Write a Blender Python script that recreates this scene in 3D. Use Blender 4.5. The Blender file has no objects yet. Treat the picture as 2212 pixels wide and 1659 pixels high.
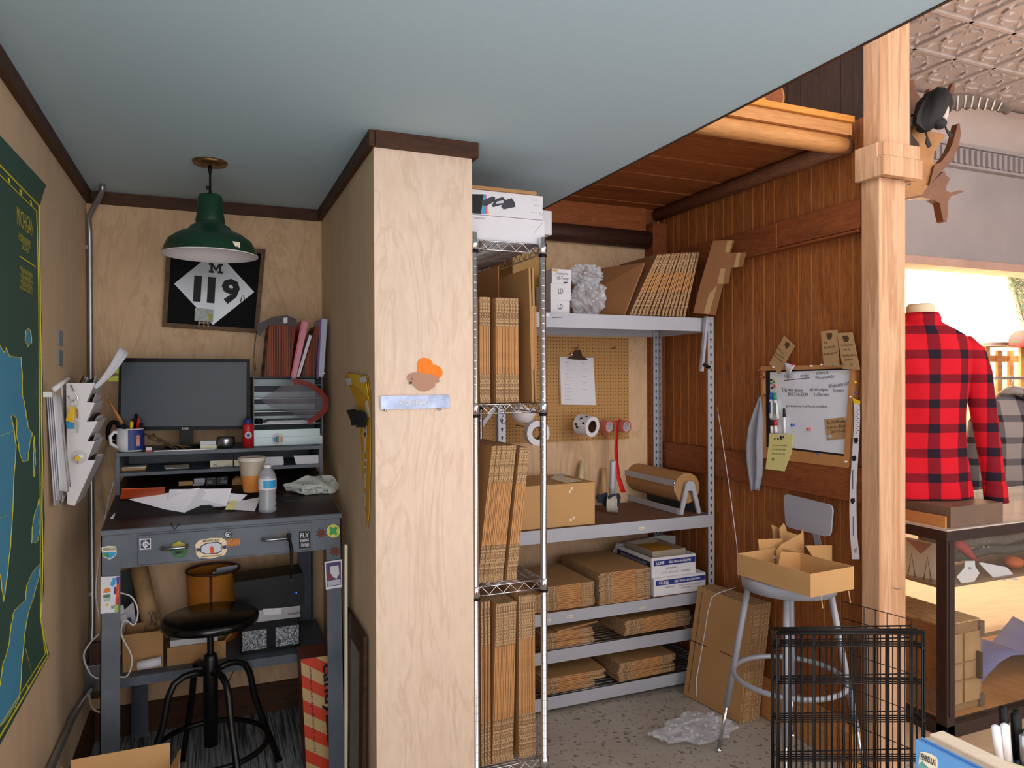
import bpy, math, random
from mathutils import Vector, Matrix
from math import sin, cos, pi, radians
random.seed(7)
S = bpy.context.scene
COL = S.collection
V3 = Vector
# ------------------------------------------------------------------ camera, world, lights, exposure
CAMH = 1.55
FPX, YAW, PIT, ROL = 1568.76, .395544, -.0055038, -.0039315
_cy, _sy, _cp, _sp = cos(YAW), sin(YAW), cos(PIT), sin(PIT)
CF = V3((_sy*_cp, _cy*_cp, _sp)); _r = V3((_cy, -_sy, 0)); _u = _r.cross(CF)
CR = _r*cos(ROL)+_u*sin(ROL); CU = -_r*sin(ROL)+_u*cos(ROL)
CO = V3((0, 0, CAMH))
cam = bpy.data.cameras.new('camera'); camo = bpy.data.objects.new('camera', cam); COL.objects.link(camo)
cam.sensor_width = 36; cam.lens = FPX/2212*36; cam.clip_start = .02
camo.matrix_world = Matrix(((CR.x, CU.x, -CF.x, 0), (CR.y, CU.y, -CF.y, 0), (CR.z, CU.z, -CF.z, CAMH), (0, 0, 0, 1)))
S.camera = camo
vs = S.view_settings
vs.view_transform = 'Standard'; vs.look = 'None'; vs.gamma = 1; vs.use_curve_mapping = False
vs.exposure = 0.12
W = bpy.data.worlds.new('World'); S.world = W; W.use_nodes = True
bg = W.node_tree.nodes['Background']; bg.inputs[0].default_value = (1, .965, .97, 1); bg.inputs[1].default_value = 2.1

def area(name, loc, target, sx, sy, power, col=(1, 1, 1)):
    l = bpy.data.lights.new(name, 'AREA'); l.shape = 'RECTANGLE'; l.size = sx; l.size_y = sy; l.energy = power; l.color = col
    o = bpy.data.objects.new(name, l); COL.objects.link(o); o.location = loc
    o.rotation_euler = (V3(target)-V3(loc)).to_track_quat('-Z', 'Y').to_euler(); return o
# the shop's ceiling lamps behind the photographer, its street window, and the display lamps of the far wall
area('shop_ceiling_light', (1.9, -1.0, 3.2), (1.7, 1.6, .9), 1.6, 1.2, 40, (1, .91, .86))
area('street_window_light', (.9, -4.6, 1.7), (1.1, 3, 1.3), 4.5, 2.4, 70, (.97, .97, 1))
area('shop_lamp_right', (4.6, .4, 3.1), (4.3, 2.4, .6), 1.2, 1.2, 30, (1, .84, .74))
area('display_lamp', (5.35, 3.84, 2.3), (5.4, 4.1, 1.9), 1.3, .12, 150, (1, .86, .68))
area('added_ceiling_fill', (.6, -1.6, .06), (.6, -1.5, 3), 3.4, 2.2, 62, (.93, .97, 1))  # added fill facing up to brighten the low ceiling, no real source here
area('shop_uplight', (4.4, 1.4, 2.2), (4.5, 2.6, 3.45), .8, .8, 12, (1, .87, .8))

# ------------------------------------------------------------------ helpers
def P(a, b, X=None, Y=None, Z=None):
    """point of the photograph (2212x1659 frame) on the real plane X=, Y= or Z="""
    d = CF+(a-1106)/FPX*CR-(b-829.5)/FPX*CU
    t = X/d.x if X is not None else Y/d.y if Y is not None else (Z-CAMH)/d.z
    return CO+t*d
def lin(c):
    if isinstance(c, str): c = tuple(int(c[i:i+2], 16)/255 for i in (0, 2, 4))
    return tuple((x/12.92 if x <= .04045 else ((x+.055)/1.055)**2.4) for x in c)+(1,)
MATS = {}
def nodes(name):
    m = bpy.data.materials.new(name); m.use_nodes = True; nt = m.node_tree
    return m, nt, nt.nodes['Principled BSDF']
def N(nt, t, **k):
    n = nt.nodes.new(t)
    for a, b in k.items(): setattr(n, a, b)
    return n
def coords(nt, sc=(1, 1, 1), src='Object'):
    tc = N(nt, 'ShaderNodeTexCoord'); mp = N(nt, 'ShaderNodeMapping'); mp.inputs['Scale'].default_value = sc
    nt.links.new(tc.outputs[src], mp.inputs[0]); return mp.outputs[0]
def noise(nt, vec, scale, detail=3, dist=0, rough=.5):
    n = N(nt, 'ShaderNodeTexNoise'); n.inputs['Scale'].default_value = scale; n.inputs['Detail'].default_value = detail
    n.inputs['Distortion'].default_value = dist; n.inputs['Roughness'].default_value = rough
    nt.links.new(vec, n.inputs['Vector']); return n.outputs[0]
def ramp(nt, fac, stops):
    r = N(nt, 'ShaderNodeValToRGB'); e = r.color_ramp.elements
    while len(e) < len(stops): e.new(.5)
    for i, (p, c) in enumerate(stops): e[i].position = p; e[i].color = lin(c)
    nt.links.new(fac, r.inputs[0]); return r.outputs[0]
def mix(nt, fac, a, b, mode='MIX'):
    m = N(nt, 'ShaderNodeMix', data_type='RGBA', blend_type=mode)
    for s, v in ((0, fac), (6, a), (7, b)):
        if isinstance(v, (int, float)): m.inputs[s].default_value = v
        elif isinstance(v, tuple): m.inputs[s].default_value = v
        else: nt.links.new(v, m.inputs[s])
    return m.outputs[2]
def math_(nt, op, a, b=0.0):
    m = N(nt, 'ShaderNodeMath', operation=op)
    for s, v in ((0, a), (1, b)):
        if isinstance(v, (int, float)): m.inputs[s].default_value = v
        else: nt.links.new(v, m.inputs[s])
    return m.outputs[0]
def bump(nt, bs, h, strength, dist=.002):
    b = N(nt, 'ShaderNodeBump'); b.inputs['Strength'].default_value = strength; b.inputs['Distance'].default_value = dist
    nt.links.new(h, b.inputs['Height']); nt.links.new(b.outputs[0], bs.inputs['Normal'])
def mat(name, c, r=.6, m=0, amt=.06, sc=8, st=(1, 1, 1), bp=0, alpha=1, emis=0, trans=0, spec=.5):
    """plain material with a slight procedural unevenness of its own colour"""
    if name in MATS: return MATS[name]
    mt, nt, bs = nodes(name); L = lin(c)
    v = coords(nt, st); n = noise(nt, v, sc, 4)
    lo = tuple(x*(1-amt*2) for x in L[:3])+(1,); hi = tuple(min(1, x*(1+amt*2)) for x in L[:3])+(1,)
    nt.links.new(mix(nt, n, lo, hi), bs.inputs['Base Color'])
    bs.inputs['Roughness'].default_value = r; bs.inputs['Metallic'].default_value = m; bs.inputs['Alpha'].default_value = alpha
    bs.inputs['Specular IOR Level'].default_value = spec
    if bp: bump(nt, bs, noise(nt, v, sc*3, 3), bp)
    if emis: bs.inputs['Emission Color'].default_value = L; bs.inputs['Emission Strength'].default_value = emis
    if trans: bs.inputs['Transmission Weight'].default_value = trans; bs.inputs['IOR'].default_value = 1.33
    MATS[name] = mt; return mt
def wood(name, stops, st=(6, 6, .7), sc=2.2, dist=1.6, r=.55, fine=.12, knots=None, spec=.3):
    mt, nt, bs = nodes(name); v = coords(nt, st)
    n = noise(nt, v, sc, 5, dist, .55); c = ramp(nt, n, stops)
    f = noise(nt, coords(nt, tuple(s*7 for s in st)), sc*2, 3)
    d = ramp(nt, f, [(.3, (1-fine, 1-fine, 1-fine)), (.7, (1, 1, 1))])
    c = mix(nt, 1.0, c, d, 'MULTIPLY')
    if knots:
        k = N(nt, 'ShaderNodeTexVoronoi'); k.inputs['Scale'].default_value = knots[0]; nt.links.new(coords(nt, knots[2]), k.inputs['Vector'])
        kf = ramp(nt, k.outputs[0], [(.03, (1, 1, 1)), (.11, (0, 0, 0))]); c = mix(nt, kf, c, lin(knots[1]))
    nt.links.new(c, bs.inputs['Base Color']); bs.inputs['Roughness'].default_value = r; bs.inputs['Specular IOR Level'].default_value = spec
    bump(nt, bs, n, .08); MATS[name] = mt; return mt

# materials of the setting
ply = wood('birch_plywood', [(.30, 'd6b18a'), (.46, 'dbb893'), (.5, 'cfaa82'), (.54, 'dcba94'), (.7, 'd6b28c')], st=(1.6, 1.6, .5), sc=2.0, dist=2.6, fine=.05, r=.6)
plyf = wood('pale_birch_panel', [(.30, 'e8cbb4'), (.45, 'ecd1ba'), (.49, 'e2c4ab'), (.53, 'ecd2bc'), (.7, 'e8ccb5')], st=(2.4, 2.4, .5), sc=1.9, dist=2.4, fine=.04, r=.5)
plyl = wood('side_wall_panel', [(.30, 'd6b996'), (.6, 'dfc4a3'), (.8, 'd8bc9a')], st=(1, 1, .3), sc=1.2, dist=1, fine=.04, r=.7)
darkwood = wood('dark_stained_wood', [(.3, '3a2318'), (.5, '53331f'), (.7, '40281a')], st=(1.5, 1.5, 8), sc=3, dist=1, r=.6)
cedar = wood('cedar_board', [(.28, '8a4c22'), (.45, 'a86433'), (.55, '98572a'), (.72, 'b87138')], st=(5, 5, .6), sc=2.2, dist=1.3, fine=.2, knots=(3.2, '3f200f', (1, 1.9, .8)))
cedarr = wood('cedar_rail', [(.28, '7a4020'), (.5, '96532c'), (.72, '844625')], st=(4, .6, 5), sc=2.5, dist=1.3, fine=.2, knots=(3.5, '3f200f', (1, 1, 2)))
cedarh = wood('cedar_plank_overhead', [(.28, '874522'), (.5, 'aa6234'), (.72, '934f28')], st=(.7, 6, 6), sc=2.5, dist=1.2, fine=.2)
cedarl = wood('cedar_edge', [(.3, 'b97438'), (.7, 'c98546')], st=(3, 3, 1), fine=.1)
fir = wood('fir_timber', [(.3, 'c99a74'), (.5, 'd7ac88'), (.56, 'bf8f69'), (.7, 'd1a47f')], st=(7, 7, .35), sc=2.2, dist=.8, fine=.08, knots=(4.5, 'a4683a', (1, 1, .35)))
firh = wood('fir_timber_lying', [(.3, 'b87c45'), (.5, 'c98d55'), (.7, 'b0733d')], st=(.6, 6, 6), sc=2.2, dist=.8, fine=.1)
firy = wood('fir_board_base', [(.3, 'bd7f47'), (.5, 'cc8f56'), (.7, 'b27440')], st=(6, .6, 6), sc=2.2, dist=.8, fine=.1)
logm = wood('old_log', [(.3, '3c241a'), (.5, '52342a'), (.7, '452b20')], st=(.8, 5, 5), sc=3, dist=1.5, fine=.25)
logy = wood('barked_log', [(.3, '6e4530'), (.5, '8a5b41'), (.7, '7c5038')], st=(5, .8, 5), sc=3, dist=1.5, fine=.25)
blue = mat('blue_grey_ceiling_paint', 'b5cedb', .75, sc=60, amt=.02, bp=.05)
concrete = None
def mk_concrete():
    mt, nt, bs = nodes('worn_concrete'); v = coords(nt)
    a = ramp(nt, noise(nt, v, 3, 6), [(.3, 'a39a8f'), (.7, 'b9b0a4')])
    b = ramp(nt, noise(nt, v, 48, 3), [(.33, (.68, .65, .62)), (.42, (1, 1, 1))])
    nt.links.new(mix(nt, 1.0, a, b, 'MULTIPLY'), bs.inputs['Base Color']); bs.inputs['Roughness'].default_value = .6
    bump(nt, bs, noise(nt, v, 40, 4), .2); return mt
concrete = mk_concrete()
def mk_carpet():
    mt, nt, bs = nodes('striped_carpet'); v = coords(nt, (95, 2.2, 1))
    a = ramp(nt, noise(nt, v, 1, 3, .3), [(.36, '34373b'), (.47, '777b7e'), (.56, 'a3a5a6'), (.66, '4d5054')])
    nt.links.new(a, bs.inputs['Base Color']); bs.inputs['Roughness'].default_value = .95
    bump(nt, bs, noise(nt, coords(nt), 400, 2), .5); return mt
carpet = mk_carpet()
plaster = mat('grey_plaster', '9c9494', .85, amt=.12, sc=2.5, bp=.1)
cream = mat('cream_wall', 'ecd5b4', .8, amt=.05, sc=2)
tin = mat('pressed_tin_paint', 'b5a8a2', .45, amt=.05, sc=6)
# materials of things
M = dict
cb = mat('cardboard', 'b08556', .8, amt=.07, sc=9, st=(1, 1, 1))
cbl = mat('new_cardboard', 'c09460', .8, amt=.05, sc=9)
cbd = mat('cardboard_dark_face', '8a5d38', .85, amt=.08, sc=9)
def mk_corr():
    mt, nt, bs = nodes('cardboard_cut_edge'); v = coords(nt, (160, 160, 160))
    a = ramp(nt, noise(nt, v, 1, 2), [(.35, '6f5238'), (.5, 'a5825c'), (.62, 'c4a27a')])
    nt.links.new(a, bs.inputs['Base Color']); bs.inputs['Roughness'].default_value = .9; return mt
cbe = mk_corr()
cbf = mat('cardboard_fold_edge', 'c08a56', .8, amt=.12, sc=60)
white = mat('white_paper', 'dedce2', .7, amt=.02)
paper2 = mat('printed_paper', 'cfd0d6', .7, amt=.03)
whitep = mat('white_plastic', 'e4e2e4', .4, amt=.02)
blk = mat('black_plastic', '0d0d0f', .45, amt=.1, spec=.2)
blkm = mat('black_powder_coat', '0c0b0c', .38, m=.2, amt=.1)
ink = mat('black_ink', '16161a', .7)
greyink = mat('grey_print', '8a8c92', .7)
chrome = mat('chrome', 'd9d9dc', .16, m=1, amt=.02)
steel = mat('steel', '9d9ea2', .3, m=1, amt=.06)
gals = mat('galvanized_conduit', 'a4a6a8', .38, m=.85, amt=.1, sc=20)
def mk_desk():
    mt, nt, bs = nodes('worn_grey_enamel'); v = coords(nt)
    a = ramp(nt, noise(nt, v, 7, 6, .3), [(.3, '4c535c'), (.6, '5a626c'), (.75, '666d76')])
    w = ramp(nt, noise(nt, v, 16, 8, .6, .7), [(.62, (0, 0, 0)), (.68, (1, 1, 1))])
    nt.links.new(mix(nt, w, a, lin('6b5d53')), bs.inputs['Base Color']); bs.inputs['Roughness'].default_value = .5; return mt
deskm = mk_desk()
desktop = mat('dark_brown_linoleum', '33221d', .42, amt=.12, sc=5)
shelfgrey = mat('grey_shelving_steel', 'aeb0b8', .45, m=.1, amt=.04, sc=5)
stoolgrey = mat('light_grey_enamel', 'a3a5b0', .4, m=.1, amt=.05, sc=9)
board = mat('particle_board', '6a4833', .75, amt=.15, sc=45)
green = mat('green_enamel', '163a28', .28, amt=.05)
enamelw = mat('white_enamel', 'e3dde0', .35, amt=.02)
brass = mat('aged_brass', '8a6a45', .35, m=.9, amt=.1)
yellow = mat('yellow_vinyl', 'f0c21c', .5); mustard = mat('mustard_felt', 'e0a20f', .8, amt=.06)
red = mat('red_plastic', 'c5202a', .4); orange = mat('orange_vinyl', 'ff7f12', .5); orangem = mat('orange_card', 'd8531a', .6)
navy = mat('navy_print', '22357f', .5); navyd = mat('dark_navy', '1b2450', .5); bluep = mat('blue_plastic', '2d62b8', .4); cyan = mat('cyan_print', '2f9bd0', .5)
tan = mat('tan_felt', 'b98a72', .7); brown = mat('brown_plastic', '4a2a18', .6); rust = mat('rust_corrugated', '8a4222', .7, amt=.1)
pink = mat('pink_red_plastic', 'd0475e', .4); creamp = mat('cream_card', 'e8dfc6', .6); greenp = mat('green_print', '2e8b45', .5)
kraft = mat('kraft_card', 'b08b60', .8, amt=.05); yellowp = mat('yellow_note_paper', 'e2d98f', .7, amt=.03); silver = mat('silver_tray', 'a9b6b8', .4, m=.35, amt=.04)
bubble = mat('clear_plastic_film', 'e6e9f0', .1, alpha=.3, sc=30, bp=.3, spec=1)
glassm = None
def mk_glass():
    m = bpy.data.materials.new('clear_glass'); m.use_nodes = True; nt = m.node_tree; nt.nodes.clear()
    o = N(nt, 'ShaderNodeOutputMaterial'); t = N(nt, 'ShaderNodeBsdfTransparent'); g = N(nt, 'ShaderNodeBsdfGlossy'); x = N(nt, 'ShaderNodeMixShader')
    g.inputs['Roughness'].default_value = .03; x.inputs[0].default_value = .09; t.inputs[0].default_value = (.95, .96, .95, 1)
    nt.links.new(t.outputs[0], x.inputs[1]); nt.links.new(g.outputs[0], x.inputs[2]); nt.links.new(x.outputs[0], o.inputs[0]); return m
glassm = mk_glass()

ORG = {}
class MB:
    def __init__(s): s.v = []; s.f = []; s.mi = []; s.sm = []; s.T = None
    def add(s, vs, fs, mi=0, sm=False):
        n = len(s.v)
        for p in vs:
            p = V3(p); s.v.append(s.T @ p if s.T else p)
        for f in fs: s.f.append([n+i for i in f]); s.mi.append(mi); s.sm.append(sm)
        return s
    def box(s, x0, x1, y0, y1, z0, z1, mi=0):
        return s.add([(x, y, z) for z in (z0, z1) for y in (y0, y1) for x in (x0, x1)],
                     [(0, 2, 3, 1), (4, 5, 7, 6), (0, 1, 5, 4), (2, 6, 7, 3), (0, 4, 6, 2), (1, 3, 7, 5)], mi)
    def bar(s, a, b, w, h, mi=0, up=(0, 0, 1)):
        a = V3(a); b = V3(b); d = (b-a).normalized(); up = V3(up)
        if abs(d.dot(up)) > .99: up = V3((0, 1, 0))
        x = d.cross(up).normalized()*w/2; y = x.cross(d).normalized()*h/2
        return s.add([a-x-y, a+x-y, a+x+y, a-x+y, b-x-y, b+x-y, b+x+y, b-x+y], [(0, 3, 2, 1), (4, 5, 6, 7), (0, 1, 5, 4), (1, 2, 6, 5), (2, 3, 7, 6), (3, 0, 4, 7)], mi)
    def prism(s, pts, d, mi=0, smi=None):
        """polygon pts extruded by vector d"""
        pts = [V3(p) for p in pts]; d = V3(d); n = len(pts)
        nr = V3((0, 0, 0))
        for i in range(n): nr += (pts[i]-pts[0]).cross(pts[(i+1) % n]-pts[0])
        if nr.dot(d) > 0: pts = pts[::-1]
        s.add(pts+[p+d for p in pts], [tuple(range(n)), tuple(range(2*n-1, n-1, -1))], mi)
        s.add(pts+[p+d for p in pts], [(i, i+n, (i+1) % n+n, (i+1) % n) for i in range(n)], mi if smi is None else smi)
        return s
    def tube(s, pts, r, n=8, mi=0, closed=False, sm=True, caps=True):
        pts = [V3(p) for p in pts]; k = len(pts); rs = r if isinstance(r, (list, tuple)) else [r]*k
        vs = []; nrm = None
        for i, p in enumerate(pts):
            a = pts[i-1] if (i or closed) else p; b = pts[(i+1) % k] if (i < k-1 or closed) else p
            t = (b-a).normalized()
            if nrm is None:
                nrm = t.cross(V3((0, 0, 1)));
                if nrm.length < .1: nrm = t.cross(V3((1, 0, 0)))
            nrm = (nrm-t*nrm.dot(t)).normalized(); bn = t.cross(nrm)
            vs += [p+(nrm*cos(2*pi*j/n)+bn*sin(2*pi*j/n))*rs[i] for j in range(n)]
        m = k if closed else k-1
        s.add(vs, [(i*n+j, i*n+(j+1) % n, ((i+1) % k)*n+(j+1) % n, ((i+1) % k)*n+j) for i in range(m) for j in range(n)]+
              ([] if closed or not caps else [tuple(range(n-1, -1, -1)), tuple(range((k-1)*n, k*n))]), mi, sm)
        return s
    def lathe(s, prof, c, n=24, mi=0, ax=(0, 0, 1), sm=True, a0=0, a1=2*pi):
        c = V3(c); ax = V3(ax).normalized(); u = ax.cross(V3((0, 1, 0)) if abs(ax.y) < .9 else V3((1, 0, 0))).normalized(); w = ax.cross(u)
        full = abs(a1-a0-2*pi) < 1e-6; k = n if full else n+1; vs = []
        for r, z in prof: vs += [c+ax*z+(u*cos(a0+(a1-a0)*j/n)+w*sin(a0+(a1-a0)*j/n))*r for j in range(k)]
        fs = [(i*k+j, i*k+(j+1) % k, (i+1)*k+(j+1) % k, (i+1)*k+j) for i in range(len(prof)-1) for j in range(n)]
        s.add(vs, fs, mi, sm); return s
    def disc(s, c, r, ax, mi=0, n=20, t=.0008):
        return s.lathe([(0, 0), (r, 0), (r, t), (0, t)], c, n, mi, ax, sm=False)
    def ball(s, c, r, mi=0, n=12, sc=(1, 1, 1)):
        vs = []; m = n//2
        for i in range(m+1):
            a = pi*i/m
            vs += [V3(c)+V3((sin(a)*cos(2*pi*j/n)*sc[0], sin(a)*sin(2*pi*j/n)*sc[1], cos(a)*sc[2]))*r for j in range(n)]
        return s.add(vs, [(i*n+j, (i+1)*n+j, (i+1)*n+(j+1) % n, i*n+(j+1) % n) for i in range(m) for j in range(n)], mi, True)
    def grid(s, nu, nv, fn, mi=0, sm=True, cu=False):
        vs = [fn(i/nu, j/nv) for i in range(nu+1) for j in range(nv+1)]
        return s.add(vs, [(i*(nv+1)+j, (i+1)*(nv+1)+j, (i+1)*(nv+1)+j+1, i*(nv+1)+j+1) for i in range(nu) for j in range(nv)], mi, sm)
    def text(s, t, O, U, Vv, w, h, mi=0, lift=.0006, bold=0, align='C'):
        """lettering fitted into a w x h field centred at O, U across, Vv up"""
        key = (t, bold)
        if key not in TXT:
            c = bpy.data.curves.new('t', 'FONT'); c.body = t; c.resolution_u = 2; c.offset = bold
            o = bpy.data.objects.new('t', c); COL.objects.link(o); bpy.context.view_layer.update()
            me = o.evaluated_get(bpy.context.evaluated_depsgraph_get()).to_mesh()
            TXT[key] = ([v.co.copy() for v in me.vertices], [tuple(p.vertices) for p in me.polygons])
            o.to_mesh_clear(); bpy.data.objects.remove(o); bpy.data.curves.remove(c)
        vs, fs = TXT[key]
        x0 = min(v.x for v in vs); x1 = max(v.x for v in vs); y0 = min(v.y for v in vs); y1 = max(v.y for v in vs)
        U = V3(U).normalized(); Vv = V3(Vv).normalized(); Nn = U.cross(Vv); O = V3(O)
        s.add([O+U*((v.x-x0)/(x1-x0)-.5)*w+Vv*((v.y-y0)/(y1-y0)-.5)*h+Nn*lift for v in vs], fs, mi); return s
    def build(s, name, mats, parent=None, bevel=0, solid=0, sub=0, label=None, cat=None, group=None, kind=None, org=None, loc=None, rot=None):
        if not isinstance(mats, (list, tuple)): mats = [mats]
        if parent is not None: o0 = ORG[parent]
        elif org is not None: o0 = V3(org)
        elif loc is not None: o0 = V3((0, 0, 0))
        else:
            xs = [v.x for v in s.v]; ys = [v.y for v in s.v]; o0 = V3(((min(xs)+max(xs))/2, (min(ys)+max(ys))/2, min(v.z for v in s.v)))
        me = bpy.data.meshes.new(name); me.from_pydata([tuple(v-o0) for v in s.v], [], s.f)
        for m in mats: me.materials.append(m)
        me.polygons.foreach_set('material_index', s.mi); me.polygons.foreach_set('use_smooth', s.sm); me.update()
        o = bpy.data.objects.new(name, me); COL.objects.link(o)
        if parent is not None: o.parent = parent; ORG[o] = o0
        else:
            o.location = o0 if loc is None else V3(loc); ORG[o] = o0
            if rot: o.rotation_euler = rot
        if solid: md = o.modifiers.new('Solidify', 'SOLIDIFY'); md.thickness = solid; md.offset = 0
        if sub: md = o.modifiers.new('Subdivision', 'SUBSURF'); md.levels = sub; md.render_levels = sub
        if bevel: md = o.modifiers.new('Bevel', 'BEVEL'); md.width = bevel; md.segments = 2; md.limit_method = 'ANGLE'; md.angle_limit = radians(40)
        if label: o['label'] = label
        if cat: o['category'] = cat
        if group: o['group'] = group
        if kind: o['kind'] = kind
        return o
TXT = {}
ORD = 'first second third fourth fifth sixth seventh eighth ninth tenth eleventh twelfth thirteenth fourteenth fifteenth'.split()
def nth(i, n, side):
    return side+'most' if i == 0 else ORD[i]+' from the '+side
def thing(name, label, cat, loc=(0, 0, 0), group=None, local=False, rot=None):
    o = bpy.data.objects.new(name, None); COL.objects.link(o); o.location = loc; o.empty_display_size = .05
    ORG[o] = V3((0, 0, 0)) if local else V3(loc)
    if rot: o.rotation_euler = rot
    o['label'] = label; o['category'] = cat
    if group: o['group'] = group
    return o
def copy_of(root, loc, rot=None, label=None, group=None):
    r = root.copy(); COL.objects.link(r); r.location = loc
    if rot: r.rotation_euler = rot
    if label: r['label'] = label
    if group: r['group'] = group
    for ch in list(root.children):
        c = ch.copy(); COL.objects.link(c); c.parent = r
        for g in list(ch.children): d = g.copy(); COL.objects.link(d); d.parent = c
    return r
def struct(name, mb, m, **k): return mb.build(name, m, kind='structure', **k)
def pix(pts, **k): return [P(a, b, **k) for a, b in pts]
X_, Y_, Z_ = V3((1, 0, 0)), V3((0, 1, 0)), V3((0, 0, 1))

# ------------------------------------------------------------------ the setting
XL, XP, XPR, YB, ZC, YPF = -.48, .505, .845, 3.584, 2.368, 2.39
struct('floor', MB().box(-1.2, 8.2, -4.9, 4.4, -.12, -.001), concrete)
struct('floor_carpet', MB().box(XL, XP, 1.0, YB, -.0005, .004), carpet)
struct('wall_left', MB().box(XL-.12, XL, .9, YB, 0, ZC), plyl)
struct('wall_back', MB().box(XL-.12, 2.55, YB, YB+.12, 0, 3.45), ply)
struct('wall_partition', MB().box(XP, XPR, YPF, YB, 0, ZC), plyl)
struct('wall_pillar', MB().box(XP-.001, XPR+.001, YPF-.012, YPF-.0005, 0, ZC), plyf)
struct('ceiling', MB().box(XL-.12, 1.477, -.6, YB, ZC, ZC+.11), blue)
struct('trim_1', MB().box(1.4775, 1.485, -.6, YB, ZC-.003, ZC+.12), darkwood)
ct = .052
m = MB(); m.box(XL, XL+.02, .9, YB, ZC-ct, ZC); struct('trim_2', m, darkwood)
m = MB(); m.box(XL+.02, XP-.02, YB-.02, YB, ZC-ct, ZC); struct('trim_3', m, darkwood)
m = MB(); m.box(XP-.02, XP, YPF-.03, YB, ZC-ct, ZC); m.box(XP, XPR+.018, YPF-.034, YPF-.012, ZC-ct, ZC); m.box(XPR+.001, XPR+.018, YPF-.012, YPF+.3, ZC-ct, ZC)
struct('trim_4', m, darkwood, bevel=.002)
struct('baseboard_back', MB().box(XL+.02, XP-.02, YB-.02, YB, 0.004, .135), darkwood)
struct('baseboard_left', MB().box(XL, XL+.02, 1.2, YB, 0.004, .135), darkwood)
# cedar wall: boards with bevelled joints, their lit edges painted in as a lighter colour
XW = 2.43
m = MB(); m.box(XW+.012, 2.53, 2.127, YB, 0, 2.6, 1)
y = 2.127; i = 0
while y < YB-.01:
    w = (.074, .062, .084, .066)[i % 4]; y1 = min(y+w, YB)
    m.add([(XW+.012, y, 0), (XW, y+.0025, 0), (XW, y1-.0025, 0), (XW+.012, y1, 0), (XW+.012, y, 2.6), (XW, y+.0025, 2.6), (XW, y1-.0025, 2.6), (XW+.012, y1, 2.6)],
          [(0, 4, 5, 1)], 1); m.add([(XW, y+.0025, 0), (XW, y1-.0025, 0), (XW, y1-.0025, 2.6), (XW, y+.0025, 2.6)], [(0, 1, 2, 3)], 0)
    m.add([(XW, y1-.0025, 0), (XW+.012, y1, 0), (XW+.012, y1, 2.6), (XW, y1-.0025, 2.6)], [(0, 1, 2, 3)], 1); y = y1+.002; i += 1
struct('wall_right', m, [cedar, cedarl])
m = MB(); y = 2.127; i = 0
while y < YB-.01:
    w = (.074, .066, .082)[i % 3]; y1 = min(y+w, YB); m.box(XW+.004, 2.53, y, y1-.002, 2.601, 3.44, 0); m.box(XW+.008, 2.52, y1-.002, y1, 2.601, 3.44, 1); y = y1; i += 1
struct('wall_right_upper', m, [wood('shade_darkened_board', [(.3, '2e1c15'), (.5, '412a1f'), (.7, '36221a')], st=(5, 5, .6), fine=.2), wood('shade_darkened_joint', [(.3, '5a4438'), (.7, '65503f')], st=(5, 5, .6))])  # the shade above the beam is painted into these boards as a darker colour
struct('trim_5', MB().box(XW-.03, XW-.0005, 2.13, YB-.05, 1.05, 1.193), cedarr, bevel=.003)
m = MB(); m.box(XW-.03, XW-.0005, 2.14, 2.594, 2.15, 2.268); m.box(XW-.035, XW-.0005, 2.598, YB-.05, 2.145, 2.262); m.box(XW-.04, XW-.0005, 2.14, YB-.05, 2.135, 2.146)
struct('trim_6', m, cedarr, bevel=.003)
m = MB(); m.tube([(XW-.036, 2.19, 2.497), (XW-.036, 2.6, 2.5), (XW-.038, YB-.03, 2.496)], .035, 10); struct('trim_7', m, logy)
m = MB(); m.box(2.345, 2.405, YB-.045, YB-.0005, 0, 2.3, 0); m.box(2.41, XW-.0005, YB-.05, YB-.0005, 0, 2.135); m.box(2.33, 2.425, YB-.09, YB-.0005, 2.2, 2.44); m.box(2.3205, 2.4, YB-.03, YB-.0005, 2.441, 2.53)
struct('trim_8', m, cedarr, bevel=.003)
m = MB(); m.tube([(1.2, YB-.045, 2.352), (1.8, YB-.05, 2.35), (2.325, YB-.045, 2.347)], .05, 12); struct('trim_9', m, logm)
struct('trim_10', MB().box(.87, 2.32, YB-.03, YB-.0005, 2.402, 2.53), cedarh)
# sloping plank ceiling over the packing corner
m = MB(); y = YB; i = 0
while y > 2.25:
    w = (.125, .12, .13)[i % 3]; y0 = max(y-w+.004, 2.2)
    m.box(1.487, XW-.001, y0, y, 2.532+.004*(i % 2), 2.55); y -= w; i += 1
m.box(1.487, XW-.001, 2.2, YB, 2.551, 2.565, 1); struct('ceiling_porch', m, [cedarh, cedarl])
struct('baseboard_right', MB().box(2.335, XW-.001, 2.13, 2.95, 0, .14), firy, bevel=.003)
# front log and fascia of the plank ceiling
m = MB(); m.tube([(1.3, 2.2, 2.488), (2.3, 2.2, 2.492), (2.375, 2.2, 2.492)], [.037, .037, .034], 12); struct('trim_11', m, firh)
struct('trim_12', MB().box(1.3, 2.385, 2.165, 2.195, 2.525, 2.572), firh)
struct('trim_13', MB().box(1.3, 2.385, 2.15, 2.2, 2.573, 2.598), wood('orange_cap_board', [(.3, 'cf8636'), (.7, 'dd9848')], st=(.6, 6, 6)), bevel=.002)
c = P(1676, 203, Y=2.2)
m = MB(); m.lathe([(0, 0), (.045, 0), (.056, .002), (.058, .3), (0, .3)], (c.x, 2.21, c.z), 20, 0, Y_); m.lathe([(0, -.001), (.04, -.001), (.046, 0)], (c.x, 2.21, c.z), 20, 1, Y_)
m.build('round_log', [firh, cedarr], label='round log end lying on top of the orange cap board under the ceiling edge', cat='log')
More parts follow.
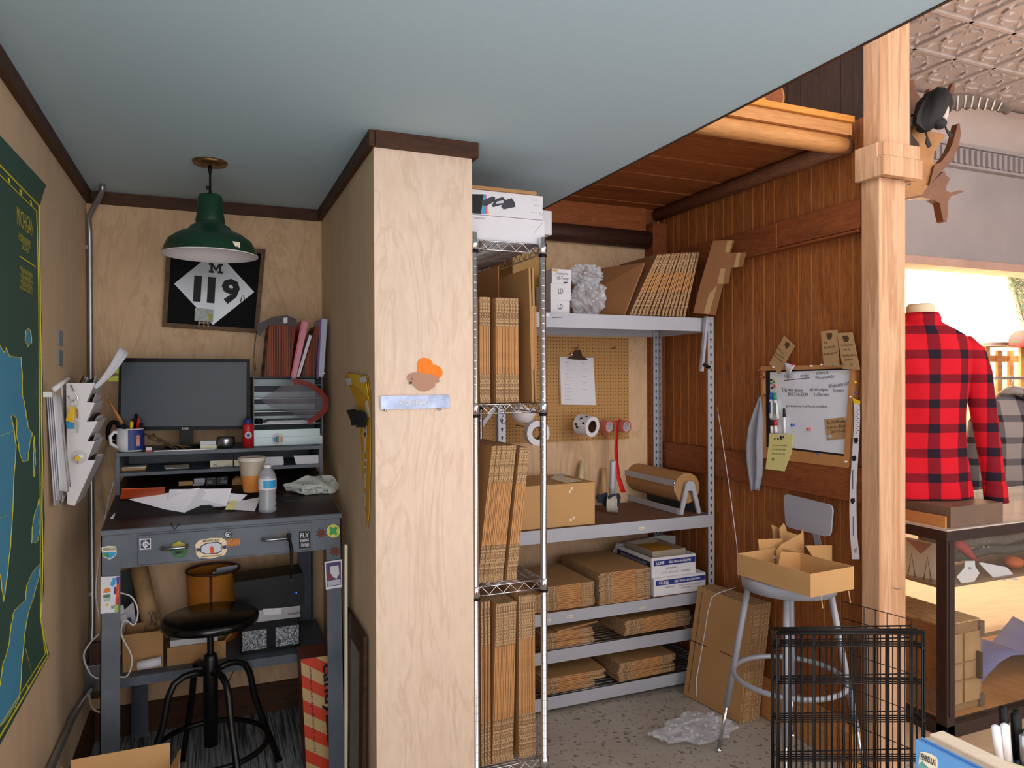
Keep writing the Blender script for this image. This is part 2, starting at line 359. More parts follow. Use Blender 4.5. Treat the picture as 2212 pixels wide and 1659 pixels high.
# shop beyond: tin ceiling, cornice, plaster wall, display recess
ZT, YS = 3.45, 3.6
m = MB(); m.box(1.5, 8.1, -4.8, YS, ZT, ZT+.1)
TS = .34
def rib(a, b, w=.016, h=.012): m.bar((a[0], a[1], ZT-h/2), (b[0], b[1], ZT-h/2), w, h)
for ix in range(-1, 12):
    for iy in range(-1, 9):
        x0 = 2.72+ix*TS; y0 = 2.958-.34*6+iy*TS; x1 = x0+TS; y1 = y0+TS
        if y1 > YS-.1 or x0 < 2.3: continue
        cx, cy = x0+TS/2, y0+TS/2
        rib((x0, y0), (x1, y0), .022, .016); rib((x0, y0), (x0, y1), .022, .016); rib((x0, y0+.03), (x1, y0+.03), .006, .008); rib((x0+.03, y0), (x0+.03, y1), .006, .008)
        def pyr(c0, a, l, w, h=.018):
            u = V3((cos(a), sin(a), 0)); v = V3((-sin(a), cos(a), 0)); c = V3((c0[0], c0[1], ZT))
            m.add([c, c+u*l*.5+v*w, c+u*l, c+u*l*.5-v*w, c+u*l*.45-Z_*h], [(0, 4, 1), (1, 4, 2), (2, 4, 3), (3, 4, 0)])
        for k in range(4):
            a = pi/4+k*pi/2
            q = (cx+cos(a)*.21, cy+sin(a)*.21); pyr(q, a+pi, .085, .022)
            pyr((cx+cos(a)*.045, cy+sin(a)*.045), a, .06, .018, .014)
            b = k*pi/2; e = (cx+cos(b)*.15, cy+sin(b)*.15); pyr(e, b+pi, .06, .028, .02)
            ar = [(cx+cos(b+t)*.105, cy+sin(b+t)*.105) for t in (-.62, -.2, .2, .62)]
            for p, q2 in zip(ar, ar[1:]): rib(p, q2, .012, .012)
struct('ceiling_shop', m, tin)
m = MB(); m.box(2.55, 8.1, YS, YS+.15, 2.36, ZT); struct('wall_shop_upper', m, plaster)
m = MB(); m.grid(8, 1, lambda u, v: (2.56+v*5.5, YS-.22+.2*sin(u*pi/2), ZT-.02-.21*(1-cos(u*pi/2)))); struct('trim_14', m, tin)
m = MB(); m.box(2.56, 8.1, YS-.035, YS-.001, 3.075, 3.2)
x = 2.6
while x < 6.6: m.box(x, x+.03, YS-.055, YS-.034, 3.085, 3.19); x += .06
m.box(2.56, 8.1, YS-.06, YS-.001, 3.2, 3.222); m.box(2.56, 8.1, YS-.05, YS-.001, 3.06, 3.078)
struct('trim_15', m, plaster)
struct('trim_16', MB().box(2.55, 8.1, YS-.05, YS+.15, 2.34, 2.4), mat('rosy_plaster_ledge', 'b59486', .8, amt=.15, sc=5), bevel=.004)
struct('wall_shop_lower', MB().box(2.4, 8.1, 4.12, 4.25, 0, 2.45), cream)
struct('wall_recess_side', MB().box(2.552, 2.56, YS, 4.12, 0, 2.34), cream)
struct('wall_shop_right', MB().box(8.1, 8.25, -4.9, 4.3, 0, ZT), plaster)
struct('floor_shop', MB().box(2.62, 8.1, .4, 4.12, -.0005, .003), mat('worn_wood_floor', 'bda184', .5, amt=.12, sc=4, st=(1, 8, 1)))

# timber post with its collar
t = thing('timber_post', 'tall square fir post standing at the end of the cedar wall', 'post', (2.462, 2.11, 0))
m = MB(); m.box(2.39, 2.4565, 2.042, 2.125, 0.001, 2.33); m.box(2.457, 2.534, 2.043, 2.125, 0.001, 2.33); m.build('shaft', fir, t, bevel=.003)
m = MB(); m.box(2.40, 2.461, 2.044, 2.124, 2.44, 3.445); m.box(2.4615, 2.561, 2.045, 2.124, 2.44, 3.445); m.build('upper_shaft', fir, t, bevel=.003)
m = MB(); m.box(2.365, 2.385, 2.03, 2.134, 2.325, 2.455); m.box(2.365, 2.575, 2.0, 2.03, 2.325, 2.4); m.box(2.372, 2.57, 2.006, 2.03, 2.402, 2.455); m.box(2.555, 2.575, 2.03, 2.134, 2.325, 2.455); m.box(2.386, 2.554, 2.031, 2.13, 2.331, 2.44)
m.build('collar', fir, t, bevel=.002)
c = P(1929, 1270, Y=2.04); m = MB(); m.tube([(c.x, 2.04, c.z), (c.x, 2.02, c.z), (c.x+.006, 2.012, c.z+.006), (c.x+.012, 2.018, c.z)], .0018, 6); m.build('screw_hook', steel, t)

# conduit with junction box in the left corner
t = thing('conduit_pipe', 'bent galvanized conduit pipe running from ceiling down the left corner', 'pipe', (-.45, 3.4, .3))
pts = [P(221, 384, Y=3.42), P(221, 410, Y=3.43), P(213, 428, Y=3.46), P(185, 470, Y=3.53), P(178, 500, Y=3.55), P(178, 540, Y=3.555), P(184, 1000, Y=3.555), P(190, 1350, Y=3.555), P(197, 1380, Y=3.53), P(197, 1418, Y=3.52)]
pts[0].z = 2.366
for p in pts: p.x = max(p.x, XL+.015)
m = MB(); m.tube(pts, .0115, 12); m.build('pipe', gals, t)
m = MB(); c = P(198, 1452, Y=3.5); m.box(XL+.001, XL+.06, 3.42, 3.53, c.z-.055, c.z+.055); m.build('junction_box', steel, t, bevel=.002)
for q in ((198, 1422), (198, 1480)):
    c = P(*q, Y=3.47); m = MB(); m.lathe([(.013, 0), (.016, .004), (.016, .016), (.013, .02)], (-.452, 3.47, c.z-.01), 10); m.build('connector', chrome, t)
a = V3((-.452, 3.45, .31)); lo = [a, V3((-.458, 3.3, .27)), V3((-.462, 3.0, .1)), V3((-.462, 2.8, .03))]
lo = [P(198, 1490, X=-.455), P(180, 1515, X=-.46), P(160, 1545, X=-.462), P(110, 1659, X=-.462), P(70, 1750, X=-.462)]
m = MB(); m.tube(lo, .0115, 12); m.build('lower_pipe', gals, t)
for q, xx in (((179, 533), 3.54), ((187, 1285), 3.54)):
    c = P(*q, Y=3.54); m = MB(); m.box(max(c.x-.017, XL+.001), c.x+.018, 3.54, 3.58, c.z-.008, c.z+.008); m.build('pipe_clip', chrome, t)

# ------------------------------------------------------------------ office nook: hanging things
# Michigan wall map on the left wall
XM = XL+.004
t = thing('wall_map', 'dark green Michigan wall map with yellow border curling off the left wall', 'map', (XL+.002, 2.1, .7))
mg = mat('dark_green_map', '335a4f', .6, amt=.04, sc=30); myl = mat('map_yellow', 'd8c93a', .6); mbl = mat('map_blue', '4c9cc2', .6, amt=.05)
def onwall(pts, lift, **k): return [P(a, b, X=XM+lift) for a, b in pts]
m = MB()
edge_r = [(100, 400), (93, 420), (86, 445), (85, 500), (88, 560), (88, 640), (91, 700), (90, 760), (93, 820), (92, 900), (95, 980), (93, 1050), (97, 1120), (95, 1200), (96, 1270), (88, 1330), (97, 1375), (107, 1415)]
m.prism(onwall([(-260, 12)], 0)+onwall(edge_r, 0)+onwall([(60, 1500), (0, 1610), (-260, 2060)], 0), (-.0015, 0, 0)); m.build('map_sheet', mg, t)
m = MB()
def line(pts, r, lift=.0015): m.tube(onwall(pts, lift), r, 4, 0, caps=False, sm=False)
top = [(-200, 140), (0, 357), (84, 444)]; bot = [(-200, 1960), (0, 1590), (103, 1416)]
rt = [(84, 444), (84, 500), (86, 600), (87, 700), (89, 800), (89, 900), (91, 1000), (90, 1100), (92, 1200), (90, 1300), (87, 1335), (103, 1416)]
line(top, .003); line(rt, .0022); line(bot, .003)
line([(-200, 175), (0, 378), (79, 456)], .0018); line([(79, 456), (81, 520), (83, 620), (84, 720), (85, 900), (87, 1100), (87, 1330), (98, 1412)], .0012); line([(-200, 1920), (0, 1568), (98, 1412)], .0018)
for a, b, c_, d in ((18, 384, 20, 395), (44, 410, 46, 421), (66, 433, 68, 444), (84, 765, 90, 765), (84, 905, 90, 905), (86, 1045, 91, 1045), (88, 1190, 92, 1190), (32, 1524, 36, 1532), (58, 1480, 62, 1488), (82, 1440, 86, 1448)): line([(a, b), (c_, d)], .002)
m.build('border_lines', myl, t)
lakes = [
 [(-200, 720), (0, 745), (8, 760), (14, 752), (20, 770), (45, 772), (47, 800), (49, 855), (54, 880), (58, 905), (62, 925), (70, 935), (66, 950), (63, 970), (60, 995), (50, 998), (44, 985), (40, 960), (36, 945), (36, 905), (28, 895), (24, 900), (32, 940), (34, 960), (30, 1040), (24, 1160), (18, 1220), (8, 1300), (0, 1240), (-200, 1300)],
 [(55, 715), (62, 708), (68, 722), (68, 740), (60, 748), (54, 735)], [(74, 940), (76, 965), (76, 1000), (74, 1030), (72, 1010), (73, 970)],
 [(85, 1075), (87, 1100), (86, 1150), (80, 1172), (68, 1174), (70, 1140), (74, 1110), (80, 1095)],
 [(88, 1215), (84, 1250), (72, 1290), (60, 1330), (54, 1370), (48, 1420), (42, 1508), (20, 1545), (0, 1570), (-150, 1820), (-150, 1500), (0, 1480), (5, 1440), (18, 1400), (24, 1350), (30, 1320), (40, 1310), (55, 1295), (58, 1265), (70, 1235)]]
m = MB()
for L in lakes: m.prism(onwall(L, .0012), (-.0006, 0, 0))
m.build('lake_areas', mbl, t)
m = MB()
for L in lakes:
    pts = L+[L[0]]
    fine = []
    for (a, b), (c_, d) in zip(pts, pts[1:]):
        for k in range(4): fine.append((a+(c_-a)*k/4+random.uniform(-.8, .8), b+(d-b)*k/4+random.uniform(-1.5, 1.5)))
    m.tube(onwall(fine, .0016), .0011, 4, 0, closed=True, sm=False)
m.tube(onwall([(0, 942), (60, 918)], .0016), .0004, 4); m.tube(onwall([(0, 1120), (24, 1108)], .0016), .0004, 4); m.tube(onwall([(55, 1400), (70, 1460)], .0016), .0004, 4)
m.build('coast_lines', myl, t)
m = MB(); dU = V3((0, 1, 0))
def wtext(s, q0, q1, h, **k):
    a = P(*q0, X=XM+.0012); b = P(*q1, X=XM+.0012); m.text(s, (a+b)/2, dU, Z_, abs(b.y-a.y), h, **k)
wtext('MICHIGAN', (36, 470), (71, 490), .05); wtext('HYDROGRAPHIC', (40, 518), (66, 522), .022); wtext('SCALE', (47, 535), (62, 538), .016)
for k in range(7): a = P(43+(k % 2)*3, 578+k*7, X=XM+.0012); m.text('MILES AND DEPTH', (a.x, a.y+.07, a.z), dU, Z_, .15-.01*(k % 3), .009)
a = P(42, 552, X=XM+.0012); m.box(a.x, a.x+.0006, a.y, a.y+.2, a.z-.004, a.z); m.build('map_lettering', myl, t)
# two plates
for k, (y0, y1, w) in enumerate(((713, 748, 'upper'), (755, 792, 'lower'))):
    m = MB(); pts = pix([(125, y0), (133.5, y0+3), (133.5, y1), (125, y1-5)], X=XL+.0005); m.prism(pts, (.004, 0, 0))
    m.build('wall_plate', mat('blue_grey_plate', '77858f', .4), label=w+' of two small blue-grey plates on the left wall', cat='plate')
# clipped papers on the left wall
t = thing('paper_bundle', 'clipped bundle of curling papers hanging on the left wall beside keys', 'papers', P(130, 1020, X=XL))
for k in range(5):
    def fn(u, v, k=k):
        z0 = P(120, 850, X=XL).z; y0 = 2.70+.009*k+.035*v; return V3((XL+.004+.004*k+.012*v+.006*v*v*u+(.015*u if k > 2 else 0), y0+u*((.08-.004*k) if k < 3 else .035), z0-.36*v*(1-.04*k)-.01*u))
    m = MB().grid(4, 6, fn); m.build('paper', white if k % 2 else paper2, t, solid=.0006)
m = MB(); a = P(123, 852, X=XL+.045); m.box(a.x-.035, a.x-.012, a.y-.01, a.y+.04, a.z-.008, a.z+.008); m.tube([(a.x-.01, a.y, a.z+.014), (a.x+.02, a.y+.07, a.z+.05)], [.009, .006], 8); m.build('roll_clip', whitep, t)
# wall file
YF = 2.97
zz = [(143, 828), (205, 827), (187, 869), (205, 870), (187, 911), (211, 910), (188, 953), (205, 953), (189, 994), (206, 994), (161, 1093), (145, 1089)]
t = thing('wall_file', 'white five-pocket wall file rack mounted on left wall full of papers', 'file rack', P(150, 1093, Y=YF))
m = MB(); side = [P(a, b, Y=YF) for a, b in zz]
for p in side: p.x = max(p.x, XL+.001)
m.prism(side, (0, .003, 0)); m.build('side_panel', whitep, t)
m = MB(); m.prism([p+V3((0, .23, 0)) for p in side], (0, .003, 0)); m.build('side_panel', whitep, t)
m = MB(); m.box(XL+.001, XL+.004, YF+.003, YF+.23, side[-1].z+.01, side[0].z); m.build('back_panel', whitep, t)
tips = [(1, 2), (3, 4), (5, 6), (7, 8), (9, 10)]
for a, b in tips:
    A, B = side[a], side[b]; m = MB(); m.prism([(A.x, YF+.003, A.z), (B.x, YF+.003, B.z), (B.x, YF+.23, B.z), (A.x, YF+.23, A.z)], (-.003, 0, 0)); m.build('pocket', whitep, t)
words = ['topmost', 'second', 'middle', 'fourth', 'bottom']
for k, (a, b) in enumerate(tips):
    A, B = side[a], side[b]; tt = thing('filed_papers', 'brown and white papers tucked in the %s pocket of the white wall file' % words[k], 'papers', (B.x, YF+.1, B.z))
    for j in range(5):
        h = random.uniform(.02, .045); y0 = YF+.01+random.uniform(0, .05); y1 = YF+.22-random.uniform(0, .05); dx = -.012*j-.006; d = (A-B).normalized()
        e0 = V3((B.x+dx, y0, B.z+.01)); L = (A-B).length*.8+h
        m = MB(); m.prism([e0, e0+V3((0, y1-y0, 0)), e0+V3((0, y1-y0, 0))+d*L*random.uniform(.8, 1), e0+d*L], (-.001, 0, 0)); m.build('paper', (white, brown if j % 2 else kraft, paper2)[j % 3], tt)
pp = [P(205, 838, Y=2.99), P(232, 790, Y=3.02), P(268, 756, Y=3.07)]
def roll(u, v):
    c = pp[0].lerp(pp[2], v)+V3((.0, 0, -.012*sin(pi*v))); r = .006+.014*v; a = u*2*pi*.8
    return c+V3((cos(a)*r*.8, sin(a)*r*.3, -cos(a)*r*.6))
m = MB().grid(10, 8, roll); m.build('rolled_paper', white, solid=.0008, label='large rolled white sheet sticking up from the top file pocket', cat='paper roll')
# hook with keys, air-freshener style button
t = thing('key_hook', 'metal hook with yellow and blue tagged keys hanging beside wall file', 'keys', P(160, 935, Y=2.94))
c = [P(a, b, Y=2.95) for a, b in ((152, 831), (160, 846), (168, 858), (167, 865), (158, 867), (150, 860), (146, 855))]
m = MB(); m.tube(c, .0022, 8); m.build('hook', chrome, t)
m = MB(); m.tube([P(163+6*cos(a), 871+7*sin(a), Y=2.945) for a in [k*pi/6 for k in range(12)]], .0012, 6, closed=True); m.tube([P(158+5*cos(a), 870+6*sin(a), Y=2.94) for a in [k*pi/6 for k in range(12)]], .0012, 6, closed=True); m.build('key_ring', chrome, t)
m = MB(); m.prism([P(a, b, Y=2.935) for a, b in ((152, 876), (165, 881), (160, 914), (142, 908))], (0, -.004, 0)); m.build('yellow_tag', yellow, t, bevel=.001)
m = MB(); m.prism([P(a, b, Y=2.942) for a, b in ((143, 909), (160, 914), (160, 926), (144, 926))], (0, -.003, 0)); m.build('blue_tag', cyan, t, bevel=.001)
for pts, mm in ((((163, 880), (168, 884), (169, 905), (164, 902)), brass), (((162, 908), (169, 910), (169, 934), (165, 936), (163, 920)), steel)):
    m = MB(); m.prism([P(a, b, Y=2.93) for a, b in pts], (0, -.002, 0)); m.build('key', mm, t)
t = thing('suction_hook', 'clear round suction cup with yellow centre on the white wall file', 'suction cup', P(170, 1000, Y=YF-.004))
c = P(169, 988, Y=YF-.001); m = MB(); m.lathe([(.026, 0), (.02, .006), (.006, .009), (0, .009)], c, 20, ax=(0, -1, 0)); m.build('cup', glassm, t)
m = MB(); c = P(168, 990, Y=YF-.012); m.disc(c, .009, (0, -1, 0), t=.004); m.build('yellow_button', yellow, t)
m = MB(); a = P(168, 994, Y=YF-.014); m.tube([a, P(168, 1002, Y=YF-.016)], .0012, 6); m.build('pin_hook', brass, t)

# pendant lamp
LX, LY, LR = .009, 2.93, 2.02
t = thing('pendant_lamp', 'green enamel barn pendant lamp with white inside hanging from blue ceiling', 'lamp', (LX, LY, LR))
m = MB(); m.lathe([(0, 0), (.058, 0), (.062, -.003), (.058, -.012), (.02, -.018), (0, -.018)], (LX, LY, ZC-.0005), 32); m.build('canopy', brass, t)
m = MB(); m.tube([(LX, LY, ZC-.018), (LX, LY, ZC-.03), (LX, LY, ZC-.05), (LX, LY, 2.26), (LX, LY, 2.24)], [.006, .007, .004, .004, .009], 8); m.box(LX-.014, LX-.004, LY-.006, LY+.006, 2.262, 2.275); m.build('cord', blk, t)
prof = [(.012, .228), (.038, .222), (.044, .21), (.047, .15), (.052, .125), (.05, .115), (.068, .104), (.078, .09), (.112, .076), (.145, .052), (.16, .022), (.166, .0)]
m = MB(); m.lathe([(r, z) for r, z in prof], (LX, LY, LR), 48); m.build('shade', green, t)
m = MB(); m.lathe([(.168, .0), (.168, -.003), (.164, -.003), (.157, .022), (.142, .049), (.11, .072), (.07, .088), (.03, .1), (0, .1)], (LX, LY, LR), 48); m.build('shade_lining', enamelw, t)
m = MB(); c = P(510, 527, Y=2.785); m.prism([P(a, b, Y=2.778) for a, b in ((502, 521), (518, 523), (519, 536), (513, 532), (508, 532))], (0, .03, 0)); m.build('sticker', creamp, t, label='torn cream sticker')

# M-119 road sign in its frame
YG = YB-.004
t = thing('framed_road_sign', 'framed white diamond M 119 road sign on black boards on back wall', 'sign', P(455, 710, Y=YG))
fr = [P(a, b, Y=YG) for a, b in ((361, 524), (573, 541), (557, 720), (351, 706))]
bw = mat('charred_black_board', '121114', .7, spec=.12, amt=.4, sc=5, st=(.6, 1, 9)); fw = wood('rough_frame_wood', [(.3, '4f3622'), (.5, '7a5836'), (.7, '63452b')], st=(6, 6, 6), fine=.3)
m = MB(); m.prism([p+V3((0, -.001, 0)) for p in fr], (0, -.012, 0)); m.build('backing_board', bw, t)
cc = sum(fr, V3())/4
for k in range(4):
    a, b = fr[k], fr[(k+1) % 4]; ia, ib = a+(cc-a).normalized()*.026, b+(cc-b).normalized()*.026
    m = MB(); m.prism([p+V3((0, -.013, 0)) for p in (a, b, ib, ia)], (0, -.014, 0)); m.build('frame_rail', fw, t, bevel=.001)
dm = [P(a, b, Y=YG-.02) for a, b in ((466, 541), (549, 631), (460, 702), (376, 613))]
m = MB(); m.prism(dm, (0, -.0015, 0)); sg = m.build('sign_plate', mat('worn_sign_white', 'a9acb0', .35, m=.3, amt=.14, sc=7), t)
Us = (dm[1]-dm[3]).normalized(); Us = (P(548, 631, Y=YG)-P(376, 613, Y=YG)).normalized(); Us = V3((cos(-.06), 0, sin(-.06))); Vs = V3((-Us.z, 0, Us.x))
m = MB()
def st(s, x0, y0, x1, y1, bold=.02):
    a = P(x0, y0, Y=YG-.022); b = P(x1, y1, Y=YG-.022); m.text(s, (a+b)/2, Us, Vs, abs(b.x-a.x), abs(a.z-b.z), bold=bold)
for qx_, qy_ in (((451, 568), (482, 589)),):
    w_, h_ = 31, 21; m.prism([P(451+a*w_, 568+b*h_+2.2*a, Y=YG-.0222) for a, b in ((0, 0), (.3, 0), (.5, .5), (.7, 0), (1, 0), (1, .22), (.88, .22), (.88, .78), (1, .78), (1, 1), (.62, 1), (.62, .78), (.72, .78), (.72, .38), (.5, .85), (.28, .38), (.28, .78), (.38, .78), (.38, 1), (0, 1), (0, .78), (.12, .78), (.12, .22), (0, .22))], (0, -.0006, 0))
st('1', 418, 595, 435, 652, .04); st('1', 448, 598, 465, 655, .04); st('9', 478, 601, 518, 658, .045)
m.build('sign_lettering', ink, t)
m = MB(); m.tube([P(519, 653, Y=YG-.026), P(523, 640, Y=YG-.026), P(526, 638, Y=YG-.026), P(529, 650, Y=YG-.026)], .002, 6); m.build('wire_loop', blk, t)
t = thing('mini_easel', 'tiny wooden easel holding a small painting on the sign frame ledge', 'easel', P(441, 707, Y=YG-.03))
m = MB(); m.prism([P(a, b, Y=YG-.03) for a, b in ((421, 665), (461, 669), (460, 696), (420, 693))], (0, -.003, 0)); pt = m.build('painting', mat('pale_landscape_paint', 'aeb6b4', .7, amt=.3, sc=60), t)
m = MB(); m.prism([P(a, b, Y=YG-.0335) for a, b in ((450, 676), (459, 681), (459, 694), (451, 691))], (0, -.0005, 0)); m.build('yellow_foliage', mat('yellow_green_paint', 'a9a944', .7, amt=.3, sc=60), pt)
m = MB()
for a, b in (((432, 694), (429, 705)), ((440, 694), (441, 706)), ((448, 694), (450, 706))): m.bar(P(*a, Y=YG-.032), P(*b, Y=YG-.03), .004, .004)
m.bar(P(428, 697, Y=YG-.034), P(453, 698, Y=YG-.034), .005, .005); m.build('easel_legs', fir, t)

# partition side: pennant and bear
XQ = XP-.003
def qx(a, b, l=0): return P(a, b, X=XQ-l)
t = thing('felt_pennant', 'yellow MICHIGAN felt pennant hanging folded on the partition wall', 'pennant', qx(790, 1135))
m = MB(); m.prism([qx(*p, .001) for p in ((746, 812), (752, 805), (794, 812), (800, 850), (801, 1000), (798, 1110), (794, 1145), (790, 1100), (785, 1040), (780, 950), (775, 880), (756, 836))], (-.0015, 0, 0)); m.build('felt', mustard, t)
m = MB(); m.prism([qx(*p, .006) for p in ((752, 806), (790, 812), (797, 862), (788, 850), (776, 838), (770, 835), (758, 826))], (-.002, 0, 0)); m.build('folded_corner', yellow, t)
for pp_ in (((746, 818), (757, 817), (760, 831), (752, 832)), ((776, 815), (790, 813), (793, 824), (780, 828))):
    m = MB(); m.prism([qx(*p, .0095) for p in pp_], (-.001, 0, 0)); m.build('tape', white, t)
m = MB()
for k, ch in enumerate('MICHIGAN'):
    y = 933+k*25.5; a = qx(789, y, .004); m.text(ch, a, (0, -1, 0), Z_, (.07-.004*k)*(.35 if ch == 'I' else 1), .042, bold=.02)
m.prism([qx(*p, .003) for p in ((789, 868), (795, 864), (798, 900), (791, 905))], (-.0005, 0, 0)); m.build('pennant_lettering', creamp, t)
t = thing('bear_figure', 'small black bear figure stuck on the partition over the pennant', 'bear', qx(778, 920, .01))
def bp(pts, l, d): m.prism([qx(*p, l) for p in pts], (-d, 0, 0))
m = MB(); bp([(755, 889), (758, 885), (764, 885), (768, 884), (770, 888), (782, 886), (790, 892), (793, 900), (793, 908), (790, 914), (789, 922), (785, 923), (783, 914), (780, 921), (776, 923), (777, 914), (772, 908), (770, 918), (766, 919), (764, 908), (760, 897)], .012, .012)
m.build('body', mat('black_flocking', '0e0d0e', .95), t, bevel=.002)

# pillar front: bird and metal sign
YZ = YPF-.0125
def pz(a, b, l=0): return P(a, b, Y=YZ-l)
t = thing('bird_cutout', 'brown felt bird with orange heart wing stuck on the birch pillar', 'bird decoration', pz(910, 845))
def sc4(pts): return [(800+a/10.37, 740+b/10.37) for a, b in pts]
m = MB(); m.prism([pz(*p, .0035) for p in sc4([(830, 790), (840, 740), (880, 700), (950, 672), (1040, 662), (1180, 690), (1340, 708), (1460, 745), (1520, 790), (1530, 830), (1552, 862), (1530, 890), (1450, 915), (1448, 975), (1400, 1015), (1320, 1070), (1210, 1095), (1130, 1085), (1060, 1040), (980, 970), (925, 915), (875, 882), (845, 850)])], (0, -.002, 0)); m.build('bird_body', tan, t)
m = MB(); m.prism([pz(*p, .001) for p in sc4([(1075, 700), (1055, 620), (1050, 520), (1065, 430), (1110, 365), (1180, 340), (1270, 350), (1340, 385), (1390, 440), (1402, 500), (1460, 500), (1530, 530), (1590, 590), (1622, 660), (1600, 740), (1520, 825), (1440, 800), (1200, 760)])], (0, -.002, 0)); m.build('heart_wing', mat('orange_felt', 'ff8212', .7), t)
m = MB(); m.prism([pz(*p, .0058) for p in sc4([(865, 950), (880, 885), (935, 872), (930, 912), (890, 925)])], (0, -.001, 0)); m.build('beak', brown, t)
m = MB(); m.disc(pz(890.3, 818.5, .0058), .0035, (0, -1, 0)); m.build('eye', mat('brown_button', '7c4a3a', .4), t)
t = thing('metal_name_sign', 'narrow brushed metal WORKPLACE sign held on pillar by two pins', 'sign', pz(896, 885))
sp = [pz(*p, .004) for p in ((821, 855), (970, 853), (972, 881), (822, 885))]
m = MB(); m.prism(sp, (0, -.0025, 0)); m.build('plate', mat('polished_steel', '6a7080', .16, m=1, amt=.3, sc=25), t, bevel=.0006)
m = MB(); m.text('WORKPLACE', pz(896, 869.5, .0067), X_, Z_, pz(929, 870).x-pz(863, 870).x, .019, bold=.02); m.build('sign_lettering', white, t)
for q in ((831, 886), (947, 884)):
    m = MB(); c = pz(*q, .0005); m.lathe([(0, 0), (.002, 0), (.002, .008), (.0045, .008), (.0045, .012), (0, .012)], c, 12, ax=(0, -1, 0)); m.build('pin', chrome, t)

# ------------------------------------------------------------------ desk with hutch
DX0, DX1, DY0, DY1, DZ, DZB = -.341, .463, 2.8, 3.555, 1.045, 1.15
t = thing('shop_desk', 'old grey steel shop desk with stickers, drawer and raised shelves', 'desk', (.06, 3.2, 0))
def slope(y): return DZ+(DZB-DZ)*(y-DY0)/(DY1-DY0)
m = MB(); m.prism([(DX0, DY0-.004, DZ-.018), (DX0, DY0-.004, DZ), (DX0, DY1, DZB), (DX0, DY1, DZB-.018)], (DX1-DX0, 0, 0), 0)
m.build('top', deskm, t, bevel=.002)
m = MB(); m.prism([(DX0+.004, DY0, DZ+.0005), (DX0+.004, DY1, DZB+.0005), (DX1-.004, DY1, DZB+.0005), (DX1-.004, DY0, DZ+.0005)], (0, 0, .001)); m.build('top_covering', desktop, t)
m = MB(); m.box(DX0+.055, DX1-.055, DY0+.002, DY0+.006, .912, 1.026); m.box(DX0+.055, DX1-.055, DY0+.006, DY0+.02, .912, .918); m.build('front_apron', deskm, t)
dr = [P(a, b, Y=DY0-.004) for a, b in ((297, 1155), (674, 1127), (674, 1186), (300, 1223))]
zd0, zd1 = .917, 1.02; m = MB(); m.box(dr[0].x, dr[1].x, DY0-.004, DY0+.001, zd0, zd1); dw = m.build('drawer', deskm, t, bevel=.003)
for a, b, zz_ in ((350, 405, 1182), (567, 624, 1163)):
    A = P(a, zz_+1, Y=DY0-.005); B = P(b, zz_-4, Y=DY0-.005); B.z = A.z
    m = MB(); m.tube([A, A+V3((0, -.022, 0)), A+V3((.01, -.03, 0)), B+V3((-.01, -.03, 0)), B+V3((0, -.022, 0)), B], .0055, 10); m.build('handle', steel, dw)
c = P(493, 1154, Y=DY0-.0045); m = MB(); m.lathe([(.012, 0), (.013, .003), (.007, .005), (.006, .001), (0, .001)], c, 20, ax=(0, -1, 0)); m.build('lock', steel, dw)
def leg(x0, x1, y0, bx, by, z1=1.026):
    m = MB(); s = 1 if x0 < 0 else -1
    xo, xi = (x0, x1)
    m.add([(xo, y0, z1), (xi, y0, z1), (xi+bx*.7, y0+by, 0.005), (xo+bx, y0+by, 0.005)]+[(xo, y0+.003*1, z1), (xi, y0+.003, z1), (xi+bx*.7, y0+by+.003, .005), (xo+bx, y0+by+.003, .005)],
          [(0, 1, 2, 3), (7, 6, 5, 4), (0, 4, 5, 1), (1, 5, 6, 2), (2, 6, 7, 3), (3, 7, 4, 0)])
    d = .055 if y0 < 3 else -.055
    m.add([(xo, y0, z1), (xo, y0+d, z1), (xo+bx, y0+by+d, .005), (xo+bx, y0+by, .005), (xo+.003*s, y0, z1), (xo+.003*s, y0+d, z1), (xo+bx+.003*s, y0+by+d, .005), (xo+bx+.003*s, y0+by, .005)],
          [(0, 1, 2, 3), (7, 6, 5, 4), (0, 4, 5, 1), (1, 5, 6, 2), (2, 6, 7, 3), (3, 7, 4, 0)])
    m.build('leg', deskm, t)
leg(DX0+.002, DX0+.06, DY0, -.012, 0); leg(DX1-.002, DX1-.058, DY0, .012, 0)
leg(DX0+.03, DX0+.09, DY1-.03, -.0, 0, 1.06); leg(DX1-.02, DX1-.08, DY1-.03, .0, 0, 1.06)
a = P(225, 1457, Y=DY0+.06); m = MB(); SZ = .43
m.box(DX0+.02, DX1-.02, 3.1, 3.5, SZ-.004, SZ); m.box(DX0+.02, DX1-.02, 3.09, 3.1, SZ-.035, SZ); m.build('lower_shelf', deskm, t)
for xr in (DX0, DX1-.02): m = MB(); m.box(xr, xr+.019, DY0+.05, DY1-.04, SZ-.04, SZ-.005); m.build('side_rail', deskm, t)
HY, HT, HM = 3.21, 1.27, 1.19
m = MB(); m.box(DX0+.005, DX1-.012, HY, DY1, HT-.014, HT); m.build('hutch_shelf', deskm, t)
m = MB(); m.box(DX0+.012, DX1-.02, HY+.01, DY1, HM-.013, HM); m.build('hutch_shelf', deskm, t)
for x in (DX0+.005, DX1-.024):
    m = MB(); m.prism([(x, HY, HT-.015), (x, HY+.03, HT-.015), (x, HY+.03, slope(HY+.03)+.003), (x, HY, slope(HY)+.003)], (.012, 0, 0)); m.box(x, x+.012, HY+.03, DY1, HM+.0005, HT-.015); m.build('hutch_side', deskm, t)
m = MB(); m.box(DX0+.02, DX1-.025, DY1-.004, DY1, DZB+.002, HM-.014); m.box(DX0+.02, DX1-.025, DY1-.004, DY1, HM+.0005, HT-.015); m.build('hutch_back', deskm, t)
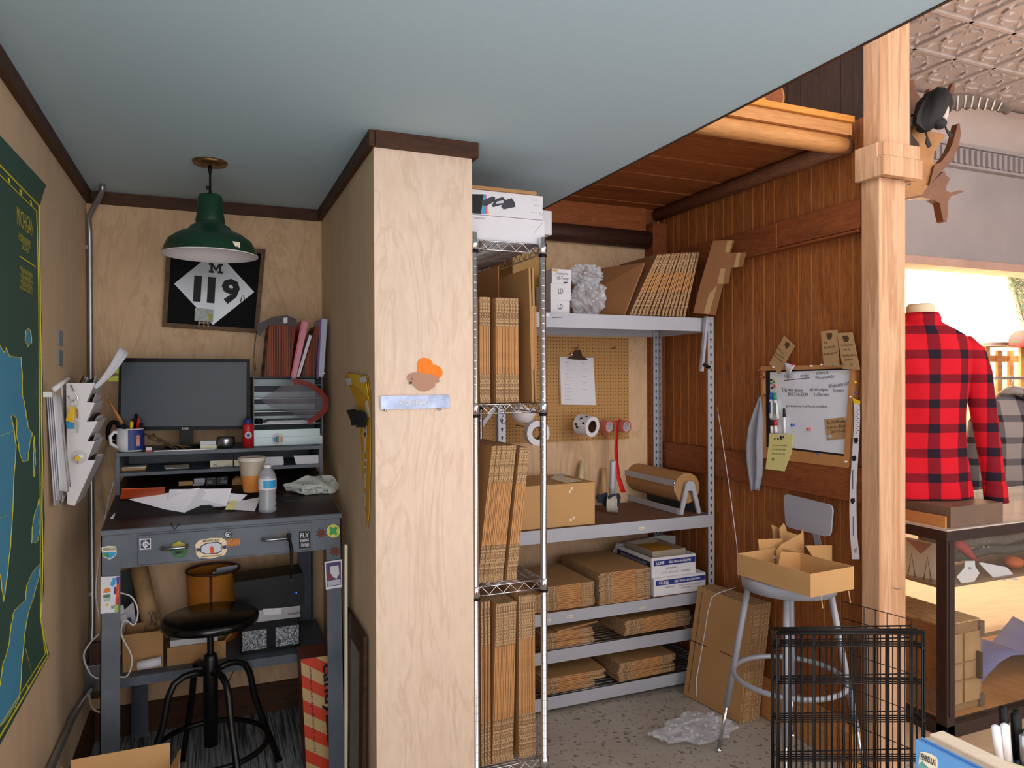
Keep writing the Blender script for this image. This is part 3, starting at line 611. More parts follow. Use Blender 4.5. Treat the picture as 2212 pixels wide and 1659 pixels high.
# lettered tray tower (grey steel sorter) on the hutch, right side
SX0, SX1 = P(547, 900, Y=3.3).x, P(696, 900, Y=3.3).x
t2 = thing('tray_sorter', 'silver metal letter tray tower standing right of the monitor', 'tray sorter', ((SX0+SX1)/2, 3.4, HT))
levels = [P(600, y, Y=3.29).z for y in (968, 944, 917, 890, 862, 833)]
levels[0] = HT+.001
m = MB(); top_z = levels[-1]+.035
m.box(SX0, SX0+.004, 3.29, 3.53, HT+.001, top_z); m.box(SX1-.004, SX1, 3.29, 3.53, HT+.001, top_z); m.box(SX0+.005, SX1-.005, 3.526, 3.53, HT+.001, top_z); m.build('cabinet', deskm, t2)
for k, z in enumerate(levels):
    m = MB(); m.box(SX0+.005, SX1-.005, 3.3, 3.525, z+.0005, z+.003)
    if k < 2: m.box(SX0+.002, SX1-.002 if k == 0 else SX1-.012, 3.285, 3.287, z+.0005, z+.036 if k == 0 else z+.032)
    else: m.box(SX0+.005, SX1-.005, 3.5, 3.502, z+.003, z+.028)
    m.build('tray', silver, t2)
m = MB(); m.box(SX0-.001, SX1+.001, 3.285, 3.535, top_z, top_z+.003); m.build('top_plate', deskm, t2)
cb_ = P(600, 949, Y=3.283); m = MB(); m.disc(cb_+V3((0, .001, 0)), .026, (0, -1, 0), 0, 28, .002); m.build('round_button_badge', white, label='round white badge with rainbow map pinned on lowest tray', cat='badge')
bz = bpy.data.objects['round_button_badge']
m = MB()
for k, (cm, xa, xb) in enumerate(((0, -.019, -.011), (1, -.010, -.003), (2, -.002, .004), (3, .005, .011), (4, .012, .018))):
    h = .016-abs((xa+xb)/2)*.3; m.prism([cb_+V3((xa, -.0013, -h+.003)), cb_+V3((xb, -.0013, -h)), cb_+V3((xb, -.0013, h)), cb_+V3((xa, -.0013, h-.004))], (0, -.0004, 0), k)
ORG[bz] = V3(bz.location); m.build('map_print', [cyan, navy, greenp, yellow, red], bz)
# papers in the tray
m = MB()
for k in range(3):
    z = levels[2]+.0035+.004*k; m.box(SX0+.04+.012*k, SX1-.03, 3.301+.01*k, 3.495, z, z+.0035)
m.build('paper_stack', white, label='loose stack of white papers inside the tray sorter', cat='papers')
m = MB(); m.tube([(SX0+.008, 3.32, levels[2]+.0155), (SX0+.036, 3.312, levels[2]+.0155)], .0115, 12); m.build('tape_roll', blk, label='black cylinder lying at left end of the paper-filled tray', cat='roll')
# files leaning on top of the tower
def slab(name, pts, Y0, depth, mats, label, cat, parts=()):
    t = thing(name, label, cat, P(*pts[-1], Y=Y0)); m = MB(); m.prism([P(a, b, Y=Y0) for a, b in pts], (0, depth, 0)); m.build('body', mats, t, bevel=.001)
    return t
def fl(pts, dz=0):  # keep feet on the tower
    return pts
def mk_ribs():
    mt, nt, bs = nodes('corrugated_rust_fabric'); w = N(nt, 'ShaderNodeTexWave'); w.inputs['Scale'].default_value = 45; w.bands_direction = 'X'
    nt.links.new(coords(nt), w.inputs['Vector']); nt.links.new(ramp(nt, w.outputs['Fac'], [(.2, '38170d'), (.8, '9a4a26')]), bs.inputs['Base Color']); bs.inputs['Roughness'].default_value = .7; return mt
ribm = mk_ribs()
tz = top_z+.0035
def lean(xa, xb, xta, xtb, zt, y0, y1, mm, name, label, cat):
    t = thing(name, label, cat, ((xa+xb)/2, y0, tz)); m = MB(); m.prism([(xa, y0, tz), (xb, y0, tz+.0), (xtb, y0, zt-.004), (xta, y0, zt)], (0, y1-y0, 0)); m.build('body', mm, t, bevel=.001); return t
def X3(a, Y=3.3): return P(a, 800, Y=Y).x
def Z3(b, Y=3.3): return P(630, b, Y=Y).z
t = lean(X3(570), X3(626), X3(583), X3(640), Z3(700), 3.3, 3.52, ribm, 'accordion_file', 'rust corrugated accordion file with black flap leaning left on tray tower', 'file')
m = MB(); m.prism([P(a, b, Y=3.297) for a, b in ((556, 700), (590, 684), (620, 681), (640, 690), (641, 706), (583, 700), (560, 727), (553, 716))], (0, -.003, 0)); m.build('flap', mat('dark_brown_leatherette', '2a1712', .5), t)
m = MB(); m.tube([P(a, b, Y=3.292) for a, b in ((556, 715), (551, 740), (550, 770), (553, 800), (550, 802), (547, 780), (550, 740), (554, 716))], .001, 5); m.build('elastic_cord', blk, t)
m = MB(); m.prism([P(a, b, Y=3.2935) for a, b in ((612, 687), (621, 685), (621, 697), (613, 699))], (0, -.001, 0)); m.build('label_tab', white, t)
t = lean(X3(628), X3(640), X3(652), X3(668), Z3(692), 3.3, 3.5, pink, 'ring_binder', 'pink and red plastic ring binder leaning between the accordion file and a brown file', 'binder')
m = MB(); m.prism([P(a, b, Y=3.297) for a, b in ((630, 818), (639, 818), (665, 697), (655, 694))], (0, -.002, 0)); m.build('spine_label', mat('pink_spine', 'd98a9a', .5, amt=.15, sc=20), t)
t = lean(X3(641), X3(648), X3(669), X3(675), Z3(722), 3.31, 3.5, white, 'paper_folder', 'thin white folder wedged between the pink binder and brown file', 'folder')
t = lean(X3(651.5), X3(681), X3(683), X3(691), Z3(702), 3.32, 3.52, ribm, 'accordion_file', 'narrow brown accordion file leaning beside the pale blue binder', 'file')
t = lean(X3(684), X3(699), X3(693.5), X3(708), Z3(686), 3.3, 3.52, mat('pale_blue_binder', 'b4bad2', .4), 'ring_binder', 'tall pale blue ring binder standing in the corner against partition', 'binder')
for b_ in (697, 806):
    c = P(700, b_, Y=3.299); m = MB(); m.disc(c, .0035, (0, -1, 0)); m.build('ring_hole', steel, t)
m = MB(); m.prism([P(a, b, Y=3.2985) for a, b in ((690, 705), (692, 687), (695, 687), (688, 818), (684, 818))], (0, -.001, 0)); m.build('purple_edge', mat('purple_plastic', '6a3f86', .5), t)
# grey tulle with red edge draped on the sorter
tul = mat('grey_tulle', '8f8a94', .9, alpha=.5, amt=.2, sc=30); tur = mat('red_net_edge', 'a8453c', .8, alpha=.8, amt=.3, sc=40)
t = thing('mesh_bag', 'sheer grey mesh bag with red edging hanging over the tray tower', 'bag', P(640, 925, Y=3.25))
tp = [(562, 862), (585, 850), (620, 826), (640, 818), (668, 824), (695, 842), (711, 862), (708, 885), (690, 905), (668, 918), (655, 905), (632, 893), (610, 885), (585, 880)]
cx_ = (650, 868)
def bag(u, v):
    k = u*14; i = int(k) % 14; j = (i+1) % 14; f = k-int(k); a = tp[i][0]*(1-f)+tp[j][0]*f; b = tp[i][1]*(1-f)+tp[j][1]*f
    q = P(cx_[0]*(1-v)+a*v, cx_[1]*(1-v)+b*v, Y=3.265); q.y -= .05*(1-v*v)+.006*sin(u*40)*v; return q
m = MB().grid(56, 6, bag); m.build('mesh_cloth', tul, t)
edge = [bag(k/56, 1) for k in range(9, 40)]
def redg(u, v): k = 10+u*27; q = bag((k % 56)/56, 1-v*.24); q.y -= .003; return q
m = MB().grid(27, 2, redg); m.build('red_border', tur, t)

# monitor
MY = 3.33
t = thing('monitor', 'black widescreen computer monitor standing on the desk hutch', 'monitor', P(400, 968, Y=MY))
o4 = [P(a, b, Y=MY) for a, b in ((258, 773), (540, 776), (539, 927), (253, 931))]; i4 = [P(a, b, Y=MY) for a, b in ((263, 783), (533, 783), (532, 920), (260, 922))]
m = MB(); m.prism([p+V3((0, .004, 0)) for p in o4], (0, .04, 0)); m.build('housing', blk, t, bevel=.004)
m = MB()
for k in range(4): m.prism([o4[k], o4[(k+1) % 4], i4[(k+1) % 4], i4[k]], (0, .0035, 0))
m.build('bezel', mat('gloss_black', '08080a', .3, spec=.08), t)
m = MB(); m.prism([p+V3((0, .002, 0)) for p in i4], (0, .0015, 0)); m.build('screen', mat('dark_screen', '2a353c', .35, amt=.2, sc=3, spec=.3), t)
m = MB(); m.text('DELL', P(401, 925.5, Y=MY-.0005), X_, Z_, .026, .008, bold=.02); m.build('logo', white, t)
c = P(402, 945, Y=MY+.03); m = MB(); m.box(c.x-.028, c.x+.028, MY+.046, MY+.065, HT+.008, c.z+.08); m.build('stand_neck', blk, t)
m = MB(); m.lathe([(0, 0), (.085, 0), (.085, .005), (.03, .008), (0, .008)], (c.x, MY+.06, HT+.0005), 32); m.build('stand_base', blk, t)
for k, b_ in enumerate((797, 815)):
    m = MB(); m.prism([P(a, b, Y=MY+.006) for a, b in ((235+k*-1, b_-1), (257, b_-3), (257, b_+9), (236+k*-2, b_+9))], (0, .002, 0)); m.build('page_flag', mat('lime_flag', 'b9c245', .6), label=('upper' if k == 0 else 'lower')+' yellow-green page flag stuck to left edge of monitor', cat='sticky flag')

# things on the hutch top
c = P(282, 973, Y=3.27); c.z = HT+.0005
t = thing('mug', 'white mug with navy printed side holding pens at left of hutch', 'mug', c); r = .05
m = MB(); m.lathe([(0, 0), (r*.8, 0), (r*.93, .006), (r, .03), (r, .092), (r*.93, .092), (r*.9, .01), (0, .01)], c, 28); m.build('body', whitep, t)
m = MB(); m.tube([c+V3((-.04, -.02, .078)), c+V3((-.055, -.028, .08)), c+V3((-.068, -.032, .064)), c+V3((-.066, -.03, .036)), c+V3((-.044, -.02, .018))], .007, 8); m.build('handle', whitep, t)
m = MB(); m.lathe([(r+.0006, .008), (r+.0006, .088)], c, 14, a0=radians(85), a1=radians(190)); m.build('print', navy, t)
m = MB(); a = c+V3((.03, -.041, .06)); m.ball(a, .009, 0); m.box(a.x-.006, a.x+.006, a.y-.003, a.y+.003, a.z-.036, a.z-.006, 0); m.build('printed_figure', mat('print_salmon', 'd08a7c', .5), t)
def pen(name, base, tip, rad, mm, cap, label, cat='pen'):
    t = thing(name, label, cat, base); b = V3(base); e = V3(tip); k = b.lerp(e, .68)
    m = MB(); m.tube([b, k], rad, 8); m.build('barrel', mm, t); m = MB(); m.tube([k, e, e+(e-k)*.04], [rad*1.12, rad*1.12, rad*.5], 8); m.build('cap', cap, t)
pc = c
for i, (dx, dy, tx, ty, h, rad, mm, cap, lab) in enumerate((
    (0, -.01, .003, .003, .105, .005, yellow, yellow, 'fat yellow highlighter standing in the white mug'), (-.012, .006, -.016, .006, .098, .004, white, blk, 'white pen with black cap at left in mug'),
    (.008, .01, .012, .02, .13, .004, blk, blk, 'tall black pen at the back of the mug'), (.012, .0, .02, .004, .118, .004, red, red, 'red pen leaning right in the white mug'),
    (.014, -.01, .028, -.006, .1, .0035, white, blk, 'short white pen at right rim of mug'), (.005, .002, .006, .006, .112, .003, navyd, blk, 'thin dark blue pen in middle of mug'))):
    pen('pen', c+V3((dx*1.3, dy*1.3, .012)), c+V3((tx*1.5, ty*1.5, h*1.12)), rad*1.3, mm, cap, lab)
t = thing('wooden_mallet', 'wooden handled hammer leaning behind the pen mug', 'hammer', c+V3((-.01, .05, .01)))
a = P(233, 862, Y=3.315); b = P(266, 918, Y=3.305); m = MB(); m.tube([b, b.lerp(a, .5), a], [.0075, .006, .0045], 10); m.build('handle', firh, t)
m = MB(); d = (b-a).normalized(); m.tube([b+V3((-.008, .02, -.012)), b+V3((-.04, .03, -.055))], .012, 10); m.build('head', blkm, t)
c = P(222+24, 935, Y=3.42); m = MB(); m.tube([c+V3((cos(k*pi/8)*.022, 0, sin(k*pi/8)*.045)) for k in range(16)], .009, 8, closed=True); m.build('headphones', blk, label='black headphone ring standing behind the mug', cat='headphones')
c = P(322, 972, Y=3.225); c.z = HT+.0005
t = thing('date_stamp', 'small red and white stamp box beside the mug', 'stamp', c); m = MB(); m.box(c.x-.012, c.x+.012, c.y-.01, c.y+.01, c.z, c.z+.006); m.build('base', red, t); m = MB(); m.prism([(c.x-.011, c.y-.009, c.z+.0065), (c.x+.011, c.y-.009, c.z+.0065), (c.x+.009, c.y-.009, c.z+.018), (c.x-.009, c.y-.009, c.z+.018)], (0, .018, 0)); m.build('cover', white, t)
a = P(333, 970, Y=3.215); m = MB(); m.box(a.x, P(463, 970, Y=3.215).x, 3.212, 3.232, HT+.0005, HT+.004); m.build('keyboard_tray', whitep, label='long thin white plastic strip on hutch edge below monitor', cat='strip')
BY = 3.27
t = thing('dried_branch', 'twisted dry brown branch lying under the monitor', 'branch', P(370, 965, Y=3.32)+V3((0, 0, 0)))
for s0, s1, r0 in (((312, 938), (400, 962), .006), ((318, 945), (385, 966), .005), ((330, 938), (375, 958), .004), ((340, 950), (415, 963), .004)):
    a = P(*s0, Y=3.25); b = P(*s1, Y=3.25); a.z = max(a.z, HT+.012); b.z = HT+.007; m = MB(); m.tube([a.lerp(b, k/6)+V3((0, random.uniform(-.006, .006), random.uniform(-.003, .004))) for k in range(7)], [r0*(1-.08*k) for k in range(7)], 6); m.build('twig', mat('dry_bark', '5a452c', .9, amt=.25, sc=30), t)
for k, (b0, b1) in enumerate(((964, 955), (955, 947))):
    a = P(434, 960, Y=3.25); m = MB(); w = .06-.003*k; m.box(a.x-.002, a.x+w, 3.25, 3.29, HT+.0005+.0165*k, HT+.0165+.0165*k); m.build('small_box', (creamp, paper2)[k], label=('lower cream' if k == 0 else 'upper grey')+' little box of the pair right of monitor stand', cat='box', bevel=.001)
c = P(488, 968, Y=3.27); c.z = HT+.0005; r = .036
m = MB(); m.lathe([(0, 0), (r*.75, 0), (r, .012), (r, .036), (r*.95, .046), (r*.9, .046), (r*.9, .014), (0, .006)], c, 28); m.build('metal_bowl', steel, label='small round brushed steel bowl on hutch beside red can', cat='bowl')
c = P(536, 969, Y=3.26); c.z = HT+.0005
t = thing('spray_can', 'red spray can with blue cap and round white label', 'can', c); r = .0215
m = MB(); m.lathe([(0, 0), (r, 0), (r, .092), (r*.8, .1), (0, .1)], c, 24); m.build('can_body', red, t)
m = MB(); m.lathe([(r*.72, .1005), (r*.72, .113), (r*.5, .12), (0, .12)], c, 20); m.build('cap', navy, t)
m = MB(); m.lathe([(0, 0), (.0145, 0), (.0145, .001), (0, .001)], c+V3((0, -r-.0002, .052)), 20, ax=(0, -1, 0)); m.build('emblem', white, t)
m = MB(); m.disc(c+V3((0, -r-.0014, .052)), .007, (0, -1, 0), t=.0004); m.build('emblem_ring', navy, t)

# hutch middle shelf
HMz = HM+.0005
def hbox(name, x0, x1, y, h, mm, label, cat='box', z=HMz, d=.05, txt=None):
    a = P(x0, 1010, Y=y).x; b = P(x1, 1010, Y=y).x; t = thing(name, label, cat, ((a+b)/2, y+d/2, z)); m = MB(); m.box(a, b, y, y+d, z, z+h); m.build('body', mm, t, bevel=.001)
    if txt:
        m = MB()
        for s_, fx, fz, w_, h_ in txt: m.text(s_, (a+(b-a)*fx, y, z+h*fz), X_, Z_, (b-a)*w_, h*h_)
        m.build('print', ink, t)
    return t
hbox('card_box', 263, 314, 3.29, .009, cbl, 'low brown card box at left end of the middle hutch shelf', d=.08)
hbox('card_stack', 263, 315, 3.292, .005, creamp, 'cream card stack lying on the low brown box', 'cards', z=HMz+.0095, d=.07)
hbox('note_pad', 357, 408, 3.29, .003, white, 'white pad under the olive wallet on the middle hutch shelf', 'notepad', d=.07)
hbox('wallet', 354, 409, 3.292, .012, mat('olive_leather', '4c4428', .5), 'olive green wallet lying on a white pad', 'wallet', z=HMz+.0035, d=.06)
hbox('business_card_box', 454, 503, 3.28, .027, creamp, 'cream business card box with green emblem on middle hutch shelf', txt=[('BUSINESS', .75, .2, .25, .1), ('PENINSULAS CARDS', .5, .75, .5, .06), ('A', .22, .35, .2, .3)])
hbox('business_card_box', 506, 528, 3.283, .026, creamp, 'second cream card box partly behind the tan coffee cup', txt=[('NOTE CARDS', .5, .7, .7, .1)])
for k, (a, b, lab) in enumerate(((563, 612, 'fanned white envelopes on the middle shelf behind bottle'), (640, 690, 'stack of white envelopes at right end of middle hutch shelf'))):
    t = thing('envelope_stack', lab, 'envelopes', P((a+b)/2, 1010, Y=3.3))
    for j in range(4):
        A = P(a-3+2*j, 1010, Y=3.24+.004*j).x; B = P(b-1+j, 1010, Y=3.24+.004*j).x; m = MB(); m.prism([(A+.005, 3.24+.008*j, HMz+.001*j), (B, 3.24+.008*j, HMz+.001*j), (B-.002, 3.248+.008*j, HMz+.035-.001*j), (A-.004, 3.248+.008*j, HMz+.037-.001*j)], (0, .004, 0)); m.build('envelope', white, t)
# under hutch / on desk top
def onx(a, b): # desk-top point under pixel, on the sloping top
    z = DZ+.02
    for _ in range(4): q = P(a, b, Z=z); z = slope(q.y)+.0022
    return q
def dslab(name, pts, h, mm, label, cat, lift=0, parent=None):
    q = [onx(a, b)+V3((0, 0, lift)) for a, b in pts]; m = MB(); m.prism(q, (0, 0, h))
    return m.build(name, mm, label=label, cat=cat) if parent is None else m.build(name, mm, parent)
t = thing('orange_folder', 'orange card folder at left on the desk with small ornament', 'folder', onx(300, 1070)); dslab('cover', [(259, 1078), (355, 1072), (357, 1054), (263, 1057)], .002, orangem, '', '', 0, t)
c = onx(320, 1068)+V3((0, 0, .002)); m = MB(); m.ball(c+V3((0, 0, .003)), .004, 0, 8, (2, 1, 1)); m.ball(c+V3((.008, 0, .003)), .003, 1, 8, (1.5, 1, 1)); m.build('beaded_ornament', [steel, red], label='tiny silver and red ornament on the orange folder', cat='ornament')
for k, (pts, lab) in enumerate((([(278, 1080), (430, 1055), (470, 1080), (397, 1112)], 'long white sheet lying undermost at left of papers'), ([(345, 1072), (420, 1062), (470, 1088), (352, 1105)], 'white sheet with letterhead in middle of papers'),
        ([(366, 1060), (500, 1058), (489, 1096), (360, 1104)], 'topmost white printed sheet folded twice'), ([(470, 1066), (534, 1072), (520, 1085), (484, 1090)], 'grey sheet sticking out at right of papers'),
        ([(486, 1092), (562, 1078), (550, 1108), (491, 1104)], 'pale printed card lying beside water bottle'))):
    o = dslab('paper_sheet', pts, .0006, white if k != 3 else paper2, lab, 'paper', .0016+.0013*k)
o = bpy.data.objects['paper_sheet.002']; ORG[o] = V3(o.location)
m = MB(); c = onx(392, 1066)+V3((0, 0, .0045)); m.text('Insurance', c, X_, (0, 1, 0), .045, .006); m.build('heading', ink, o)
dslab('sticky_note', [(485, 1106), (500, 1084), (512, 1086), (505, 1106)], .0006, yellowp, 'yellow sticky note beside the pale card', 'note', .0085)
dslab('desk_mat', [(260, 1085), (430, 1077), (488, 1112), (245, 1122)], .0015, mat('black_mat', '0c0b0d', .6), 'black mat lying under the papers on desk', 'mat', 0)
dslab('mousepad', [(600, 1075), (612, 1082), (640, 1082), (646, 1070)], .0015, mat('black_mat', '0c0b0d', .6), 'dark pad partly under the patterned bag', 'mat', 0)
m = MB(); pts = [onx(a, b)+V3((0, 0, .004)) for a, b in ((232, 1133), (250, 1130), (262, 1131), (252, 1138), (262, 1136), (275, 1132), (285, 1132), (280, 1137), (300, 1132))]; m.tube(pts, .0022, 6); m.build('white_cable', whitep, label='short white tangled cord at front left of desk', cat='cord')
dslab('paper_scrap', [(238, 1120), (248, 1108), (249, 1120)], .001, white, 'torn white paper corner at left desk edge', 'paper')
c = onx(378, 1137); m = MB(); m.tube([onx(369, 1128)+V3((0, 0, .004)), V3((onx(372, 1135).x, DY0-.006, DZ+.006)), V3((c.x, DY0-.008, DZ-.012)), V3((onx(388, 1135).x, DY0-.006, DZ+.004)), onx(389, 1127)+V3((0, 0, .004))], .0013, 6); m.build('black_cable', blk, label='thin black cord drooping over the front desk edge', cat='cord')
Hb = 3.2
def dbox(name, x0, x1, yb, yt, Y0, mm, label, cat='box', d=.03, txt=None):
    A = P(x0, yb, Y=Y0); B = P(x1, yb, Y=Y0); zt = P(x0, yt, Y=Y0).z; z0 = slope(Y0+d)+.0022 if yb > 1050 else A.z
    z0 += .004 if yb > 1046 else 0
    t = thing(name, label, cat, ((A.x+B.x)/2, Y0+d/2, z0)); m = MB(); m.box(A.x, B.x, Y0, Y0+d, z0, zt); m.build('body', mm, t, bevel=.001)
    if txt:
        m = MB()
        for s_, fx, fz, w_, h_, mi in txt: m.text(s_, (A.x+(B.x-A.x)*fx, Y0, z0+(zt-z0)*fz), X_, Z_, (B.x-A.x)*w_, (zt-z0)*h_, mi)
        m.build('print', [white, ink], t)
    return t
dbox('label_box', 386, 417, 1056, 1041, 3.27, cbl, 'small tan cardboard box left of the grey tape box')
dbox('tape_box', 417, 440, 1058, 1046, 3.26, paper2, 'grey printed box under a silver box', txt=[('TAPE', .5, .5, .7, .3, 1)])
dbox('silver_box', 419, 443, 1045.5, 1034, 3.26, mat('silver_card', '9aa0a8', .35, m=.4), 'silver card box stacked on the grey printed box')
dbox('toner_box', 444, 468, 1060, 1032, 3.25, mat('black_card', '18181c', .5), 'left of two small black boxes with bar code', txt=[('|||||', .4, .45, .4, .4, 0), ('A C', .5, .85, .5, .1, 0)])
dbox('toner_box', 469, 492, 1060, 1030, 3.25, mat('black_card', '18181c', .5), 'right of two small black boxes with bar code', txt=[('||||||', .6, .4, .5, .3, 0), ('O', .5, .75, .3, .15, 0)])
m = MB(); a = onx(366, 1062); b = onx(441, 1057); m.prism([(a.x, 3.2, slope(3.2)+.0025), (b.x, 3.2, slope(3.2)+.0025), (b.x, 3.235, slope(3.235)+.0025), (a.x, 3.235, slope(3.235)+.0025)], (0, 0, .004)); m.build('ruler', whitep, label='long white ruler lying behind the papers', cat='ruler')
c = P(512, 1042, Y=3.28); m = MB(); m.ball(c, .03, 0, 10, (.75, .5, .75)); o = m.build('crumpled_paper_bag', cb, label='crumpled brown paper ball behind the coffee cup', cat='paper')
for v in o.data.vertices: v.co += V3((random.uniform(-.004, .004),)*1+(random.uniform(-.004, .004), random.uniform(-.004, .004)))
o.data.polygons.foreach_set('use_smooth', [False]*len(o.data.polygons))
# coffee cup
c = onx(545, 1064)+V3((0, 0, .004)); r = .04
t = thing('coffee_cup', 'beige lidded travel cup with orange sleeve standing on desk', 'cup', c)
s = P(543, 985, Y=c.y).z-c.z; m = MB(); m.lathe([(0, 0), (r*.8, 0), (r*1.08, s*.47)], c, 32); m.build('sleeve', mat('orange_silicone', 'cf8238', .5), t)
m = MB(); m.lathe([(r*1.04, s*.47), (r*1.2, s*.88)], c, 32); m.build('cup_body', mat('beige_cup', 'b7a898', .5), t)
m = MB(); m.lathe([(r*1.28, s*.87), (r*1.3, s*.92), (r*1.24, s*.97), (r*1.1, s*.98), (r*1.05, s*.965), (0, s*.965)], c, 32); m.build('lid', mat('beige_lid', 'd6cbbd', .45), t)
# water bottle
c = onx(578, 1110)+V3((0, 0, .005)); s = P(577, 1004, Y=c.y).z-c.z; r = .033
t = thing('water_bottle', 'half full clear plastic water bottle with blue label on desk', 'bottle', c)
pr = [(0, .0), (.7, 0), (.95, .03), (1, .08), (.9, .14), (1, .2), (.88, .27), (1, .33), (.9, .4), (.98, .46), (.98, .5), (.98, .7), (.95, .76), (.75, .86), (.4, .92), (.38, .95)]
petm = mat('clear_pet', 'd8dde4', .08, alpha=.38, amt=0, spec=1)
m = MB(); m.lathe([(a*r, b*s) for a, b in pr], c, 24); m.build('bottle_body', petm, t)
m = MB(); m.lathe([(.42*r, .945*s), (.44*r, 1.0*s), (0, 1.0*s)], c, 20); m.build('cap', whitep, t)
m = MB(); m.lathe([(r*1.0, .5*s), (r*1.0, .72*s)], c, 30, 0); m.lathe([(r*1.015, .53*s), (r*1.015, .69*s)], c, 10, 1, a0=radians(60), a1=radians(150)); m.build('label', [white, cyan], t)
# patterned bag
t = thing('patterned_bag', 'crumpled white bag with green leaf print lying on desk right side', 'bag', onx(680, 1088))
tp2 = [(610, 1050), (630, 1040), (660, 1030), (690, 1026), (718, 1030), (737, 1048), (743, 1070), (728, 1086), (700, 1088), (688, 1096), (662, 1088), (640, 1070), (622, 1062)]
tp2 = tp2+[tp2[0]]
def mk_leaf():
    mt, nt, bs = nodes('leaf_print_film'); v = N(nt, 'ShaderNodeTexVoronoi'); v.inputs['Scale'].default_value = 75; nt.links.new(coords(nt, (1, 1, .45)), v.inputs['Vector'])
    nt.links.new(ramp(nt, v.outputs[0], [(.2, '51705f'), (.3, 'd5d8d2')]), bs.inputs['Base Color']); bs.inputs['Roughness'].default_value = .4; return mt
def pb(u, v):
    k = u*13; i = min(int(k), 12); f = k-i; a = tp2[i][0]*(1-f)+tp2[i+1][0]*f; b = tp2[i][1]*(1-f)+tp2[i+1][1]*f
    w = v; q = P(680*(1-w)+a*w, 1062*(1-w)+b*w, Y=3.12); q.y -= .06*(1-w**3)-.012*sin(v*9); q += V3((sin(u*37+v*9), sin(u*51), sin(u*43+v*14)))*.004; q.z = max(q.z, slope(q.y)+.004)
    return q
m = MB().grid(60, 10, pb); m.grid(60, 4, lambda u, v: pb(u, 1).lerp(V3((P(680, 1060, Y=3.12).x, 3.19, slope(3.2)+.02)), v)); m.build('film', mk_leaf(), t)

# stickers on the desk front
YD = DY0-.005
def dk(a, b, l=0, Y=YD): return P(a, b, Y=Y-l)
def badge(name, label, pts, mm, items=(), Y=YD, cat='sticker'):
    t = thing(name, label, cat, dk(*pts[0], 0, Y)); m = MB(); m.prism([dk(a, b, .0002, Y) for a, b in pts], (0, -.0006, 0)); m.build('base', mm, t)
    for k, it in enumerate(items):
        m = MB()
        if isinstance(it[0], str):
            s_, cx, cy, w_, h_, mm2 = it; c = dk(cx, cy, .0012, Y); k_ = (P(cx+1, cy, Y=Y).x-P(cx, cy, Y=Y).x); kz = (P(cx, cy, Y=Y).z-P(cx, cy+1, Y=Y).z); m.text(s_, c, V3((1, 0, .0)), Z_, w_*k_, h_*kz, bold=.01); m.build('lettering', mm2, t)
        else: m.prism([dk(a, b, .0009+.0001*k, Y) for a, b in it[0]], (0, -.0002, 0)); m.build('printed_shape', it[1], t)
    return t
sh = [(219, 1183), (234, 1179), (251, 1180), (252, 1196), (248, 1202), (237, 1209), (222, 1202)]
badge('peninsulas_sticker', 'shield shaped PENINSULAS sticker on upper left desk leg', sh, creamp, [([(221, 1193), (251, 1192), (251, 1196), (247, 1201), (237, 1207), (223, 1201)], cyan), ([(223, 1200), (226, 1194), (229, 1198), (232, 1192), (235, 1198), (239, 1201), (232, 1204)], greenp), ('PENINSULAS', 236, 1186, 27, 6, ink)], Y=DY0-.0005)
badge('road_sticker', 'small square M 119 diamond sticker at left of desk drawer', [(301, 1164), (326, 1163), (326, 1186), (302, 1188)], white, [([(304, 1167), (324, 1165), (324, 1184), (304, 1185)], navyd), ([(314, 1166), (323, 1175), (314, 1185), (305, 1176)], white), ('119', 314, 1176, 13, 7, ink), ('M', 314, 1169, 4, 3, ink)])
c0 = (387, 1187); circ = lambda r, cx=c0[0], cy=c0[1]: [(cx+r*cos(k*pi/12), cy+r*sin(k*pi/12)) for k in range(24)]
badge('green_round_sticker', 'round green and yellow park sticker behind left drawer handle', circ(19), mat('dark_green_print', '1f5a34', .5), [([(370, 1183), (374, 1175), (387, 1169), (400, 1175), (404, 1183)], mat('gold_print', 'b9a33a', .5)), ('EMMET', 387, 1193, 18, 6, ink), ('COUNTY', 387, 1201, 14, 5, greenp)])
mich = [(422, 1176), (430, 1167), (455, 1162), (480, 1162), (489, 1168), (490, 1190), (485, 1199), (455, 1207), (430, 1205), (424, 1198)]
badge('michigan_sticker', 'large cream Michigan deer badge sticker on centre of drawer', mich, mat('peach_cream', 'e9d3b0', .6), [([(433, 1180), (445, 1173), (470, 1170), (479, 1174), (479, 1191), (470, 1196), (445, 1198), (433, 1193)], navyd), ([(435, 1181), (446, 1175), (469, 1172), (477, 1176), (477, 1190), (469, 1194), (446, 1196), (435, 1192)], paper2), ([(455, 1196), (453, 1185), (457, 1178), (462, 1184), (463, 1195)], orangem), ([(424, 1184), (433, 1184), (433, 1191), (424, 1191)], navyd), ([(480, 1179), (489, 1178), (489, 1185), (480, 1186)], navyd), ('MICHIGAN', 456, 1167.5, 34, 5, ink), ('DEPARTMENT OF NATURAL RESOURCES', 457, 1201, 44, 3, ink)])
badge('orange_word_sticker', 'orange IGAN lettering sticker peeking from behind the deer badge', [(489, 1165), (505, 1163), (519, 1162), (519, 1178), (504, 1180), (490, 1182)], mat('orange_brown', 'a5642a', .6), [('IGAN', 505, 1171, 26, 13, mat('dark_orange', 'd98a3c', .6))])
badge('black_quote_sticker', 'black sticker with white block lettering right of the drawer handle', [(646, 1148), (670, 1147), (671, 1183), (646, 1185)], ink, [('FLY', 658, 1156, 18, 10, white), ('FISHING', 658, 1167, 18, 7, white), ('OWNER', 659, 1177, 18, 8, white)])
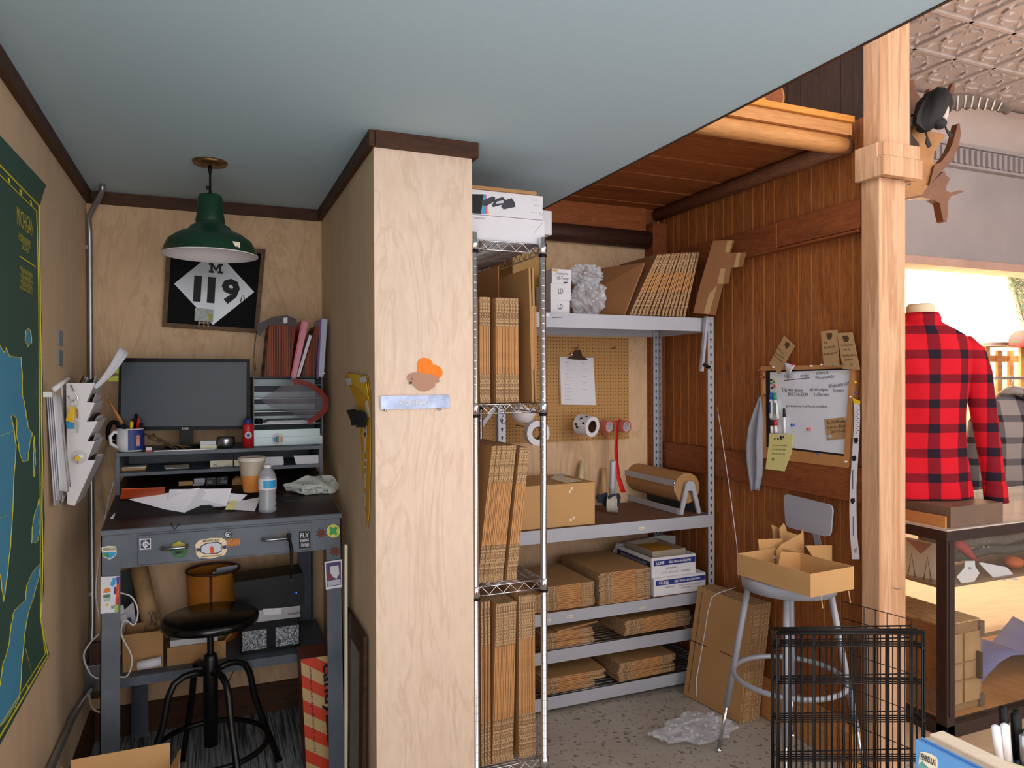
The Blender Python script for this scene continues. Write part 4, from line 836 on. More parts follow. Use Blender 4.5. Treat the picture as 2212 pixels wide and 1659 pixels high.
t = badge('shamrock_button', 'round yellow button with green clover on right desk corner', [(720+14.5*cos(k*pi/12), 1147+14.5*sin(k*pi/12)) for k in range(24)], mat('pale_yellow_tin', 'd2cc4a', .35), [([(720+4.7*sin(k*pi/20)*0+(9+2.5*cos(4*k*pi/20+pi))*cos(k*pi/20)*.95, 1147+(9+2.5*cos(4*k*pi/20+pi))*sin(k*pi/20)) for k in range(40)], mat('clover_green', '2f9a50', .5))], Y=DY0-.003, cat='button')
for q, lab in (((694, 1152), 'upper rust coloured leaf magnet near the clover button'), ((724, 1191), 'lower rust coloured leaf magnet on right desk leg')):
    badge('leaf_magnet', lab, [(q[0]+(13 if k % 2 else 6)*cos(k*pi/8), q[1]+(13 if k % 2 else 6)*sin(k*pi/8)) for k in range(16)], mat('rusty_red', '6e3020', .7), Y=DY0-.003, cat='magnet')
badge('festival_card', 'tall white card with colourful blobs taped to left desk leg', [(218, 1246), (258, 1244), (255, 1322), (217, 1326)], white, [([(222, 1280), (228, 1270), (238, 1270), (239, 1278), (230, 1281)], mat('print_orange', 'e07a2a', .5)), ([(222, 1286), (238, 1283), (239, 1290), (224, 1292)], mat('print_green', '4d7a62', .5)), ([(223, 1294), (239, 1291), (239, 1298), (225, 1300)], mat('print_mint', '9fc0ae', .5)), ([(227, 1306), (233, 1302), (235, 1308), (229, 1310)], yellow),
   ([(238, 1262), (244, 1248), (250, 1249), (249, 1262), (242, 1268)], cyan), ([(247, 1268), (252, 1268), (251, 1284), (246, 1284)], navy), ([(251, 1246), (258, 1245), (257, 1262), (252, 1262)], mat('print_purple', '5a3a96', .5)), ([(252, 1262), (257.5, 1262), (257, 1290), (251, 1290)], orangem), ([(250, 1290), (256.5, 1290), (256, 1306), (249, 1306)], red), ([(248, 1306), (256, 1306), (255, 1322), (248, 1322)], mat('print_lime', '9cc23a', .5)), ('WV', 244, 1312, 8, 8, ink)], Y=DY0-.006, cat='card')
badge('bear_card', 'white bordered purple illustrated card taped to right desk leg', [(701, 1214), (738, 1208), (739, 1268), (704, 1274)], white, [([(704, 1217), (736, 1212), (737, 1263), (706, 1268)], mat('print_violet', '4b356e', .5)), ([(713, 1224), (731, 1221), (733, 1240), (727, 1250), (714, 1244)], paper2), ([(706, 1240), (714, 1238), (722, 1250), (708, 1254)], mat('print_wine', '7a3048', .5)), ([(707, 1256), (735, 1250), (736, 1262), (708, 1266)], mat('print_pale', 'b8b8c8', .5))], Y=DY0-.008, cat='card')
t = thing('black_strap', 'black cord strap hanging from the right drawer handle', 'strap', P(630, 1262, Y=DY0-.03))
A = P(624, 1160, Y=DY0-.036); m = MB(); m.tube([A+V3((cos(k*pi/5)*.004, 0, sin(k*pi/5)*.01)) for k in range(10)], .005, 8, closed=True); m.build('loop', blk, t)
m = MB(); m.tube([P(a, b, Y=DY0-.034) for a, b in ((626, 1168), (630, 1190), (630, 1225), (628, 1250))], [.006, .007, .005, .003], 6); m.tube([P(628, 1250, Y=DY0-.034), P(629, 1262, Y=DY0-.034)], .0012, 6, 1); m.build('strap', [blk, steel], t)

# ------------------------------------------------------------------ under the desk
SZt = SZ+.0005
# black adjustable stool
SXc, SYc = 0.0, 2.98
t = thing('swivel_stool', 'black round screw stool with four bent legs and foot ring at desk', 'stool', (SXc, SYc, 0))
zs = .66
m = MB(); m.lathe([(0, zs-.03), (.155, zs-.03), (.172, zs-.026), (.176, zs-.012), (.172, zs), (.16, zs+.006), (0, zs+.008)], (SXc, SYc, 0), 48); m.build('seat', mat('glossy_black_seat', '0b0a0b', .22, amt=.1), t)
m = MB(); m.lathe([(.012, .5), (.012, zs-.031)], (SXc, SYc, 0), 16); m.lathe([(.022, zs-.04), (.05, zs-.031)], (SXc, SYc, 0), 16); m.build('screw', blkm, t)
m = MB(); m.lathe([(0, .17), (.026, .17), (.026, .5), (.022, .515), (.012, .52)], (SXc, SYc, 0), 20); m.build('hub', blkm, t)
for k in range(4):
    a = radians(23+90*k-90); d = V3((cos(a), sin(a), 0)); b = V3((SXc, SYc, 0))
    pts = [b+d*.026+Z_*.45, b+d*.06+Z_*.46, b+d*.1+Z_*.458, b+d*.135+Z_*.44, b+d*.155+Z_*.4, b+d*.175+Z_*.3, b+d*.225+Z_*.15, b+d*.275+Z_*.012]
    m = MB(); m.tube(pts, .0125, 10); m.tube([b+d*.275+Z_*.012, b+d*.277+Z_*.0045], [.015, .015], 10); m.build('leg', blkm, t)
m = MB(); m.tube([(SXc+.205*cos(k*pi/20), SYc+.205*sin(k*pi/20), .17) for k in range(40)], .011, 8, closed=True); m.build('foot_ring', blkm, t)
# shredder
t = thing('paper_shredder', 'black paper shredder with steel band and window of shredded paper on shelf', 'shredder', (.17, 3.2, SZt))
x0, x1 = P(512, 1420, Y=3.16).x, P(652, 1420, Y=3.16).x
zt, zb1, zb0, zw = [P(600, y, Y=3.16).z for y in (1250, 1312, 1336, 1350)]
m = MB(); m.box(x0+.02, x1-.01, 3.165, 3.34, SZt, zb1); m.prism([(x0-.01, 3.17, zt), (x1+.01, 3.17, zt+.01), (x1+.01, 3.16, zb1), (x0, 3.16, zb1)], (0, .17, 0)); m.build('body', blk, t, bevel=.005)
m = MB(); m.box(x0+.015, x1-.005, 3.154, 3.162, zb0-.004, zb1-.002); bd = m.build('steel_band', steel, t, bevel=.001)
m = MB(); m.text('ROLLMATE', ((x0+x1)/2+.1, 3.1535, (zb0+zb1)/2-.008), X_, Z_, .055, .008, bold=.02); m.build('band_lettering', ink, bd)
m = MB(); m.prism([P(a, b, Y=3.1535) for a, b in ((568, 1315), (608, 1313), (608, 1326), (570, 1329))], (0, -.0006, 0)); m.build('paper_label', white, bd)
def mk_shred():
    mt, nt, bs = nodes('shredded_paper'); v = coords(nt); n_ = noise(nt, v, 60, 4, 2.5); nt.links.new(ramp(nt, n_, [(.38, '3a3d42'), (.5, '8f959c'), (.62, 'd2d5d8')]), bs.inputs['Base Color']); bump(nt, bs, n_, .8, .01); return mt
m = MB()
w = (x1-x0-.03)/2
m.box(x0+.02, x0+.02+w-.018, 3.158, 3.166, SZt+.015, zw-.01); m.box(x0+.02+w+.018, x1-.012, 3.158, 3.166, SZt+.015, zw-.01); m.build('shred_window', mk_shred(), t)
m = MB(); m.box(x0+.015, x1-.01, 3.1585, 3.167, SZt, SZt+.014); m.build('bin_edge', blk, t)
m = MB(); c = P(640, 1281, Y=3.158); m.ball(c, .0025, 0, 8); m.build('power_light', mat('blue_indicator', '2a55ff', .4, emis=6), t)
# amber drum lampshade basket
c = P(461, 1300, Y=3.38); r = .108; zt_ = P(461, 1252, Y=3.25).z
t = thing('parchment_drum', 'amber parchment drum basket with dark laced rims standing behind the stool', 'basket', (c.x, 3.43, SZt))
m = MB(); m.lathe([(r*.93, SZt), (r*1.0, zt_), (r*.985, zt_), (r*.9, SZt)], (c.x, 3.43, 0), 40); m.build('drum', mat('amber_parchment', 'c27a2a', .5, amt=.15, sc=12), t)
m = MB(); m.tube([(c.x+r*cos(k*pi/24), 3.43+r*sin(k*pi/24), zt_) for k in range(48)], .0055, 6, closed=True); m.build('rim', brown, t)
m = MB(); m.tube([(c.x-.01, 3.43-r*.97, SZt+.01), (c.x-.01, 3.43-r*1.0, zt_)], .006, 6); m.build('seam', brown, t)
for k, (pts, yy, lab) in enumerate((([(437, 1264), (461, 1235), (500, 1248), (490, 1262)], 3.38, 'white folded paper leaning in the amber drum'), ([(455, 1240), (470, 1227), (513, 1220), (512, 1250), (480, 1262)], 3.43, 'pale blue paper standing behind in the amber drum'))):
    m = MB(); q = [P(a, b, Y=yy) for a, b in pts]; q[-1].z -= .05; q[0].z -= .03; m.prism(q, (0, .001, 0)); m.build('folded_paper', (paper2, mat('pale_blue_paper', 'aebcc6', .7))[k], label=lab, cat='paper')
# rolled hide tube, picture at back, cable clutter, boxes
a = P(300, 1225, Y=3.42); b = P(330, 1362, Y=3.3)
t = thing('mailing_tube', 'mottled tan rolled tube with marks leaning under left of desk', 'tube', b)
m = MB(); d = (a-b); m.tube([b, a+d*.1], .034, 24); m.build('tube_body', mat('mottled_parchment', 'b08d62', .7, amt=.35, sc=9), t)
m = MB(); q = b+V3((.0, -.037, .06)); m.text('X9', q+V3((.004, 0, 0)), X_, V3((-.1, 0, 1)), .03, .06, lift=.002); m.build('tube_marks', brown, t)
m = MB(); m.prism([P(a, b, Y=3.5) for a, b in ((258, 1235), (290, 1232), (300, 1400), (262, 1410))], (0, .01, 0)); m.build('green_board', mat('dark_teal_board', '182a2c', .5), label='dark teal board standing behind left desk leg', cat='board')
def cbox(name, label, x0, x1, y0, y1, z0, z1, mm=None, flaps=(), open_=False, rotz=0, tape=False, cat='box'):
    """open or closed cardboard carton as walls, floor and flaps"""
    mm = mm or cb; w, d, h = (x1-x0), (y1-y0), z1-z0; th = .004
    t = thing(name, label, cat, ((x0+x1)/2, (y0+y1)/2, z0), local=True, rot=(0, 0, rotz)); X, Y, H = w/2, d/2, h
    m = MB()
    if open_:
        m.box(-X, X, -Y, Y, 0, th); m.box(-X, X, -Y, -Y+th, th, H); m.box(-X, X, Y-th, Y, th, H); m.box(-X, -X+th, -Y+th, Y-th, th, H); m.box(X-th, X, -Y+th, Y-th, th, H)
    else: m.box(-X, X, -Y, Y, 0, H)
    m.build('carton', mm, t, bevel=.001 if not open_ else 0)
    for side, ln, ang in flaps:
        a = radians(ang); m = MB()
        if side in 'LR':
            s = -1 if side == 'L' else 1; o = V3((s*X, -Y, H)); e = V3((s*cos(a), 0, sin(a)))*ln; m.prism([o, o+V3((0, d, 0)), o+V3((0, d, 0))+e, o+e], V3((s*sin(a), 0, -cos(a)))*-.003)
        else:
            s = -1 if side == 'F' else 1; o = V3((-X, s*Y, H)); e = V3((0, s*cos(a), sin(a)))*ln; m.prism([o, o+V3((w, 0, 0)), o+V3((w, 0, 0))+e, o+e], V3((0, s*sin(a), -cos(a)))*-.003)
        m.build('flap', mm, t)
    if tape: m = MB(); m.box(-.025, .025, -Y-.0006, -Y, H-.05, H); m.box(-.025, .025, -Y, Y, H, H+.0006); m.build('tape', mat('clear_brown_tape', 'a57c50', .2), t)
    return t
xa, xb = P(264, 1420, Y=3.14).x, P(352, 1420, Y=3.14).x
cbox('shelf_carton', 'left brown carton with tape patch on lower desk shelf', xa, xb, 3.15, 3.29, SZt, P(300, 1370, Y=3.14).z, cb, open_=True)
m = MB(); q = P(315, 1440, Y=3.1); m.tube([P(297, 1441, Y=3.115)+V3((0, 0, .004)), P(348, 1430, Y=3.115)+V3((0, 0, .004))], .018, 12); o = m.build('paper_roll', white, label='white paper roll lying in front of the left shelf carton', cat='paper roll')
xa, xb = P(361, 1420, Y=3.14).x, P(488, 1420, Y=3.14).x
cbox('shelf_carton', 'open carton with white box inside on lower desk shelf behind stool', xa, xb, 3.15, 3.235, SZt, P(420, 1394, Y=3.14).z, cb, open_=True, flaps=(('R', .06, 50),))
m = MB(); m.box(xa+.01, xb-.03, 3.16, 3.2, SZt+.006, P(420, 1378, Y=3.16).z); m.build('white_carton_insert', paper2, label='long white card box standing in the open carton', cat='box')
for k in range(3):
    m = MB(); x = -.33+.022*k; m.prism([(x, 3.24, SZt), (x+.012, 3.24, SZt), (x+.04, 3.24, SZt+.17-.02*k), (x+.025, 3.24, SZt+.175-.02*k)], (0, .08, 0)) if False else None
t = thing('document_bundle', 'grey and white papers crammed beside left desk leg on the lower shelf', 'papers', P(275, 1370, Y=3.34))
for k, (pts, mm) in enumerate((([(262, 1372), (260, 1330), (272, 1325), (284, 1372)], white), ([(272, 1372), (268, 1318), (288, 1300), (298, 1372)], paper2), ([(280, 1372), (276, 1335), (283, 1335), (288, 1372)], navy), ([(258, 1310), (266, 1306), (270, 1325), (260, 1328)], whitep))):
    m = MB(); m.prism([P(a, b, Y=3.33+.02*(k % 2)-.004*k) for a, b in pts], (0, .003, 0)); m.build('paper', mm, t)
for k, (pts, Y0, r_, mm, lab) in enumerate((
    ([(258, 1280), (285, 1290), (298, 1320), (290, 1350), (270, 1340), (262, 1370), (285, 1420), (275, 1460), (250, 1460)], 3.05, .003, whitep, 'white cable looping from behind the left desk leg'),
    ([(246, 1040), (232, 1090), (222, 1150), (212, 1215), (207, 1280), (214, 1335)], 3.45, .003, whitep, 'white cable running down beside desk from the hutch'),
    ([(236, 960), (218, 1000), (216, 1060), (226, 1110), (236, 1120)], 3.5, .004, mat('beige_cable', 'b09d84', .5), 'beige cable hanging between wall file and hutch'),
    ([(213, 1370), (190, 1395), (181, 1420), (195, 1455), (212, 1466)], 3.3, .0035, whitep, 'white cable curling at the junction box'),
    ([(192, 1500), (200, 1530), (225, 1540), (250, 1535), (254, 1505), (246, 1480)], 3.3, .005, mat('beige_cable', 'b09d84', .5), 'thick beige cable coiled low behind left desk leg'),
    ([(508, 1440), (495, 1470), (470, 1510), (440, 1540), (420, 1550)], 3.4, .002, blk, 'thin black cable hanging behind the stool'))):
    q = [P(a, b, Y=Y0) for a, b in pts]
    for v in q: v.x = max(v.x, XL+.012)
    fine = []
    for i in range(len(q)-1):
        p0, p1, p2, p3 = q[max(i-1, 0)], q[i], q[i+1], q[min(i+2, len(q)-1)]
        for s_ in range(5):
            u = s_/5; fine.append(.5*((2*p1)+(p2-p0)*u+(2*p0-5*p1+4*p2-p3)*u*u+(3*p1-p0-3*p2+p3)*u**3))
    fine.append(q[-1]); m = MB(); m.tube(fine, r_, 6); m.build('cable', mm, label=lab, cat='cable')
m = MB(); c = P(206, 1440, Y=3.44); m.box(c.x-.02, c.x+.03, 3.43, 3.46, c.z-.13, c.z+.1); m.build('power_strip', mat('wood_brown_strip', '4a2f20', .6), label='narrow dark brown strip standing behind the left desk leg', cat='strip')
# striped candy carton on the floor
Yc = 2.93; A = P(650, 1425, Y=Yc); B = P(722, 1413, Y=Yc); zf = A.z
bx0, bx1 = P(688, 1659, Y=Yc-.02).x-.028, B.x
t = thing('striped_toy_carton', 'tall red and tan striped carton with candy lettering beside right desk leg', 'carton', (.36, 3.0, 0))
lx = A.x; m = MB(); H = zf
def mk_stripe():
    mt, nt, bs = nodes('candy_stripe_print'); v = coords(nt); sp = N(nt, 'ShaderNodeSeparateXYZ'); nt.links.new(v, sp.inputs[0])
    k = math_(nt, 'ADD', math_(nt, 'MULTIPLY', sp.outputs[2], 10.5), math_(nt, 'MULTIPLY', sp.outputs[0], 7.0)); f = math_(nt, 'FRACT', k)
    c = mix(nt, math_(nt, 'GREATER_THAN', f, .5), lin('c9a877'), lin('d23f1e')); nt.links.new(c, bs.inputs['Base Color']); bs.inputs['Roughness'].default_value = .5; return mt
m = MB(); m.prism([(lx+.02, Yc, .005), (B.x+.012, Yc, .005), (B.x, Yc, H), (lx, Yc, H)], (0, .0012, 0)); fpanel = m.build('front_print', mk_stripe(), t)
m = MB(); m.prism([(lx+.019, Yc+.0015, .005), (B.x+.012, Yc+.0015, .005), (B.x-.0, Yc+.0015, H+.001), (lx-.001, Yc+.0015, H+.001)], (0, .14, 0)); m.build('carton_body', mat('dark_red_brown_card', '7a3a2a', .45, amt=.15), t)
m = MB(); m.text('candyLaB', (B.x-.024, Yc, H-.195), V3((.05, 0, -1)), X_, .33, .048, bold=.03); m.text('www.candylabtoys.com', (B.x-.085, Yc, H-.2), V3((.05, 0, -1)), X_, .34, .013); m.build('carton_lettering', ink, t)
# framed panels leaning on the partition
t = thing('leaning_frame', 'dark wooden picture frame with grey mat leaning against partition beside desk', 'picture frame', (.49, 2.65, 0))
zt_ = .672
m = MB()
fo = [(.488, 2.845, .0065), (.488, 2.485, .0065), (.497, 2.485, zt_), (.497, 2.845, zt_)]
def fr_pt(u, v): return V3((.487+.009*v, 2.845-.36*u, .0065+(zt_-.0065)*v))
for (u0, v0), (u1, v1), (u2, v2), (u3, v3) in (((0, 0), (1, 0), (.8, .12), (.2, .12)), ((1, 0), (1, 1), (.8, .88), (.8, .12)), ((1, 1), (0, 1), (.2, .88), (.8, .88)), ((0, 1), (0, 0), (.2, .12), (.2, .88))):
    m = MB(); m.prism([fr_pt(u0, v0), fr_pt(u1, v1), fr_pt(u2, v2), fr_pt(u3, v3)], (-.012, 0, 0)); m.build('frame_rail', darkwood, t)
m = MB(); m.prism([fr_pt(.2, .12), fr_pt(.8, .12), fr_pt(.8, .88), fr_pt(.2, .88)], (-.003, 0, 0)); m.build('mat_board', mat('grey_mat', '8a857c', .7, amt=.2, sc=20), t)
m = MB(); m.prism([(.466, 2.775, .006), (.478, 2.775, .006), (.481, 2.775, P(747, 1178, Y=2.775).z), (.471, 2.775, P(747, 1178, Y=2.775).z)], (0, -.0 or .02, 0)); m.build('white_edged_board', [creamp], label='tall thin cream edged board standing between desk leg and partition', cat='board')
# open carton in the near left corner
z = .45; c = P(369, 1614, Z=z)
t = cbox('open_carton', 'open brown carton with raised flap at bottom left on the carpet', c.x-.26, c.x-.002, c.y-.32, c.y-.01, .0045, z-.06, cbl, open_=True, flaps=(('B', .075, 80), ('R', .06, 60), ('L', .07, 70)))

# ------------------------------------------------------------------ flattened cartons
def carton_mesh(w, d, t, seg=(.27, .73), jit=.0, dark=False):
    """flattened carton: two walls folded together; local x across the edge, y deep, z thin"""
    m = MB(); a, b = w*seg[0], w*seg[1]; g = t*.16
    def sl(x0, x1, z0, z1, mi, y0=0): 
        n = len(m.f); m.box(x0, x1, y0, d, z0, z1, 1)
        k = len(m.f)-6
        m.mi[k] = 0; m.mi[k+1] = 0; m.mi[k+2] = mi
    sl(0, a-.0006, 0, t*.48, 1); sl(0, a-.0006, t*.52, t, 1, .0006)
    sl(b+.0006, w, 0, t*.48, 1, .0004); sl(b+.0006, w, t*.52, t, 1)
    sl(a, b, 0, t*.42, 2, .001); sl(a, b, t*.58, t, 2, .0016)
    # sides (long faces at x=0 / x=w) are cut edges as built
    return m
CM = {}
def cartons(n, base, w, d, t, gap, orient, label, group, jit=.004, rotz=0, lean=0, seg=(.27, .73)):
    """orient H: stacked upward from base; V: standing side by side along +x"""
    key = (w, d, t, orient)
    res = []
    b = V3(base); acc = 0
    for i in range(n):
        lb = label.replace('#', nth(n-1-i, n, 'top') if orient == 'H' else nth(i, n, 'left'))
        jx, jy = random.uniform(-jit, jit), random.uniform(-jit, jit)
        if orient == 'H':
            loc = b+V3((jx, jy, acc)); rot = (0, 0, rotz+random.uniform(-.012, .012)*(jit/.004)); acc += t+gap
        else:
            h = lean; loc = b+V3((acc, jy, random.uniform(0, jit*.6))); rot = (0, -pi/2+lean, rotz); acc += (t+gap)/max(cos(lean), .3)
        if key not in CM:
            o = carton_mesh(w, d, t, seg).build('flattened_carton', [cb, cbe, cbf], loc=loc, rot=rot, label=lb, cat='flattened box', group=group); CM[key] = o
        else:
            o = CM[key].copy(); COL.objects.link(o); o.location = loc; o.rotation_euler = rot; o['label'] = lb; o['group'] = group
        res.append(o)
    return res

# chrome wire rack
RX0, RX1, RY0, RY1 = .878, 1.148, 2.45, 3.13
t = thing('wire_rack', 'tall narrow chrome wire rack packed with cartons beside the pillar', 'rack', ((RX0+RX1)/2, 2.75, 0))
for x in (RX0, RX1):
    for y in (RY0, RY1):
        m = MB(); m.lathe([(0, .0), (.014, .0), (.014, .02), (.0125, .022), (.0125, 2.075), (.009, 2.08), (0, 2.08)], (x, y, 0), 16)
        for k in range(0, 72): m.lathe([(.0128, .05+k*.028), (.0128, .0515+k*.028)], (x, y, 0), 12)
        m.build('post', chrome, t)
RS = (2.052, 1.462, .806, .14)
for z in RS:
    m = MB(); w = .0028
    for x in (RX0, RX1):
        m.tube([(x, RY0+.02, z), (x, RY1-.02, z)], w, 6); m.tube([(x, RY0+.02, z-.032), (x, RY1-.02, z-.032)], w, 6)
        n = 22; m.tube([(x, RY0+.03+(RY1-RY0-.06)*k/n, z-.003-.027*(k % 2)) for k in range(n+1)], .0018, 5)
    for y in (RY0, RY1):
        m.tube([(RX0+.015, y, z), (RX1-.015, y, z)], w, 6); m.tube([(RX0+.015, y, z-.032), (RX1-.015, y, z-.032)], w, 6)
        n = 8; m.tube([(RX0+.025+(RX1-RX0-.05)*k/n, y, z-.003-.027*(k % 2)) for k in range(n+1)], .0019, 5)
    k = 1
    while RY0+k*.0165 < RY1: m.tube([(RX0, RY0+k*.0165, z), (RX1, RY0+k*.0165, z)], .0013, 4); k += 1
    for x in (RX0+.09, RX0+.18): m.tube([(x, RY0, z-.004), (x, RY1, z-.004)], .0026, 5)
    sh_ = m.build('wire_shelf', chrome, t)
    m = MB()
    for x in (RX0, RX1):
        for y in (RY0, RY1): m.lathe([(.0128, z-.036), (.017, z-.034), (.0165, z+.004), (.0128, z+.006)], (x, y, 0), 14, 0)
    for x in (RX0, RX1):
        for y in (RY0, RY1): m.lathe([(.0128, z-.046), (.0155, z-.045), (.0155, z-.037), (.0128, z-.036)], (x, y, 0), 14, 1)
    m.build('corner_collars', [chrome, blk], sh_)
G1 = 'flattened cartons standing on the upper rack shelf'
z = RS[1]+.004
cartons(4, (.905+.012, 2.475, z), .385, .3, .0095, .0005, 'V', 'flattened carton, # of the thin group on upper rack shelf', G1, .002)
cartons(8, (.968+.012, 2.475, z), .385, .3, .0105, .0008, 'V', 'flattened carton, # of the thick group on upper rack shelf', G1+', thick group', .002)
m = MB(); m.box(0, .5, 0, .5, 0, .006)
for k, (x, dx, h, lab) in enumerate(((1.075, .0, .52, 'tall dark carton panel standing behind upright group on upper rack shelf'), (1.10, .012, .5, 'tall folded carton leaning at right of the upper rack shelf'), (1.1215, .004, .5, 'outermost tall carton against the right rack post, upper shelf'))):
    m = MB()
    if k == 0: m.prism([(1.105, 2.79, z), (1.105, 2.79, z+.555), (.92, 3.06, z+.49), (.92, 3.06, z)], (.005, .004, 0), 0, 1)
    else: m.prism([(x+dx, 2.47, z), (x+dx+.008, 2.47, z), (x+dx-.004, 2.47, z+h), (x+dx-.012, 2.47, z+h)], (0, .3, 0), 0); m.prism([(x+dx+.001, 2.4685, z+.12), (x+dx+.007, 2.4685, z+.12), (x+dx+.005, 2.4685, z+.36), (x+dx, 2.4685, z+.36)], (0, .0012, 0), 1)
    m.build('tall_carton', [cbd if k == 0 else cb, cbf], label=lab, cat='flattened box')
z = RS[2]+.004
th = .115
cartons(10, (.905, 2.472, z), .50, .33, .0088, .0006, 'V', 'flattened carton, # of the wide leaning group on middle rack shelf', 'leaning cartons on the middle rack shelf, left group', .003, lean=th)
cartons(4, (1.015, 2.472, z), .49, .33, .0095, .0006, 'V', 'flattened carton, # of the narrow leaning group on middle rack shelf', 'leaning cartons on the middle rack shelf, right group', .003, lean=th)
z = RS[3]+.004
cartons(3, (.916, 2.472, z), .60, .42, .0095, .004, 'V', 'flattened carton, # of the loose three at left of lowest rack shelf', 'cartons on the lowest rack shelf, loose three', .003)
cartons(8, (.958, 2.472, z), .585, .45, .0095, .0008, 'V', 'flattened carton, # of the middle group on lowest rack shelf', 'cartons on the lowest rack shelf, middle group', .003, lean=.03)
cartons(7, (1.065, 2.472, z), .605, .45, .0088, .0006, 'V', 'flattened carton, # of the right group on lowest rack shelf', 'cartons on the lowest rack shelf, right group', .003, lean=-.0)
m = MB(); m.box(1.1345, 1.1385, 2.47, 2.95, RS[3]+.006, RS[3]+.59); 
# boxes on the rack top
z = RS[0]+.004
t = thing('white_carton', 'long plain white carton lying on top of the wire rack', 'box', (1.0, 2.6, z)); m = MB(); m.box(.853, 1.165, 2.466, 2.8, z, z+.09); m.build('carton', white, t, bevel=.001)
m = MB(); m.text('FRAGILE', (.905, 2.4655, z+.078), X_, Z_, .04, .006); m.build('print', greyink, t)
m = MB(); m.prism([(.88, 2.4655, z+.01), (.9, 2.4655, z+.035), (.901, 2.4655, z+.035), (.881, 2.4655, z+.01)], (0, .0006, 0)); m.prism([(1.12, 2.4655, z+.04), (1.158, 2.4655, z+.085), (1.159, 2.4655, z+.084), (1.121, 2.4655, z+.039)], (0, .0006, 0)); m.build('tuck_flap_lines', greyink, t)
z2 = z+.091
t = thing('toner_carton', 'white and black toner cartridge carton on the plain white carton', 'box', (1.0, 2.6, z2)); m = MB(); m.box(.86, 1.155, 2.46, 2.7, z2, z2+.088); m.build('carton', white, t, bevel=.001)
YT = 2.4595
def rk(a, b): return P(1000+a/10.37, 400+b/10.37, Y=YT)
def fp(pts, mm, name='print', ll=0): m = MB(); q = [rk(a, b)-V3((0, ll, 0)) for a, b in pts]; m.prism([V3((p.x, p.y, min(max(p.z, z2+.0015), z2+.087))) for p in q], (0, -.0003, 0)); m.build(name, mm, t)
fp([(150, 200), (470, 205), (405, 640), (150, 635)], ink, 'black_panel'); fp([(475, 205), (505, 207), (490, 640), (412, 640)], cyan, 'blue_stripe', .0001); fp([(505, 207), (525, 208), (528, 645), (490, 640)], mat('stripe_pink', 'd5537a', .5), 'pink_stripe', .0002); fp([(525, 440), (550, 440), (585, 645), (528, 645)], mat('stripe_amber', 'f0a13a', .5), 'amber_stripe', .0003)
for k, q in enumerate(([(410, 360), (660, 250), (720, 270), (720, 360), (520, 470), (430, 450)], [(650, 440), (740, 310), (890, 265), (945, 320), (940, 420), (670, 495)], [(850, 480), (960, 330), (1090, 290), (1165, 400), (1170, 490), (910, 545)])):
    fp(q, mat('toner_grey', '34353f', .5), 'cartridge_picture', .0005+.0002*k)
fp([(730, 420), (760, 370), (900, 340), (910, 400)], paper2, 'cartridge_picture_highlight', .0012)
m = MB(); m.text('Toner Cartridge', rk(1590, 615)-V3((0, .0004, 0)), -X_, -Z_, .028, .004, lift=-.0004); m.text('HP 414', rk(1610, 340)-V3((0, .0004, 0)), X_, Z_, .018, .005); m.text('yields 2100 pages', rk(1650, 450)-V3((0, .0004, 0)), X_, Z_, .025, .004); m.disc(rk(1785, 470), .0022, (0, -1, 0)); m.disc(rk(1785, 522), .0022, (0, -1, 0)); m.tube([rk(1765+38*cos(a*pi/6), 630+38*sin(a*pi/6)) for a in range(12)], .0005, 4, closed=True); m.build('print', greyink, t)
m = MB(); m.box(.865, 1.125, 2.45, 2.72, z2+.0885, z2+.1); m.build('flat_brown_carton', cb, label='thin brown cardboard lying on top of toner carton under ceiling', cat='box')
m = MB(); m.box(1.02, 1.31, 2.705, 2.79, z+.0915, z+.19); m.build('white_carton', white, label='second white carton jutting out behind the toner carton on rack top', cat='box', bevel=.001)
# hooks on the rack
t = thing('wire_hook', 'thin black wire S hook hanging from middle rack shelf front', 'hook', P(1090, 905, Y=RY0-.004))
m = MB(); m.tube([P(a, b, Y=RY0-.006) for a, b in ((1086, 876), (1091, 886), (1088, 897), (1081, 907), (1083, 914), (1090, 916), (1095, 908))], .0012, 6); m.build('wire', blk, t)
# tape roll hung behind rack, desk lamp head
def ringroll(name, label, c, ax, ro, ri, w, mm, core, cat='roll', lab=None):
    t = thing(name, label, cat, c); ax = V3(ax)
    m = MB(); m.lathe([(ri, 0), (ro, 0), (ro, w), (ri, w), (ri, 0)], c, 36, 0, ax, sm=False); m.build('tape', mm, t)
    m = MB(); m.lathe([(ri-.0008, .001), (ri-.0008, w-.001), (ri-.004, w-.001), (ri-.004, .001), (ri-.0008, .001)], c, 36, 0, ax, sm=False); m.build('core', core, t); return t
c = P(1163, 936, Y=3.3); ringroll('label_roll', 'large white label roll hanging on the pegboard behind wire rack', c, (0, 1, 0), .062, .033, .05, white, brown)
m = MB(); m.tube([c+V3((-.02, .0, .026)), c+V3((-.01, .26, .026))], .004, 8); m.build('peg_hook', steel, label='steel peg through the large white label roll', cat='hook')
t = thing('clamp_lamp', 'white dome work lamp hanging behind wire rack with grey arm', 'lamp', P(1130, 915, Y=3.35))
c = P(1131, 880, Y=3.35); m = MB(); m.lathe([(.068, 0), (.066, -.03), (.05, -.062), (.03, -.076), (0, -.08)], c+V3((0, 0, .0)), 32, 0, (.15, 0, 1)); m.build('shade', enamelw, t, solid=.001)
m = MB(); m.bar(P(1042, 914, Y=3.42), P(1072, 873, Y=3.42), .014, .012); m.bar(P(1040, 920, Y=3.43), P(1070, 880, Y=3.43), .003, .02, 0); m.build('spring_arm', shelfgrey, t)

